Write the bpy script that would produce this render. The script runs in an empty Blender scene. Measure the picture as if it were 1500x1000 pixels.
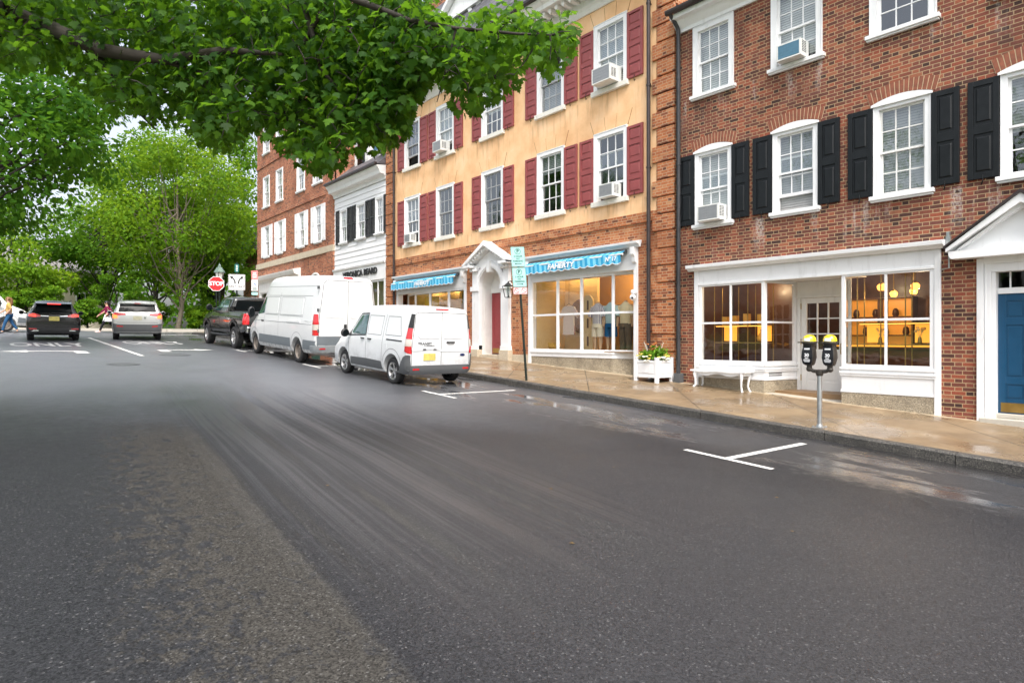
import bpy, bmesh, math, random
import numpy as np
from mathutils import Vector, Matrix
from mathutils.bvhtree import BVHTree

random.seed(11)
RNG = np.random.default_rng(5)
R = math.radians
SC = bpy.context.scene
COL = SC.collection

# ------------------------------------------------------------------ scene frame
# Origin at the photographer's eye.  +Y runs up the street, +X towards the shops.
F_PX, CX, CY = 930.0, 750.0, 495.0
_L = math.hypot(770.0, F_PX)
CA, CB = 770.0 / _L, F_PX / _L
D = 13.18            # facade plane
KERB = 9.91          # kerb line


def smooth_h(Y):
    """height of the street along its length (it climbs away from the camera and crests at the crossing)"""
    if Y < 22: return .0545 * Y
    if Y < 40: return 1.199 + .0425 * (Y - 22)
    if Y < 51: return 1.964 + .026 * (Y - 40)
    return 2.25 + .012 * (Y - 51)


def road_z(X, Y):
    return -1.82 + smooth_h(Y) + .012 * min(9.91 - X, 9.0)


def walk_z(X, Y):
    return -1.68 + smooth_h(Y) + .025 * (X - KERB)


def at(px, py, d):
    """surveyed point of the photograph at a known distance d (metres along the view axis)"""
    t = (px - CX) / F_PX
    return Vector((d * (CA + t * CB), d * (CB - t * CA), (CY - py) / F_PX * d))


def px_of(p):
    d = CA * p[0] + CB * p[1]
    if d < .2: return None
    r = CB * p[0] - CA * p[1]
    return CX + F_PX * r / d, CY - F_PX * p[2] / d, d


# ------------------------------------------------------------------ objects
def tag(o, label=None, cat=None, group=None, kind=None):
    if label: o['label'] = label
    if cat: o['category'] = cat
    if group: o['group'] = group
    if kind: o['kind'] = kind
    return o


def thing(name, label, cat, loc=(0, 0, 0), rz=0.0, group=None):
    o = bpy.data.objects.new(name, None)
    o.empty_display_size = .2
    COL.objects.link(o)
    o.location = loc
    o.rotation_euler = (0, 0, rz)
    return tag(o, label, cat, group)


def copy_tree(o, parent=None):
    c = o.copy()
    COL.objects.link(c)
    c.parent = parent
    for ch in [x for x in SC.objects if x.parent == o]:
        copy_tree(ch, c)
    return c


def world_loc(o):
    v = Vector((0, 0, 0))
    while o is not None:
        v = v + Vector(o.location)
        o = o.parent
    return v


class MB:
    """collects faces for one mesh"""
    def __init__(s):
        s.v = []; s.f = []; s.m = []; s.cur = 0

    def mat(s, i):
        s.cur = i; return s

    def face(s, pts):
        n = len(s.v)
        s.v.extend([tuple(p) for p in pts])
        s.f.append(tuple(range(n, n + len(pts)))); s.m.append(s.cur)

    def mesh(s, verts, faces):
        n = len(s.v)
        s.v.extend([tuple(p) for p in verts])
        for f in faces:
            s.f.append(tuple(i + n for i in f)); s.m.append(s.cur)
        return s

    def box(s, x0, x1, y0, y1, z0, z1, skip=''):
        if x0 > x1: x0, x1 = x1, x0
        if y0 > y1: y0, y1 = y1, y0
        if z0 > z1: z0, z1 = z1, z0
        v = [(x0, y0, z0), (x1, y0, z0), (x1, y1, z0), (x0, y1, z0), (x0, y0, z1), (x1, y0, z1), (x1, y1, z1), (x0, y1, z1)]
        f = [(0, 3, 2, 1), (4, 5, 6, 7), (0, 1, 5, 4), (1, 2, 6, 5), (2, 3, 7, 6), (3, 0, 4, 7)]
        return s.mesh(v, f)

    def prism(s, poly, axis, a0, a1):
        """extrude a 2-D polygon.  axis 'x': poly is (y,z); 'y': poly is (x,z); 'z': poly is (x,y)"""
        def p(u, w, t):
            return (t, u, w) if axis == 'x' else ((u, t, w) if axis == 'y' else (u, w, t))
        n = len(poly)
        v = [p(u, w, a0) for u, w in poly] + [p(u, w, a1) for u, w in poly]
        f = [tuple(range(n)), tuple(range(2 * n - 1, n - 1, -1))]
        f += [(i, i + n, (i + 1) % n + n, (i + 1) % n) for i in range(n)]
        return s.mesh(v, f)

    def tube(s, pts, r, seg=8, cap=True):
        pts = [Vector(p) for p in pts]
        if not isinstance(r, (list, tuple)): r = [r] * len(pts)
        rings = []
        prev = None
        for i, p in enumerate(pts):
            a = pts[max(i - 1, 0)]; b = pts[min(i + 1, len(pts) - 1)]
            t = (b - a)
            t = t.normalized() if t.length > 1e-9 else Vector((0, 0, 1))
            if prev is None:
                u = t.orthogonal().normalized()
            else:
                u = prev - t * prev.dot(t)
                u = u.normalized() if u.length > 1e-6 else t.orthogonal().normalized()
            prev = u
            w = t.cross(u)
            rings.append([p + (u * math.cos(2 * math.pi * k / seg) + w * math.sin(2 * math.pi * k / seg)) * r[i] for k in range(seg)])
        v = [q for g in rings for q in g]
        f = []
        for i in range(len(pts) - 1):
            for k in range(seg):
                f.append((i * seg + k, i * seg + (k + 1) % seg, (i + 1) * seg + (k + 1) % seg, (i + 1) * seg + k))
        if cap:
            f.append(tuple(range(seg - 1, -1, -1)))
            f.append(tuple((len(pts) - 1) * seg + k for k in range(seg)))
        return s.mesh(v, f)

    def lathe(s, prof, c=(0, 0, 0), axis='z', seg=24, cap=True):
        """prof: list of (radius, height)"""
        v = []; f = []
        for r, h in prof:
            for k in range(seg):
                a = 2 * math.pi * k / seg
                x, y = r * math.cos(a), r * math.sin(a)
                if axis == 'z': q = (c[0] + x, c[1] + y, c[2] + h)
                elif axis == 'y': q = (c[0] + x, c[1] + h, c[2] + y)
                else: q = (c[0] + h, c[1] + x, c[2] + y)
                v.append(q)
        n = len(prof)
        for i in range(n - 1):
            for k in range(seg):
                f.append((i * seg + k, i * seg + (k + 1) % seg, (i + 1) * seg + (k + 1) % seg, (i + 1) * seg + k))
        if cap and prof[0][0] > 1e-6: f.append(tuple(range(seg - 1, -1, -1)))
        if cap and prof[-1][0] > 1e-6: f.append(tuple((n - 1) * seg + k for k in range(seg)))
        return s.mesh(v, f)

    def sphere(s, c, r, seg=14, rings=8):
        if not isinstance(r, (list, tuple)): r = (r, r, r)
        prof = [(math.sin(math.pi * i / rings), -math.cos(math.pi * i / rings)) for i in range(rings + 1)]
        n = len(s.v)
        s.lathe([(max(a, 1e-4), b) for a, b in prof], (0, 0, 0), 'z', seg)
        for i in range(n, len(s.v)):
            x, y, z = s.v[i]
            s.v[i] = (c[0] + x * r[0], c[1] + y * r[1], c[2] + z * r[2])
        return s

    def build(s, name, mats, parent=None, world=False, smooth=None, bevel=0, kind=None, fix=True):
        if not isinstance(mats, (list, tuple)): mats = [mats]
        me = bpy.data.meshes.new(name)
        vs = s.v
        if world and parent is not None:
            o = world_loc(parent)
            vs = [(x - o.x, y - o.y, z - o.z) for x, y, z in s.v]
        me.from_pydata(vs, [], s.f)
        for m in mats: me.materials.append(m)
        if len(mats) > 1: me.polygons.foreach_set('material_index', s.m)
        if fix:
            bm = bmesh.new(); bm.from_mesh(me)
            bmesh.ops.recalc_face_normals(bm, faces=bm.faces)
            bm.to_mesh(me); bm.free()
        ob = bpy.data.objects.new(name, me)
        COL.objects.link(ob)
        ob.parent = parent
        if smooth is not None:
            me.shade_smooth()
            me.set_sharp_from_angle(angle=R(smooth))
        if bevel:
            b = ob.modifiers.new('bevel', 'BEVEL'); b.width = bevel; b.segments = 2; b.limit_method = 'ANGLE'; b.angle_limit = R(40)
        if kind: ob['kind'] = kind
        return ob


def rotz(pts, a, c=(0, 0)):
    ca, sa = math.cos(a), math.sin(a)
    return [(c[0] + (p[0] - c[0]) * ca - (p[1] - c[1]) * sa, c[1] + (p[0] - c[0]) * sa + (p[1] - c[1]) * ca, *p[2:]) for p in pts]


def text_mesh(body, size, extrude=.002, align='CENTER', shear=0, width=1.0, bold=0.0):
    """mesh data of written text lying in the XY plane"""
    cu = bpy.data.curves.new('lettering', 'FONT')
    cu.body = body; cu.size = size; cu.extrude = extrude; cu.align_x = align; cu.align_y = 'CENTER'
    cu.shear = shear; cu.resolution_u = 3; cu.offset = bold
    ob = bpy.data.objects.new('lettering', cu)
    COL.objects.link(ob)
    dg = bpy.context.evaluated_depsgraph_get(); dg.update()
    me = bpy.data.meshes.new_from_object(ob.evaluated_get(dg))
    bpy.data.objects.remove(ob); bpy.data.curves.remove(cu)
    v = [(p.co.x * width, p.co.y, p.co.z) for p in me.vertices]
    f = [tuple(p.vertices) for p in me.polygons]
    bpy.data.meshes.remove(me)
    return v, f


def add_text(mb, body, size, mtx, **kw):
    v, f = text_mesh(body, size, **kw)
    mb.mesh([mtx @ Vector(p) for p in v], f)


def frame_mtx(o, ux, uy):
    """matrix mapping XY plane to the plane through o with axes ux, uy"""
    ux, uy = Vector(ux).normalized(), Vector(uy).normalized()
    n = ux.cross(uy)
    m = Matrix(((ux.x, uy.x, n.x, o[0]), (ux.y, uy.y, n.y, o[1]), (ux.z, uy.z, n.z, o[2]), (0, 0, 0, 1)))
    return m

# ------------------------------------------------------------------ materials
class NT:
    """short-hand for shader node trees"""
    def __init__(s, name):
        s.m = bpy.data.materials.new(name); s.m.use_nodes = True
        s.t = s.m.node_tree; s.n = s.t.nodes; s.l = s.t.links
        s.bsdf = s.n['Principled BSDF']; s.out = s.n['Material Output']

    def new(s, kind, **kw):
        n = s.n.new(kind)
        for k, v in kw.items(): setattr(n, k, v)
        return n

    def put(s, sock, val):
        if hasattr(val, 'links'): s.l.new(val, sock)
        elif val is not None: sock.default_value = val

    def M(s, op, a, b=None, c=None, clamp=False):
        n = s.new('ShaderNodeMath', operation=op, use_clamp=clamp)
        s.put(n.inputs[0], a)
        if b is not None: s.put(n.inputs[1], b)
        if c is not None: s.put(n.inputs[2], c)
        return n.outputs[0]

    def smooth(s, x, lo, hi):
        n = s.new('ShaderNodeMapRange', interpolation_type='SMOOTHSTEP')
        s.put(n.inputs[0], x); s.put(n.inputs[1], lo); s.put(n.inputs[2], hi)
        n.inputs[3].default_value = 0; n.inputs[4].default_value = 1
        return n.outputs[0]

    def maprange(s, x, a, b, c, d):
        n = s.new('ShaderNodeMapRange')
        s.put(n.inputs[0], x)
        for i, v in enumerate((a, b, c, d)): n.inputs[i + 1].default_value = v
        return n.outputs[0]

    def pos(s):
        g = s.new('ShaderNodeNewGeometry'); sp = s.new('ShaderNodeSeparateXYZ')
        s.l.new(g.outputs['Position'], sp.inputs[0])
        return g.outputs['Position'], sp.outputs[0], sp.outputs[1], sp.outputs[2]

    def obj(s):
        return s.new('ShaderNodeTexCoord').outputs['Object']

    def xyz(s, x, y, z=0.0):
        n = s.new('ShaderNodeCombineXYZ')
        s.put(n.inputs[0], x); s.put(n.inputs[1], y); s.put(n.inputs[2], z)
        return n.outputs[0]

    def noise(s, vec, scale, detail=3, rough=.5, dist=0.0):
        n = s.new('ShaderNodeTexNoise')
        if vec is not None: s.l.new(vec, n.inputs['Vector'])
        n.inputs['Scale'].default_value = scale; n.inputs['Detail'].default_value = detail
        n.inputs['Roughness'].default_value = rough; n.inputs['Distortion'].default_value = dist
        return n.outputs['Fac']

    def scaled(s, vec, sx, sy, sz):
        n = s.new('ShaderNodeMapping'); s.l.new(vec, n.inputs[0]); n.inputs['Scale'].default_value = (sx, sy, sz)
        return n.outputs[0]

    def mix(s, fac, a, b, blend='MIX'):
        n = s.new('ShaderNodeMix', data_type='RGBA', blend_type=blend)
        s.put(n.inputs[0], fac)
        s.put(n.inputs[6], a if hasattr(a, 'links') else (*a, 1)[:4]); s.put(n.inputs[7], b if hasattr(b, 'links') else (*b, 1)[:4])
        return n.outputs[2]

    def ramp(s, fac, stops, interp='LINEAR'):
        n = s.new('ShaderNodeValToRGB'); s.put(n.inputs[0], fac)
        cr = n.color_ramp; cr.interpolation = interp
        while len(cr.elements) < len(stops): cr.elements.new(.5)
        for e, (p, c) in zip(cr.elements, stops):
            e.position = p; e.color = (*c, 1)[:4]
        return n.outputs[0]

    def bump(s, h, strength=.3, dist=.01, normal=None):
        n = s.new('ShaderNodeBump'); n.inputs['Strength'].default_value = strength; n.inputs['Distance'].default_value = dist
        s.l.new(h, n.inputs['Height'])
        if normal is not None: s.l.new(normal, n.inputs['Normal'])
        return n.outputs[0]

    def set(s, **kw):
        names = dict(color='Base Color', rough='Roughness', metal='Metallic', normal='Normal', spec='Specular IOR Level', emit='Emission Color', estr='Emission Strength', coat='Coat Weight', trans='Transmission Weight', ior='IOR', alpha='Alpha', coatr='Coat Roughness')
        for k, v in kw.items():
            sock = s.bsdf.inputs[names[k]]
            if isinstance(v, tuple) and len(v) == 3: v = (*v, 1)
            s.put(sock, v)
        return s


MATS = {}


def plain(name, col, rough=.5, metal=0.0, var=.06, scale=6.0, spec=.5, bump=0.0, coat=0.0, dirt=0.0):
    """paint, plastic or metal with slight mottling"""
    if name in MATS: return MATS[name]
    t = NT(name)
    p, x, y, z = t.pos()
    n = t.noise(t.obj(), scale, 4, .6)
    lo = tuple(max(c * (1 - var * 1.6), 0) for c in col); hi = tuple(min(c * (1 + var), 1) for c in col)
    c = t.mix(n, lo, hi)
    if dirt:
        d = t.noise(t.scaled(t.obj(), 3, 3, .6), 2.2, 5, .65)
        c = t.mix(t.M('MULTIPLY', t.smooth(d, .52, .8), dirt), c, (.16, .14, .11))
    t.set(color=c, rough=t.maprange(n, .3, .7, max(rough - .07, .02), min(rough + .07, 1)), metal=metal, spec=spec, coat=coat)
    if bump: t.set(normal=t.bump(t.noise(t.obj(), scale * 12, 3, .6), bump, .004))
    MATS[name] = t.m
    return t.m


def emit(name, col, strength):
    t = NT(name); t.set(color=col, emit=col, estr=strength, rough=.4); return t.m


def brick(name, stops, mortar, h=.0725, period=.335, split=.655, joint=.0115, stain=0.0, white=0.0):
    t = NT(name)
    p, x, y, z = t.pos()
    wob = t.M('MULTIPLY', t.M('SUBTRACT', t.noise(p, 9, 2), .5), .007)
    u = t.M('ADD', t.M('ADD', t.M('ADD', x, y), 50.0), wob)
    v = t.M('ADD', t.M('ADD', z, 20.0), wob)
    vr = t.M('DIVIDE', v, h); row = t.M('FLOOR', vr); fv = t.M('FRACT', vr)
    off = t.M('MULTIPLY', t.M('MODULO', row, 2.0), .5 * period)
    ur = t.M('DIVIDE', t.M('ADD', u, off), period); per = t.M('FLOOR', ur); fu = t.M('FRACT', ur)
    hd = t.M('GREATER_THAN', fu, split)
    d1 = t.M('MINIMUM', fu, t.M('ABSOLUTE', t.M('SUBTRACT', fu, split)))
    du = t.M('MULTIPLY', t.M('MINIMUM', d1, t.M('SUBTRACT', 1.0, fu)), period)
    dv = t.M('MULTIPLY', t.M('MINIMUM', fv, t.M('SUBTRACT', 1.0, fv)), h)
    dist = t.M('MINIMUM', du, dv)
    face = t.smooth(dist, joint * .35, joint * .62)
    wn = t.new('ShaderNodeTexWhiteNoise', noise_dimensions='2D')
    t.l.new(t.xyz(t.M('ADD', t.M('MULTIPLY', per, 2.0), hd), row), wn.inputs['Vector'])
    rnd = wn.outputs['Value']
    # headers were burnt a little darker
    rnd2 = t.M('SUBTRACT', rnd, t.M('MULTIPLY', hd, .08), clamp=True)
    bc = t.ramp(rnd2, stops)
    g = t.noise(p, 60, 4, .65)
    bc = t.mix(t.smooth(g, .3, .75), bc, t.mix(.35, bc, (.02, .012, .01)), 'MIX')
    big = t.noise(t.scaled(p, 1, 1, .7), .9, 4, .6)
    c = t.mix(face, t.mix(t.noise(p, 14, 2), mortar, tuple(m * .62 for m in mortar)), bc)
    c = t.mix(t.M('MULTIPLY', t.smooth(big, .48, .72), .5), c, tuple(k * .5 for k in stops[1][1]))
    if stain:
        s2 = t.noise(t.scaled(p, 1, 1.2, .25), 2.4, 5, .7)
        c = t.mix(t.M('MULTIPLY', t.smooth(s2, .56, .72), stain), c, (.035, .028, .022))
    if white:
        # lime that has run down from the window sills
        s3 = t.noise(t.xyz(0.0, t.M('MULTIPLY', y, 3.2), t.M('MULTIPLY', z, .35)), 1.0, 4, .6)
        def band(z0, z1):
            return t.M('MULTIPLY', t.smooth(z, z0, z0 + .75), t.M('SUBTRACT', 1.0, t.smooth(z, z1 - .04, z1)))
        bm_ = t.M('ADD', band(1.75, 2.68), band(4.9, 5.78))
        fac = t.M('MULTIPLY', t.M('MULTIPLY', t.smooth(s3, .53, .66), bm_), t.smooth(t.noise(p, 22, 3), .35, .6))
        c = t.mix(t.M('MULTIPLY', fac, white), c, (.55, .5, .46))
    t.set(color=c, rough=t.M('ADD', .68, t.M('MULTIPLY', g, .2)), spec=.35)
    hh = t.M('ADD', t.M('MULTIPLY', face, 1.0), t.M('MULTIPLY', g, .35))
    t.set(normal=t.bump(hh, .55, .008))
    return t.m


BRICK_A = brick('worn_flemish_brick', [(0, (.055, .027, .022)), (.12, (.115, .043, .031)), (.42, (.225, .067, .041)), (.6, (.175, .060, .046)), (.8, (.31, .080, .042)), (1, (.34, .13, .07))], (.50, .36, .21), joint=.0125, white=.6)
BRICK_B = brick('orange_flemish_brick', [(0, (.15, .05, .028)), (.14, (.34, .10, .042)), (.5, (.45, .148, .055)), (.8, (.52, .185, .07)), (1, (.52, .25, .12))], (.55, .40, .25), joint=.013, stain=.25)
BRICK_D = brick('red_corner_brick', [(0, (.13, .045, .03)), (.2, (.29, .085, .045)), (.6, (.43, .13, .06)), (1, (.50, .20, .10))], (.52, .42, .30), stain=.6)
BRICK_MORTAR = plain('lime_mortar', (.58, .46, .30), .9)
GREY_SASH = plain('grey_storm_sash', (.34, .35, .36), .5)
BRICK_DARK = plain('soldier_brick', (.27, .09, .05), .8, var=.5, scale=9, bump=.3)
BRICK_SOLDIER_B = plain('soldier_brick_orange', (.40, .15, .07), .8, var=.4, scale=9, bump=.3)


def stucco():
    t = NT('peach_stucco')
    p, x, y, z = t.pos()
    n = t.noise(p, 1.3, 5, .6)
    c = t.ramp(n, [(.3, (.68, .40, .205)), (.5, (.79, .50, .275)), (.72, (.83, .58, .36))])
    st = t.noise(t.scaled(p, 1, 3.0, .22), 2.0, 5, .65)
    c = t.mix(t.M('MULTIPLY', t.smooth(st, .55, .78), .45), c, (.42, .20, .10))
    f = t.noise(t.scaled(p, 1, 1, .6), 5, 5, .7)
    c = t.mix(t.M('MULTIPLY', t.smooth(f, .6, .8), .3), c, (.78, .60, .38))
    band = lambda z0, z1: t.M('MULTIPLY', t.smooth(z, z0, z0 + .5), t.M('SUBTRACT', 1.0, t.smooth(z, z1 - .03, z1)))
    run = t.noise(t.xyz(0.0, t.M('MULTIPLY', y, 7.0), t.M('MULTIPLY', z, .5)), 1.0, 4, .65)
    c = t.mix(t.M('MULTIPLY', t.M('MULTIPLY', t.smooth(run, .50, .66), t.M('ADD', band(3.15, 3.68), band(6.0, 6.76))), .5), c, (.36, .19, .09))
    fine = t.noise(p, 90, 3, .6)
    t.set(color=c, rough=.85, spec=.25, normal=t.bump(t.M('ADD', fine, t.M('MULTIPLY', f, .6)), .25, .006))
    return t.m


STUCCO = stucco()
STUCCO_JOINT = plain('stucco_joint', (.33, .17, .07), .9)
WHITE = plain('white_paint', (.77, .78, .79), .45, var=.05, scale=3, dirt=.22)
WHITE_OLD = plain('white_paint_aged', (.74, .74, .72), .55, var=.07, scale=5, dirt=.3)
STONE_SILL = plain('painted_stone_sill', (.72, .70, .64), .7, var=.1, scale=8, dirt=.35, bump=.15)
BLACK_SHUT = plain('black_shutter_paint', (.007, .009, .011), .42, var=.5, scale=10, spec=.3)
RED_SHUT = plain('red_shutter_paint', (.265, .058, .058), .5, var=.18, scale=5, dirt=.08)
DARK_SHUT = plain('louvred_shutter_paint', (.03, .032, .035), .5, var=.3)
WHITE_SHUT = plain('white_shutter_paint', (.76, .76, .77), .5, var=.05)
GUTTER = plain('brown_downpipe_metal', (.045, .034, .034), .38, .3, var=.3)
GUTTER_GREY = plain('grey_downpipe_metal', (.05, .05, .055), .45, .35, var=.35)
BLUE_DOOR = plain('blue_door_paint', (.003, .058, .135), .36, var=.1)
RED_DOOR = plain('red_door_paint', (.30, .045, .05), .4, var=.15)
BRASS = plain('old_brass', (.42, .27, .08), .38, .9, var=.25)
IRON = plain('black_iron', (.015, .016, .016), .42, .4, var=.3)
STEEL = plain('galvanised_steel', (.55, .57, .58), .34, .9, var=.15)
RUBBER = plain('tyre_rubber', (.018, .018, .019), .75, var=.25, scale=14)
PLASTIC_BLACK = plain('black_plastic', (.02, .021, .023), .5, var=.15)
PLASTIC_GREY = plain('grey_plastic', (.09, .095, .10), .55, var=.12)
AC_WHITE = plain('air_conditioner_case', (.68, .69, .67), .5, var=.05, dirt=.25)
AC_GRILL = plain('air_conditioner_fins', (.33, .34, .35), .45, .5, var=.1)
AC_BLUE = plain('air_conditioner_blue_fins', (.09, .21, .30), .45, var=.15)
AWN_BLUE = plain('awning_blue_canvas', (.02, .29, .52), .75, var=.1)
AWN_LIGHT = plain('awning_pale_blue_canvas', (.16, .50, .68), .75, var=.1)
LETTER_WHITE = plain('white_lettering', (.8, .81, .82), .6, var=.02)
LETTER_BLACK = plain('black_lettering', (.015, .015, .018), .5, var=.1)
SLATE = None


def granite(name, a, b, c_, wet=.5):
    t = NT(name)
    p, x, y, z = t.pos()
    v = t.new('ShaderNodeTexVoronoi'); v.inputs['Scale'].default_value = 110; t.l.new(p, v.inputs['Vector'])
    sp = t.new('ShaderNodeSeparateColor'); t.l.new(v.outputs['Color'], sp.inputs[0])
    c = t.ramp(sp.outputs[0], [(0, a), (.3, a), (.5, b), (.8, b), (1, c_)])
    n = t.noise(p, 3, 5, .65)
    c = t.mix(t.M('MULTIPLY', t.smooth(n, .42, .7), .6), c, a)
    t.set(color=c, rough=t.maprange(n, .3, .7, wet, wet + .3), normal=t.bump(t.noise(p, 40, 4, .7), .4, .01))
    return t.m


GRANITE = granite('shopfront_granite', (.17, .14, .10), (.40, .34, .24), (.56, .50, .40))
KERB_STONE = granite('kerb_granite', (.022, .021, .020), (.075, .07, .062), (.17, .16, .135), .4)
BASE_STONE = granite('door_base_stone', (.40, .34, .25), (.56, .48, .36), (.62, .56, .46))


def slate_mat():
    t = NT('slate_roof')
    p, x, y, z = t.pos()
    b = t.new('ShaderNodeTexBrick'); b.offset = .5
    t.l.new(t.xyz(y, z), b.inputs['Vector'])
    b.inputs['Scale'].default_value = 1; b.inputs['Brick Width'].default_value = .28; b.inputs['Row Height'].default_value = .17; b.inputs['Mortar Size'].default_value = .008
    b.inputs['Color1'].default_value = (.06, .06, .07, 1); b.inputs['Color2'].default_value = (.15, .145, .16, 1); b.inputs['Mortar'].default_value = (.015, .015, .016, 1)
    t.set(color=t.mix(t.M('MULTIPLY', t.noise(p, 2, 4), .5), b.outputs['Color'], (.10, .095, .10)), rough=.5, normal=t.bump(b.outputs['Fac'], -.5, .01))
    return t.m


SLATE = slate_mat()


def clapboard():
    t = NT('white_clapboard')
    p, x, y, z = t.pos()
    n = t.noise(t.scaled(p, 1, .3, 6), 2, 3)
    t.set(color=t.mix(n, (.70, .71, .73), (.80, .80, .81)), rough=.5)
    return t.m


CLAP = clapboard()


def glass(name, tint=(.9, .95, .93), refl=.11, rough=.02, warp=.02):
    """window pane: see-through with a mirror-like share that grows at a grazing view"""
    t = NT(name)
    t.n.remove(t.bsdf)
    p, x, y, z = t.pos()
    nz = t.noise(p, 2.2, 2)
    bmp = t.bump(nz, warp, .3)
    tr = t.new('ShaderNodeBsdfTransparent'); tr.inputs[0].default_value = (*tint, 1)
    gl = t.new('ShaderNodeBsdfGlossy'); gl.inputs['Roughness'].default_value = rough; gl.inputs['Color'].default_value = (.95, .97, 1, 1)
    t.l.new(bmp, gl.inputs['Normal'])
    fr = t.new('ShaderNodeLayerWeight'); fr.inputs['Blend'].default_value = .5
    f5 = t.M('POWER', fr.outputs['Facing'], 3.2)
    fac = t.M('ADD', refl, t.M('MULTIPLY', f5, .8), clamp=True)
    mx = t.new('ShaderNodeMixShader')
    t.l.new(fac, mx.inputs[0]); t.l.new(tr.outputs[0], mx.inputs[1]); t.l.new(gl.outputs[0], mx.inputs[2])
    t.l.new(mx.outputs[0], t.out.inputs[0])
    return t.m


PANE = glass('sash_window_glass', (.80, .84, .84), .15)
SHOP_GLASS = glass('shop_window_glass', (.92, .94, .93), .055, warp=.02)
BLIND = plain('pale_window_blind', (.70, .70, .67), .8, var=.03)
BLIND_GREY = plain('grey_window_blind', (.42, .43, .43), .8, var=.04)
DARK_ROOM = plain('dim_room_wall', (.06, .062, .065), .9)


def paint(name, col, rough=.28, metal=0.0, coat=.6, dirt=.12):
    t = NT(name)
    o = t.obj()
    sp = t.new('ShaderNodeSeparateXYZ'); t.l.new(o, sp.inputs[0])
    n = t.noise(o, 3.0, 4, .6)
    c = t.mix(n, tuple(k * .95 for k in col), tuple(min(k * 1.02, 1) for k in col))
    low = t.M('SUBTRACT', 1.0, t.smooth(sp.outputs[2], .25, .95))
    dd = t.M('MULTIPLY', t.M('MULTIPLY', low, t.smooth(t.noise(o, 5, 5, .7), .3, .75)), dirt * 2.5)
    c = t.mix(dd, c, (.12, .105, .085))
    t.set(color=c, rough=t.M('ADD', rough, t.M('MULTIPLY', dd, .4)), metal=metal, coat=coat, coatr=.06)
    return t.m


VAN_WHITE = paint('van_white_paint', (.70, .72, .735), .30, coat=.6, dirt=.22)
VAN_WHITE_OLD = paint('large_van_white_paint', (.64, .655, .66), .36, coat=.45, dirt=.34)
CAR_BLACK = paint('car_black_paint', (.004, .0045, .006), .22, coat=.35, dirt=.06)
CAR_SILVER = paint('car_silver_paint', (.56, .57, .56), .3, .35, coat=.8, dirt=.08)
TRUCK_GREY = paint('truck_dark_paint', (.022, .023, .022), .22, .2, coat=.9, dirt=.08)
CAR_GLASS = plain('car_tinted_glass', (.005, .007, .008), .07, 0, var=.1, spec=.12)
CAR_GLASS_TEAL = plain('cab_side_glass', (.05, .11, .11), .06, 0, var=.3, spec=.9, scale=4, coat=.5)
SEAM = plain('panel_gap', (.05, .052, .055), .8)
CHROME = plain('chrome_trim', (.62, .63, .64), .16, 1.0, var=.05)
ALLOY = plain('alloy_wheel', (.46, .46, .46), .3, .85, var=.15)
TAIL_RED = plain('tail_lamp_red', (.50, .006, .012), .16, spec=.8, coat=.8)
TAIL_CLEAR = plain('tail_lamp_clear', (.55, .5, .45), .15, spec=.8, coat=.8)
TAIL_LIT = emit('tail_lamp_lit', (1.0, .03, .02), 2.4)
TAIL_AMBER = emit('tail_lamp_lit_amber', (1.0, .13, .03), 2.0)
PLATE = plain('licence_plate', (.62, .53, .14), .5, var=.35, scale=9)
PLATE_PALE = plain('licence_plate_pale', (.55, .53, .38), .5, var=.25, scale=9)
SIGN_TEAL = plain('sign_teal_enamel', (.36, .66, .62), .4, var=.04)
SIGN_GREEN_INK = plain('sign_dark_green_ink', (.02, .10, .09), .5)
SIGN_RED = plain('sign_red_enamel', (.58, .018, .025), .35, var=.05)
SIGN_WHITE = plain('sign_white_enamel', (.76, .76, .77), .4, var=.03)
SIGN_PINK = plain('sign_faded_red_print', (.75, .22, .22), .45, var=.1)
POST_GREEN = plain('sign_post_dark_green', (.012, .022, .018), .45, .3, var=.3)
METER_BODY = plain('meter_grey_casting', (.075, .068, .058), .42, .5, var=.2)
METER_FACE = plain('meter_black_face', (.012, .013, .016), .35, var=.2)
METER_YELLOW = plain('meter_yellow_dome', (.78, .60, .01), .3, var=.08, coat=.5)
BARK = plain('tree_bark', (.030, .024, .019), .85, var=.45, scale=5, bump=.5)
BARK_PALE = plain('tree_bark_pale', (.20, .165, .125), .85, var=.4, scale=5, bump=.5)


def leaf_mat(name, a, b, c_, transl=.45, rough=.42, spec=.4, tcol=None):
    """leaf colour varies from leaf to leaf through the 'tone' attribute"""
    t = NT(name)
    at_ = t.new('ShaderNodeAttribute', attribute_name='tone')
    col = t.ramp(at_.outputs['Fac'], [(0, a), (.5, b), (1, c_)])
    t.set(color=col, rough=rough, spec=spec)
    tr = t.new('ShaderNodeBsdfTranslucent')
    t.l.new(t.mix(.5, col, tcol or tuple(min(k * 2.4, 1) for k in c_)), tr.inputs[0])
    mx = t.new('ShaderNodeMixShader'); mx.inputs[0].default_value = transl
    t.l.new(t.bsdf.outputs[0], mx.inputs[1]); t.l.new(tr.outputs[0], mx.inputs[2]); t.l.new(mx.outputs[0], t.out.inputs[0])
    return t.m

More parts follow.
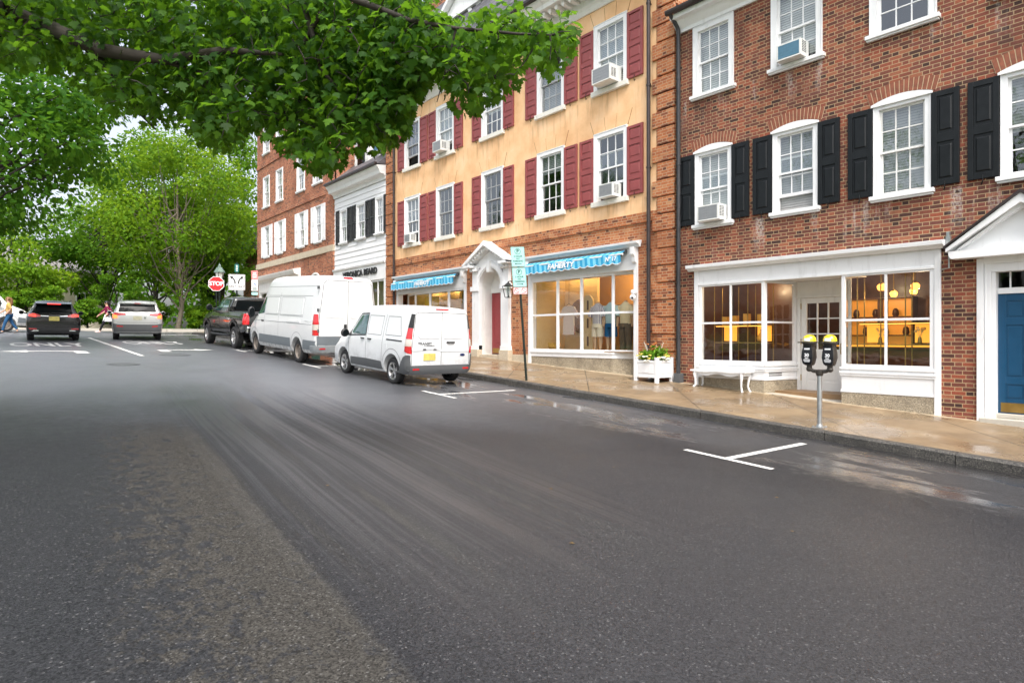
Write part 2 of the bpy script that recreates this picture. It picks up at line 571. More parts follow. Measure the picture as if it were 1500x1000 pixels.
# ------------------------------------------------------------------ ground, road, pavement
def road_mat():
    t = NT('wet_asphalt')
    p, x, y, z = t.pos()
    flat = t.xyz(x, y, 0.0)
    vo = t.new('ShaderNodeTexVoronoi'); vo.inputs['Scale'].default_value = 100; t.l.new(flat, vo.inputs['Vector'])
    sp = t.new('ShaderNodeSeparateColor'); t.l.new(vo.outputs['Color'], sp.inputs[0])
    grain = sp.outputs[0]
    fine = t.noise(flat, 55, 4, .7)
    mid = t.noise(flat, 6.5, 5, .68)
    big = t.noise(flat, .55, 4, .55, .3)
    sub_ = lambda v, k: t.M('MULTIPLY', t.M('SUBTRACT', v, .5), k)
    # tyre tracks run along the street
    wob = sub_(t.noise(t.xyz(0.0, t.M('MULTIPLY', y, .16)), 1.0, 2), .28)
    xs = t.M('ADD', t.M('ADD', x, t.M('MULTIPLY', y, -.10)), wob)
    tracks = t.noise(t.xyz(t.M('MULTIPLY', xs, 3.0), t.M('MULTIPLY', y, .07)), 1.0, 3, .6)
    lines = t.noise(t.xyz(t.M('MULTIPLY', xs, 22), t.M('MULTIPLY', y, .22)), 1.0, 3, .6)
    tzone = t.M('MULTIPLY', t.M('MULTIPLY', t.smooth(xs, .9, 1.5), t.M('SUBTRACT', 1.0, t.smooth(xs, 3.2, 4.6))),
                t.M('MULTIPLY', t.smooth(y, 2.0, 5.0), t.M('SUBTRACT', 1.0, t.smooth(t.M('ADD', y, sub_(big, 6)), 11, 15))))
    track = t.M('MULTIPLY', t.smooth(t.M('ADD', t.M('MULTIPLY', tracks, .6), t.M('ADD', t.M('MULTIPLY', lines, .25), t.M('MULTIPLY', fine, .15))), .46, .60), tzone)
    # drier, browner strip between the wheel tracks, broken up by damp blotches
    xd = t.M('ADD', t.M('ADD', x, sub_(mid, .9)), t.M('MULTIPLY', y, -.085))
    dryz = t.M('MULTIPLY', t.smooth(xd, .05, .40), t.M('SUBTRACT', 1.0, t.smooth(t.M('ADD', xs, sub_(mid, .12)), 1.18, 1.30)))
    dryz = t.M('MULTIPLY', dryz, t.M('SUBTRACT', 1.0, t.smooth(t.M('ADD', y, t.M('MULTIPLY', big, 3.0)), 9.5, 13.0)))
    blot = t.smooth(t.M('ADD', t.noise(t.scaled(flat, 1, .7, 1), 8.5, 7, .78, .6), t.M('MULTIPLY', t.smooth(xd, .2, 1.1), .13)), .49, .60)
    dry = t.M('MULTIPLY', dryz, blot)
    dry = t.M('MAXIMUM', dry, t.M('MULTIPLY', t.M('MULTIPLY', tzone, t.M('SUBTRACT', 1.0, t.smooth(tracks, .36, .48))), .7))
    gut = t.smooth(t.M('ADD', x, sub_(mid, .9)), 7.3, 8.0)
    gutp = t.M('MULTIPLY', gut, t.smooth(t.noise(t.scaled(flat, 1.2, .45, 1), 1.1, 4, .6), .5, .58))
    gline = t.smooth(t.M('ADD', x, sub_(mid, .25)), 9.45, 9.8)
    col = t.mix(grain, (.008, .009, .011), (.040, .0415, .047))
    col = t.mix(t.M('MULTIPLY', big, .45), col, (.027, .026, .026))
    col = t.mix(t.M('MULTIPLY', dry, .8), col, t.mix(grain, (.020, .0185, .016), (.075, .070, .061)))
    col = t.mix(t.M('MULTIPLY', gut, .5), col, t.mix(grain, (.045, .045, .047), (.08, .08, .082)))
    col = t.mix(t.M('MULTIPLY', gline, .8), col, (.012, .0115, .011))
    stone = t.M('GREATER_THAN', grain, .975)
    col = t.mix(t.M('MULTIPLY', stone, t.M('MULTIPLY', fine, .8)), col, (.15, .15, .15))
    crack = t.new('ShaderNodeTexVoronoi', feature='DISTANCE_TO_EDGE'); crack.inputs['Scale'].default_value = .28
    t.l.new(t.xyz(t.M('ADD', x, sub_(mid, .7)), t.M('ADD', y, sub_(fine, .4))), crack.inputs['Vector'])
    cr = t.M('MULTIPLY', t.M('SUBTRACT', 1.0, t.smooth(crack.outputs['Distance'], .002, .006)), t.smooth(x, 6.5, 7.5))
    col = t.mix(t.M('MULTIPLY', cr, .6), col, (.01, .01, .01))
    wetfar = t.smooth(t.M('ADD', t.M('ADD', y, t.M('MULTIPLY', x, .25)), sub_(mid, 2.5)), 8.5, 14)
    old_sheen = t.smooth(t.M('ADD', t.M('ADD', y, t.M('MULTIPLY', x, .85)), t.M('ADD', sub_(mid, 3.2), sub_(big, 5.0))), 11.0, 16.5)
    old_sheen = t.M('MULTIPLY', old_sheen, t.M('SUBTRACT', 1.0, t.M('MULTIPLY', t.smooth(x, 4.8, 7.0), .65)))
    col = t.mix(t.M('MULTIPLY', old_sheen, .9), col, t.mix(grain, (.095, .101, .115), (.155, .163, .182)))  # older asphalt; the far sky reflection is painted into its paler blue-grey
    r = t.M('ADD', .50, sub_(fine, .22))
    r = t.M('ADD', r, sub_(big, .30))
    r = t.M('ADD', r, t.M('MULTIPLY', dry, .32))
    r = t.M('SUBTRACT', r, t.M('MULTIPLY', track, .22))
    r = t.M('SUBTRACT', r, t.M('MULTIPLY', wetfar, .12))
    r = t.M('SUBTRACT', r, t.M('MULTIPLY', gutp, .34))
    r = t.M('MAXIMUM', r, t.M('SUBTRACT', .30, t.M('MULTIPLY', gutp, .21)))
    h = t.M('ADD', t.M('MULTIPLY', grain, .6), fine)
    amt = t.M('SUBTRACT', .75, t.M('ADD', t.M('MULTIPLY', wetfar, .35), t.M('MULTIPLY', gutp, .6)), clamp=True)
    b = t.new('ShaderNodeBump'); b.inputs['Distance'].default_value = .006
    t.l.new(h, b.inputs['Height']); t.l.new(amt, b.inputs['Strength'])
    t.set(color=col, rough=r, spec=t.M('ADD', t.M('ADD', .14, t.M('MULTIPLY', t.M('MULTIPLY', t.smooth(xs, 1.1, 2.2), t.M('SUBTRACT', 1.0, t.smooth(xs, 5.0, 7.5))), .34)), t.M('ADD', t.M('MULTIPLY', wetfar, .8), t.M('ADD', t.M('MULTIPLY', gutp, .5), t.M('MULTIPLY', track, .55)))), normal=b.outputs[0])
    return t.m


def walk_mat():
    t = NT('wet_tan_concrete')
    p, x, y, z = t.pos()
    flat = t.xyz(x, y, 0.0)
    n = t.noise(flat, 1.3, 5, .6); f = t.noise(flat, 42, 4, .7); m = t.noise(flat, 7, 4, .6)
    c = t.ramp(n, [(.3, (.125, .085, .048)), (.55, (.20, .14, .08)), (.75, (.275, .20, .12))])
    c = t.mix(t.M('MULTIPLY', t.smooth(f, .45, .75), .35), c, (.14, .10, .06))
    def joint(e, width, off):
        fr = t.M('FRACT', t.M('DIVIDE', t.M('ADD', e, 60.0 + off), 2.8))
        dd = t.M('MULTIPLY', t.M('MINIMUM', fr, t.M('SUBTRACT', 1.0, fr)), 2.8)
        return t.M('SUBTRACT', 1.0, t.smooth(dd, width * .4, width))
    j1 = joint(t.M('SUBTRACT', x, y), .022, -1.75 + .02)
    j2 = joint(t.M('ADD', x, y), .014, .9)
    jj = t.M('MAXIMUM', j1, t.M('MULTIPLY', j2, .55))
    slab = t.new('ShaderNodeTexWhiteNoise', noise_dimensions='2D')
    t.l.new(t.xyz(t.M('FLOOR', t.M('DIVIDE', t.M('ADD', t.M('SUBTRACT', x, y), 58.25), 2.8)), t.M('FLOOR', t.M('DIVIDE', t.M('ADD', t.M('ADD', x, y), 60.9), 2.8))), slab.inputs['Vector'])
    c = t.mix(t.M('MULTIPLY', slab.outputs['Value'], .22), c, (.31, .235, .145))
    dry = t.smooth(t.M('ADD', x, t.M('MULTIPLY', t.M('SUBTRACT', m, .5), .5)), 12.95, 13.15)
    edge = t.M('SUBTRACT', 1.0, t.smooth(t.M('ADD', x, t.M('MULTIPLY', t.M('SUBTRACT', m, .5), .1)), 10.03, 10.10))
    c = t.mix(t.M('MULTIPLY', t.M('MAXIMUM', dry, t.M('MULTIPLY', edge, .7)), .65), c, (.55, .455, .32))
    c = t.mix(t.M('MULTIPLY', jj, .9), c, (.04, .03, .02))
    wet = t.smooth(t.noise(flat, .8, 4, .6), .42, .62)
    r = t.M('SUBTRACT', .56, t.M('MULTIPLY', wet, .38))
    r = t.M('ADD', r, t.M('MULTIPLY', dry, .3), clamp=True)
    t.set(color=c, rough=r, spec=.5, normal=t.bump(t.M('SUBTRACT', t.M('MULTIPLY', f, .3), jj), .35, .006))
    return t.m


def grass_mat():
    t = NT('lawn_grass')
    p, x, y, z = t.pos()
    n = t.noise(p, 2.2, 6, .7)
    t.set(color=t.ramp(n, [(.3, (.03, .07, .012)), (.55, (.06, .13, .02)), (.75, (.12, .17, .035))]), rough=.85, normal=t.bump(t.noise(p, 30, 4, .7), .7, .03))
    return t.m


ASPHALT = road_mat(); WALK = walk_mat(); LAWN = grass_mat()
def worn_paint():
    t = NT('worn_road_paint'); p, x, y, z = t.pos()
    n = t.noise(p, 26, 5, .7); m = t.noise(p, 3.5, 4, .6)
    w = t.smooth(t.M('ADD', t.M('MULTIPLY', n, .75), t.M('MULTIPLY', m, .35)), .66, .78)
    t.set(color=t.mix(t.M('MULTIPLY', w, .65), t.mix(m, (.56, .56, .54), (.70, .70, .68)), (.06, .06, .062)), rough=.5, normal=t.bump(t.noise(p, 60, 3), .4, .004)); return t.m
ROAD_PAINT = worn_paint()
_unused = plain('worn_road_paint', (.62, .61, .58), .5, var=.15, scale=22, dirt=.3)
CONCRETE = plain('pale_concrete', (.46, .43, .37), .75, var=.15, scale=4, bump=.2)


def grid(name, mat, xs, ys, zf, kind='structure'):
    mb = MB()
    v = [(x, y, zf(x, y)) for y in ys for x in xs]
    nx = len(xs)
    f = [(j * nx + i, j * nx + i + 1, (j + 1) * nx + i + 1, (j + 1) * nx + i) for j in range(len(ys) - 1) for i in range(nx - 1)]
    mb.mesh(v, f)
    return mb.build(name, mat, smooth=60, kind=kind)


def frange(a, b, n): return [a + (b - a) * i / n for i in range(n + 1)]


LEFT = -1.7
_ys = frange(-30, 43.4, 120)
_mb = MB()


def _grid(xs, ys, zf):
    v = [(x, y, zf(x, y)) for y in ys for x in xs]; nx = len(xs)
    _mb.mesh(v, [(j * nx + i, j * nx + i + 1, (j + 1) * nx + i + 1, (j + 1) * nx + i) for j in range(len(ys) - 1) for i in range(nx - 1)])


_grid(frange(LEFT, KERB, 8), _ys, road_z)
_grid(frange(-60, 90, 60), frange(43.4, 51, 8), lambda x, y: road_z(min(max(x, LEFT), KERB), y))
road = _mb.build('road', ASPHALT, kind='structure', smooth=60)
grid('sidewalk', WALK, [KERB + .14, 11, 12, 13, 14.6], frange(-30, 41.2, 100), walk_z)
grid('far_sidewalk', WALK, [KERB + .14, 11, 14, 22, 40, 90], frange(41.2, 43.26, 3), walk_z)
grid('left_sidewalk', WALK, [LEFT - 5, LEFT - 2, LEFT], frange(-30, 43.4, 90), lambda x, y: road_z(LEFT, y) + .14)
grid('ground', LAWN, [-420, -200, -80, -40, -12, 20, 40, 90, 200, 420], [-200, -80, -30, -10, 0, 10, 22, 30, 40, 46, 51, 60, 90, 200, 500],
     lambda x, y: road_z(0, min(max(y, -30), 90)) - .35)
grid('lawn', LAWN, frange(-60, 60, 30), [51.15, 52, 54, 57, 62, 70, 80], lambda x, y: road_z(5, 51) + .15 + .02 * (y - 51) + .06 * math.sin(x * .4 + y * .3))

# kerb stones, set end to end
mb = MB()
y = -20.0
while y < 43.0:
    ln = random.uniform(1.7, 2.5); y2 = min(y + ln, 43.3)
    n = 6
    jx = random.uniform(-.012, .012)
    prof = lambda Y: [(KERB - .012 + jx, road_z(KERB, Y) - .15), (KERB - .004 + jx, walk_z(KERB, Y) - .02), (KERB + .02 + jx, walk_z(KERB, Y) + .003), (KERB + .15, walk_z(KERB + .15, Y) + .003), (KERB + .15, walk_z(KERB, Y) - .3)]
    v = []; f = []
    for i in range(n + 1):
        Y = y + .006 + (y2 - y - .012) * i / n
        for k, (a, b) in enumerate(prof(Y)):
            w = random.uniform(-.007, .007) if k < 3 else 0
            v.append((a + w, Y, b + w * .6))
    for i in range(n):
        for k in range(4):
            f.append((i * 5 + k, i * 5 + k + 1, (i + 1) * 5 + k + 1, (i + 1) * 5 + k))
    f += [(0, 1, 2, 3, 4), tuple(n * 5 + k for k in (4, 3, 2, 1, 0))]
    mb.mesh(v, f)
    y = y2
mb.build('kerb', KERB_STONE, kind='structure', smooth=35)
mb = MB()
for x in frange(-60, 58, 59):
    mb.box(x + .01, x + 1.99, 50.98, 51.16, road_z(5, 51) - .1, road_z(5, 51) + .17)
mb.build('kerb', CONCRETE, kind='structure', bevel=.02)
mb = MB()
for y in frange(-20, 43, 63):
    v0, v1 = road_z(LEFT, y), road_z(LEFT, y + 1)
    mb.mesh([(LEFT - .01, y, v0 - .1), (LEFT + .14, y, v0 - .1), (LEFT + .14, y, v0 + .13), (LEFT - .01, y, v0 + .145), (LEFT - .01, y + .99, v1 - .1), (LEFT + .14, y + .99, v1 - .1), (LEFT + .14, y + .99, v1 + .13), (LEFT - .01, y + .99, v1 + .145)],
            [(0, 1, 2, 3), (7, 6, 5, 4), (1, 5, 6, 2), (3, 2, 6, 7), (0, 3, 7, 4)])
mb.build('kerb', KERB_STONE, kind='structure')


# ------------------------------------------------------------------ painted markings
def marking(quads, name='road_marking'):
    mb = MB()
    for x0, x1, y0, y1 in quads:
        n = max(1, int((y1 - y0) / 1.0))
        for i in range(n):
            a, b = y0 + (y1 - y0) * i / n, y0 + (y1 - y0) * (i + 1) / n
            mb.face([(x0, a, road_z(x0, a) + .005), (x1, a, road_z(x1, a) + .005), (x1, b, road_z(x1, b) + .005), (x0, b, road_z(x0, b) + .005)])
    return mb.build(name, ROAD_PAINT, kind='structure')


BAY = 7.28
for yc in (4.5, 11.2, 17.9, 24.6, -2.2):
    marking([(BAY - .05, BAY + .05, yc - .62, yc + .62), (BAY + .05, KERB - .55, yc - .05, yc + .05)])
marking([(3.58, 3.72, 22.0, 35.0)])
marking([(LEFT + .3, KERB - .4, 39.9, 40.3)])
marking([(-40, 60, 46.6, 46.7), (-40, 60, 46.85, 46.95)])


def road_text(body, xc, yc, w, ln):
    v, f = text_mesh(body, 1.0, extrude=0, bold=.02)
    xs = [p[0] for p in v]; ys = [p[1] for p in v]
    mb = MB()
    v2 = []
    for p in v:
        X = xc + ((p[0] - min(xs)) / (max(xs) - min(xs)) - .5) * w
        Y = yc + ((p[1] - min(ys)) / (max(ys) - min(ys)) - .5) * ln
        v2.append((X, Y, road_z(X, Y) + .005))
    mb.mesh(v2, f)
    return mb.build('road_lettering', ROAD_PAINT, kind='structure')


def road_arrow(pts, xc, yc, sx, sy, mir=1):
    mb = MB()
    v = [(xc + mir * x * sx, yc + y * sy) for x, y in pts]
    bm = bmesh.new()
    f = bm.faces.new([bm.verts.new((x, y, road_z(x, y) + .005)) for x, y in v])
    bmesh.ops.triangulate(bm, faces=[f])
    bm.verts.index_update()
    mb.mesh([q.co[:] for q in bm.verts], [tuple(q.index for q in g.verts) for g in bm.faces]); bm.free()
    return mb.build('road_arrow', ROAD_PAINT, kind='structure')


road_text('ONLY', 1.75, 28.7, 2.25, 2.5)
road_text('ONLY', 5.5, 30.6, 2.25, 2.5)
ARROW = [(-1.1, .15), (-.62, .62), (-.62, .32), (.35, .3), (.62, .1), (.7, -1.3), (1.0, -1.3), (.95, .35), (.6, .62), (-.2, .68), (-.62, .66), (-.62, 1.0)]
ARROW = [(-1.1, .3), (-.5, 1.0), (-.5, .55), (.5, .5), (.8, .2), (.8, -1.2), (.5, -1.2), (.5, .05), (.3, .18), (-.5, .18), (-.5, -.35)]
road_arrow(ARROW, 1.55, 24.3, 1.15, .75, 1)
road_arrow(ARROW, 5.4, 25.0, 1.0, .7, -1)
for X, Y, r in ((2.75, 19.2, .33), (4.6, 22.3, .4)):
    e = thing('manhole_cover', 'round iron manhole cover in the wet road ' + ('nearer the camera' if Y < 20 else 'just before the turn arrow'), 'manhole cover', (X, Y, road_z(X, Y)), group='manhole covers in the road')
    m_ = MB(); m_.lathe([(r, .001), (r, .008), (r - .03, .009), (r - .035, .006), (0.001, .006)], seg=32)
    o_ = m_.build('cover', IRON, e)
    m_ = MB(); m_.lathe([(r + .06, .0005), (r + .06, .006), (r + .004, .007)], seg=32); m_.build('rim', PLASTIC_GREY, e)
    e.rotation_euler = (math.atan(.0545), 0, 0)

# ------------------------------------------------------------------ building kit
def wall(mb, x, y0, y1, z0, z1, holes, thick=.28):
    """wall in the plane X = x (front face) with rectangular holes (y0,y1,z0,z1)"""
    ys = sorted({y0, y1, *[v for h in holes for v in h[:2] if y0 < v < y1]})
    zs = sorted({z0, z1, *[v for h in holes for v in h[2:] if z0 < v < z1]})
    inside = lambda cy, cz: any(h[0] < cy < h[1] and h[2] < cz < h[3] for h in holes)
    for a, b in zip(ys, ys[1:]):
        for c, d in zip(zs, zs[1:]):
            if not inside((a + b) / 2, (c + d) / 2):
                mb.face([(x, a, c), (x, a, d), (x, b, d), (x, b, c)])
                mb.face([(x + thick, a, c), (x + thick, b, c), (x + thick, b, d), (x + thick, a, d)])
    for a, b, c, d in holes:
        mb.face([(x, a, c), (x + thick, a, c), (x + thick, a, d), (x, a, d)])
        mb.face([(x, b, c), (x, b, d), (x + thick, b, d), (x + thick, b, c)])
        mb.face([(x, a, d), (x + thick, a, d), (x + thick, b, d), (x, b, d)])
        mb.face([(x, a, c), (x, b, c), (x + thick, b, c), (x + thick, a, c)])
    return mb


def shell(mb, y0, y1, z0, z1, depth=9.0, roof=True):
    """side and back walls and a flat deck behind the facade"""
    x0, x1 = D + .02, D + depth
    for y, s in ((y0, 1), (y1, -1)):
        mb.box(x0, x1, y, y + s * .2, z0, z1)
    mb.box(x1 - .2, x1, y0 + .2, y1 - .2, z0, z1)
    if roof: mb.box(D + .3, x1 - .21, y0 + .21, y1 - .21, z1 - .25, z1 - .02)


def sash_window(par, y0, y1, z0, z1, cols=3, rows=2, cas=.10, sill_mat=WHITE, blind=None, blind_drop=1.0, sash_mat=WHITE, raised=0.0, head=None, sill_h=.08, x=D, name='window'):
    """double-hung window; outer frame is y0..y1, z0..z1"""
    mb = MB()
    xf = x - .028
    zs = z0
    mb.box(xf, x + .12, y0, y0 + cas, zs, z1 - cas); mb.box(xf, x + .12, y1 - cas, y1, zs, z1 - cas)
    mb.box(xf, x + .12, y0, y1, z1 - cas, z1)
    # back-band on the casing and parting stops
    for a, b in ((y0, y0 + .02), (y1 - .02, y1)): mb.box(xf - .012, xf, a, b, zs, z1)
    mb.box(xf - .013, xf - .001, y0 + .02, y1 - .02, z1 - .022, z1)
    if head:
        # flat segmental arch board over the head
        n = 10; w = (y1 - y0); pts = []
        for i in range(n + 1):
            u = i / n
            pts.append((y0 - .03 + (w + .06) * u, z1 + head * (1 - (2 * u - 1) ** 2) + .012))
        pts = [(y0 - .03, z1 - .035)] + pts + [(y1 + .03, z1 - .035)]
        mb.prism(pts, 'x', xf - .025, xf - .002)
        mb.box(xf - .04, xf - .026, y0 - .03, y1 + .03, z1 - .035, z1 + .01)
    fr = mb.build(name, WHITE, par, world=True)
    s = MB(); s.box(x - .10, x + .12, y0 - .06, y1 + .06, zs - sill_h, zs - .002)
    if sill_mat is WHITE: s.box(x - .07, x - .002, y0 - .04, y1 + .04, zs - sill_h - .035, zs - sill_h)
    s.build('sill', sill_mat, fr, world=True, bevel=.008)
    iy0, iy1, iz0, iz1 = y0 + cas, y1 - cas, zs, z1 - cas
    zm = (iz0 + iz1) / 2
    gl = MB()
    for k, (a, b, xx) in enumerate(((zm - .02, iz1, x + .03), (iz0 + raised, zm + .02 + raised, x + .066))):
        m = MB()
        st = .042
        m.box(xx, xx + .032, iy0, iy0 + st, a, b); m.box(xx, xx + .032, iy1 - st, iy1, a, b)
        m.box(xx - .002, xx + .034, iy0 + st, iy1 - st, a, a + (.04 if k == 0 else .065)); m.box(xx - .002, xx + .034, iy0 + st, iy1 - st, b - .04, b)
        ga, gb = a + (.04 if k == 0 else .065), b - .04
        for c in range(1, cols):
            yc = iy0 + st + (iy1 - iy0 - 2 * st) * c / cols
            m.box(xx + .004, xx + .026, yc - .011, yc + .011, ga, gb)
        for r in range(1, rows):
            zc = ga + (gb - ga) * r / rows
            m.box(xx + .003, xx + .027, iy0 + st, iy1 - st, zc - .011, zc + .011)
        m.build('sash', sash_mat, fr, world=True)
        gl.face([(xx + .015, iy0 + st, ga), (xx + .015, iy0 + st, gb), (xx + .015, iy1 - st, gb), (xx + .015, iy1 - st, ga)])
    gl.build('pane', PANE, fr, world=True)
    if blind:
        b = MB(); zb = iz1 - (iz1 - iz0) * blind_drop
        nb = max(1, int((iz1 - zb) / .05))
        for i in range(nb):
            za = zb + (iz1 - zb) * i / nb; zc = zb + (iz1 - zb) * (i + 1) / nb
            b.face([(x + .145, iy0 - .03, za), (x + .145, iy1 + .03, za), (x + .16, iy1 + .03, zc), (x + .16, iy0 - .03, zc)])
        b.build('blind', blind, fr, world=True)
    # dim reveal behind the glass
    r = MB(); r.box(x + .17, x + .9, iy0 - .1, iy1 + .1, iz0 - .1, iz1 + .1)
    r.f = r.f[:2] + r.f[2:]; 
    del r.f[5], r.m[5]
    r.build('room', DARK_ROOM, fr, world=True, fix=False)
    return fr


def panel_shutter(par, y0, y1, z0, z1, mat, panels=2, x=D, group=None):
    mb = MB(); xf = x - .055
    st = .085 if panels == 2 else .075
    mb.box(xf + .02, x - .008, y0 + st, y1 - st, z0 + .09, z1 - .09)       # panel ground
    mb.box(xf, x - .006, y0, y0 + st, z0, z1); mb.box(xf, x - .006, y1 - st, y1, z0, z1)
    rails = [z0 + (z1 - z0) * i / panels for i in range(panels + 1)]
    rh = .055 if panels > 2 else .075
    for i, z in enumerate(rails):
        a, b = (z, z + rh * 1.3) if i == 0 else ((z - rh * 1.3, z) if i == panels else (z - rh, z + rh))
        mb.box(xf + .002, x - .007, y0 + st, y1 - st, a, b)
    for i in range(panels):
        a, b = rails[i] + rh * 1.3 + .03, rails[i + 1] - rh * 1.3 - .03
        ya, yb = y0 + st + .03, y1 - st - .03
        o, xi = .022, xf + .006
        # raised field with a bevelled border
        v = [(xf + .02, ya, a), (xf + .02, yb, a), (xf + .02, yb, b), (xf + .02, ya, b), (xi, ya + o, a + o), (xi, yb - o, a + o), (xi, yb - o, b - o), (xi, ya + o, b - o)]
        mb.mesh(v, [(4, 7, 6, 5), (0, 4, 5, 1), (1, 5, 6, 2), (2, 6, 7, 3), (3, 7, 4, 0)])
    o_ = mb.build('shutter', mat, par, world=True, bevel=.004)
    hk = MB()
    yy = (y0 + y1) / 2
    hk.tube([(x - .06, yy, z0 + .06), (x - .07, yy, z0 - .04), (x - .03, yy + .03, z0 - .09), (x, yy + .02, z0 - .05)], .008, 6)
    hk.build('shutter_dog', IRON, o_, world=True)
    return o_


def louvre_shutter(par, y0, y1, z0, z1, mat, x=D):
    mb = MB(); xf = x - .05; st = .05
    mb.box(xf, x - .006, y0, y0 + st, z0, z1); mb.box(xf, x - .006, y1 - st, y1, z0, z1)
    zm = (z0 + z1) / 2
    for a, b in ((z0, z0 + .09), (zm - .04, zm + .04), (z1 - .07, z1)): mb.box(xf + .001, x - .007, y0 + st, y1 - st, a, b)
    for a, b in ((z0 + .09, zm - .04), (zm + .04, z1 - .07)):
        n = int((b - a) / .055)
        for i in range(n):
            z = a + (b - a) * (i + .5) / n
            mb.mesh([(xf + .004, y0 + st, z - .028), (xf + .004, y1 - st, z - .028), (x - .01, y1 - st, z + .022), (x - .01, y0 + st, z + .022)], [(0, 1, 2, 3)])
    return mb.build('shutter', mat, par, world=True, fix=False)


def profile_run(mb, prof, y0, y1, x=D):
    """moulding: prof is a list of (projection, z) from bottom to top"""
    pts = [(x - p, z) for p, z in prof]
    mb.prism(pts, 'y', y0, y1)


def pipe(par, y, z0, z1, mat, x=D - .09, r=.05, top=None, name='downpipe'):
    mb = MB()
    pts = [(x, y, z0), (x, y, z1)]
    if top: pts = [(x, y, z0)] + [(x, y, z1)] + list(top)
    mb.tube(pts, r, 12)
    z = z0 + .9
    while z < z1:
        mb.lathe([(r + .001, 0), (r + .012, .002), (r + .012, .05), (r + .001, .052)], (x, y, z), 'z', 12)
        mb.box(x, D + .01, y - .012, y + .012, z + .01, z + .04)
        z += 2.1
    return mb.build(name, mat, par, world=True, smooth=50)


def ac_unit(y, z, w=.56, h=.36, out=.34, label='', grill=AC_GRILL, x=D):
    e = thing('air_conditioner', label, 'air conditioner', (x, y, z), group='window air conditioners')
    mb = MB(); x0 = -out
    mb.box(x0, .05, -w / 2, w / 2, 0, h)
    mb.box(x0 - .006, x0, -w / 2, w / 2, 0, .03); mb.box(x0 - .006, x0, -w / 2, w / 2, h - .03, h)
    mb.box(x0 - .006, x0, -w / 2, -w / 2 + .035, .03, h - .03); mb.box(x0 - .006, x0, w / 2 - .035, w / 2, .03, h - .03)
    mb.build('case', AC_WHITE, e, bevel=.008)
    g = MB()
    g.box(x0 - .003, x0 + .001, -w / 2 + .035, w / 2 - .035, .03, h - .03)
    n = 9
    for i in range(n):
        yy = -w / 2 + .05 + (w - .1) * i / (n - 1)
        g.box(x0 - .008, x0 - .003, yy - .006, yy + .006, .035, h - .035)
    for i in range(5):
        zz = .05 + (h - .1) * i / 4
        g.box(x0 - .009, x0 - .0035, -w / 2 + .035, w / 2 - .035, zz - .004, zz + .004)
    g.build('grille', grill, e)
    for s in (-1, 1):
        v = MB()
        for k in range(2):
            for i in range(7):
                zz = .09 + i * .034
                a = x0 + .05 + k * .10
                v.box(a, a + .075, s * (w / 2 - .001), s * (w / 2 + .004), zz, zz + .016)
        v.build('side_vent', PLASTIC_GREY, e)
    return e


# ================================================================== brick shop building on the right
def zb(Y, X=D): return walk_z(X, Y)


AY0, AY1, AZ = -9.0, 9.47, 7.56
bA = thing('brick_building', 'dark red brick building with black shutters, white shopfront and blue door', 'building', (D, 0, zb(3)))
A_LOW = [(8.00, 8.97), (6.04, 7.01), (4.01, 4.98), (2.04, 2.99), (-2.4, -1.43), (-4.4, -3.43)]
A_UP = [(7.95, 9.03), (5.95, 7.05), (3.92, 5.05), (1.95, 3.05), (-.2, .9), (-2.4, -1.3)]
holes = [(a + .02, b - .02, 2.72, 4.44) for a, b in A_LOW] + [(a + .02, b - .02, 5.83, 7.46) for a, b in A_UP]
SHOP = (3.87, 8.97, -3.0, 1.60)
DOOR_A = (2.02, 3.30, -3.0, 1.34)
holes += [SHOP, DOOR_A]
mb = MB(); wall(mb, D, AY0, AY1, -3.2, AZ + .4, holes)
mb.build('brick_wall', BRICK_A, bA, world=True, fix=False)
mb = MB(); shell(mb, AY0, AY1, -3.2, AZ + .4); mb.build('rear_walls', BRICK_A, bA, world=True)
# segmental brick arches over the first-floor windows
for a, b in A_LOW:
    mb = MB(); n = 15; rise = .11; w = b - a
    ff = lambda u, dz: (a - .07 + (w + .14) * u + (u - .5) * dz * .55, 4.47 + rise * (1 - (2 * u - 1) ** 2) + dz)
    mb.prism([ff(k / 10, -.0) for k in range(11)] + [ff(1 - k / 10, .24) for k in range(11)], 'x', D - .004, D + .015)
    mb.build('arch_mortar', BRICK_MORTAR, bA, world=True); mb = MB()
    for i in range(n):
        u0, u1 = (i + .09) / n, (i + .91) / n
        f = lambda u, dz: (a - .07 + (w + .14) * u + (u - .5) * dz * .55, 4.47 + rise * (1 - (2 * u - 1) ** 2) + dz)
        mb.prism([f(u0, 0), f(u1, 0), f(u1, .24), f(u0, .24)], 'x', D - .009, D + .02)
    mb.build('brick_arch', BRICK_DARK, bA, world=True)
bl = [(BLIND, 1.0), (BLIND_GREY, 1.0), (BLIND_GREY, 1.0), (BLIND_GREY, .55), (BLIND, .6), (BLIND, .7)]
for i, (a, b) in enumerate(A_LOW):
    sash_window(bA, a, b, 2.71, 4.45, head=.10, blind=bl[i][0], blind_drop=bl[i][1], raised=.32 if i in (1,) else (.30 if i == 0 else 0), sash_mat=WHITE if i != 2 else WHITE_OLD)
    if i < 4 or True:
        panel_shutter(bA, b + .012, b + .46, 2.73, 4.42, BLACK_SHUT)
        panel_shutter(bA, a - .44, a - .012, 2.73, 4.42, BLACK_SHUT)
for i, (a, b) in enumerate(A_UP):
    sash_window(bA, a, b, 5.82, 7.47, cas=.13, blind=(BLIND, BLIND, None, BLIND, BLIND, None)[i], blind_drop=(1, .9, 0, .5, .6, 0)[i])
ac_unit(8.42, 2.72, .56, .36, .34, 'white air conditioner with grey fins between black shutters beside the downpipe')
ac_unit(6.52, 5.83, .52, .34, .30, 'air conditioner with a blue grille in the top floor window of the dark brick building', AC_BLUE)
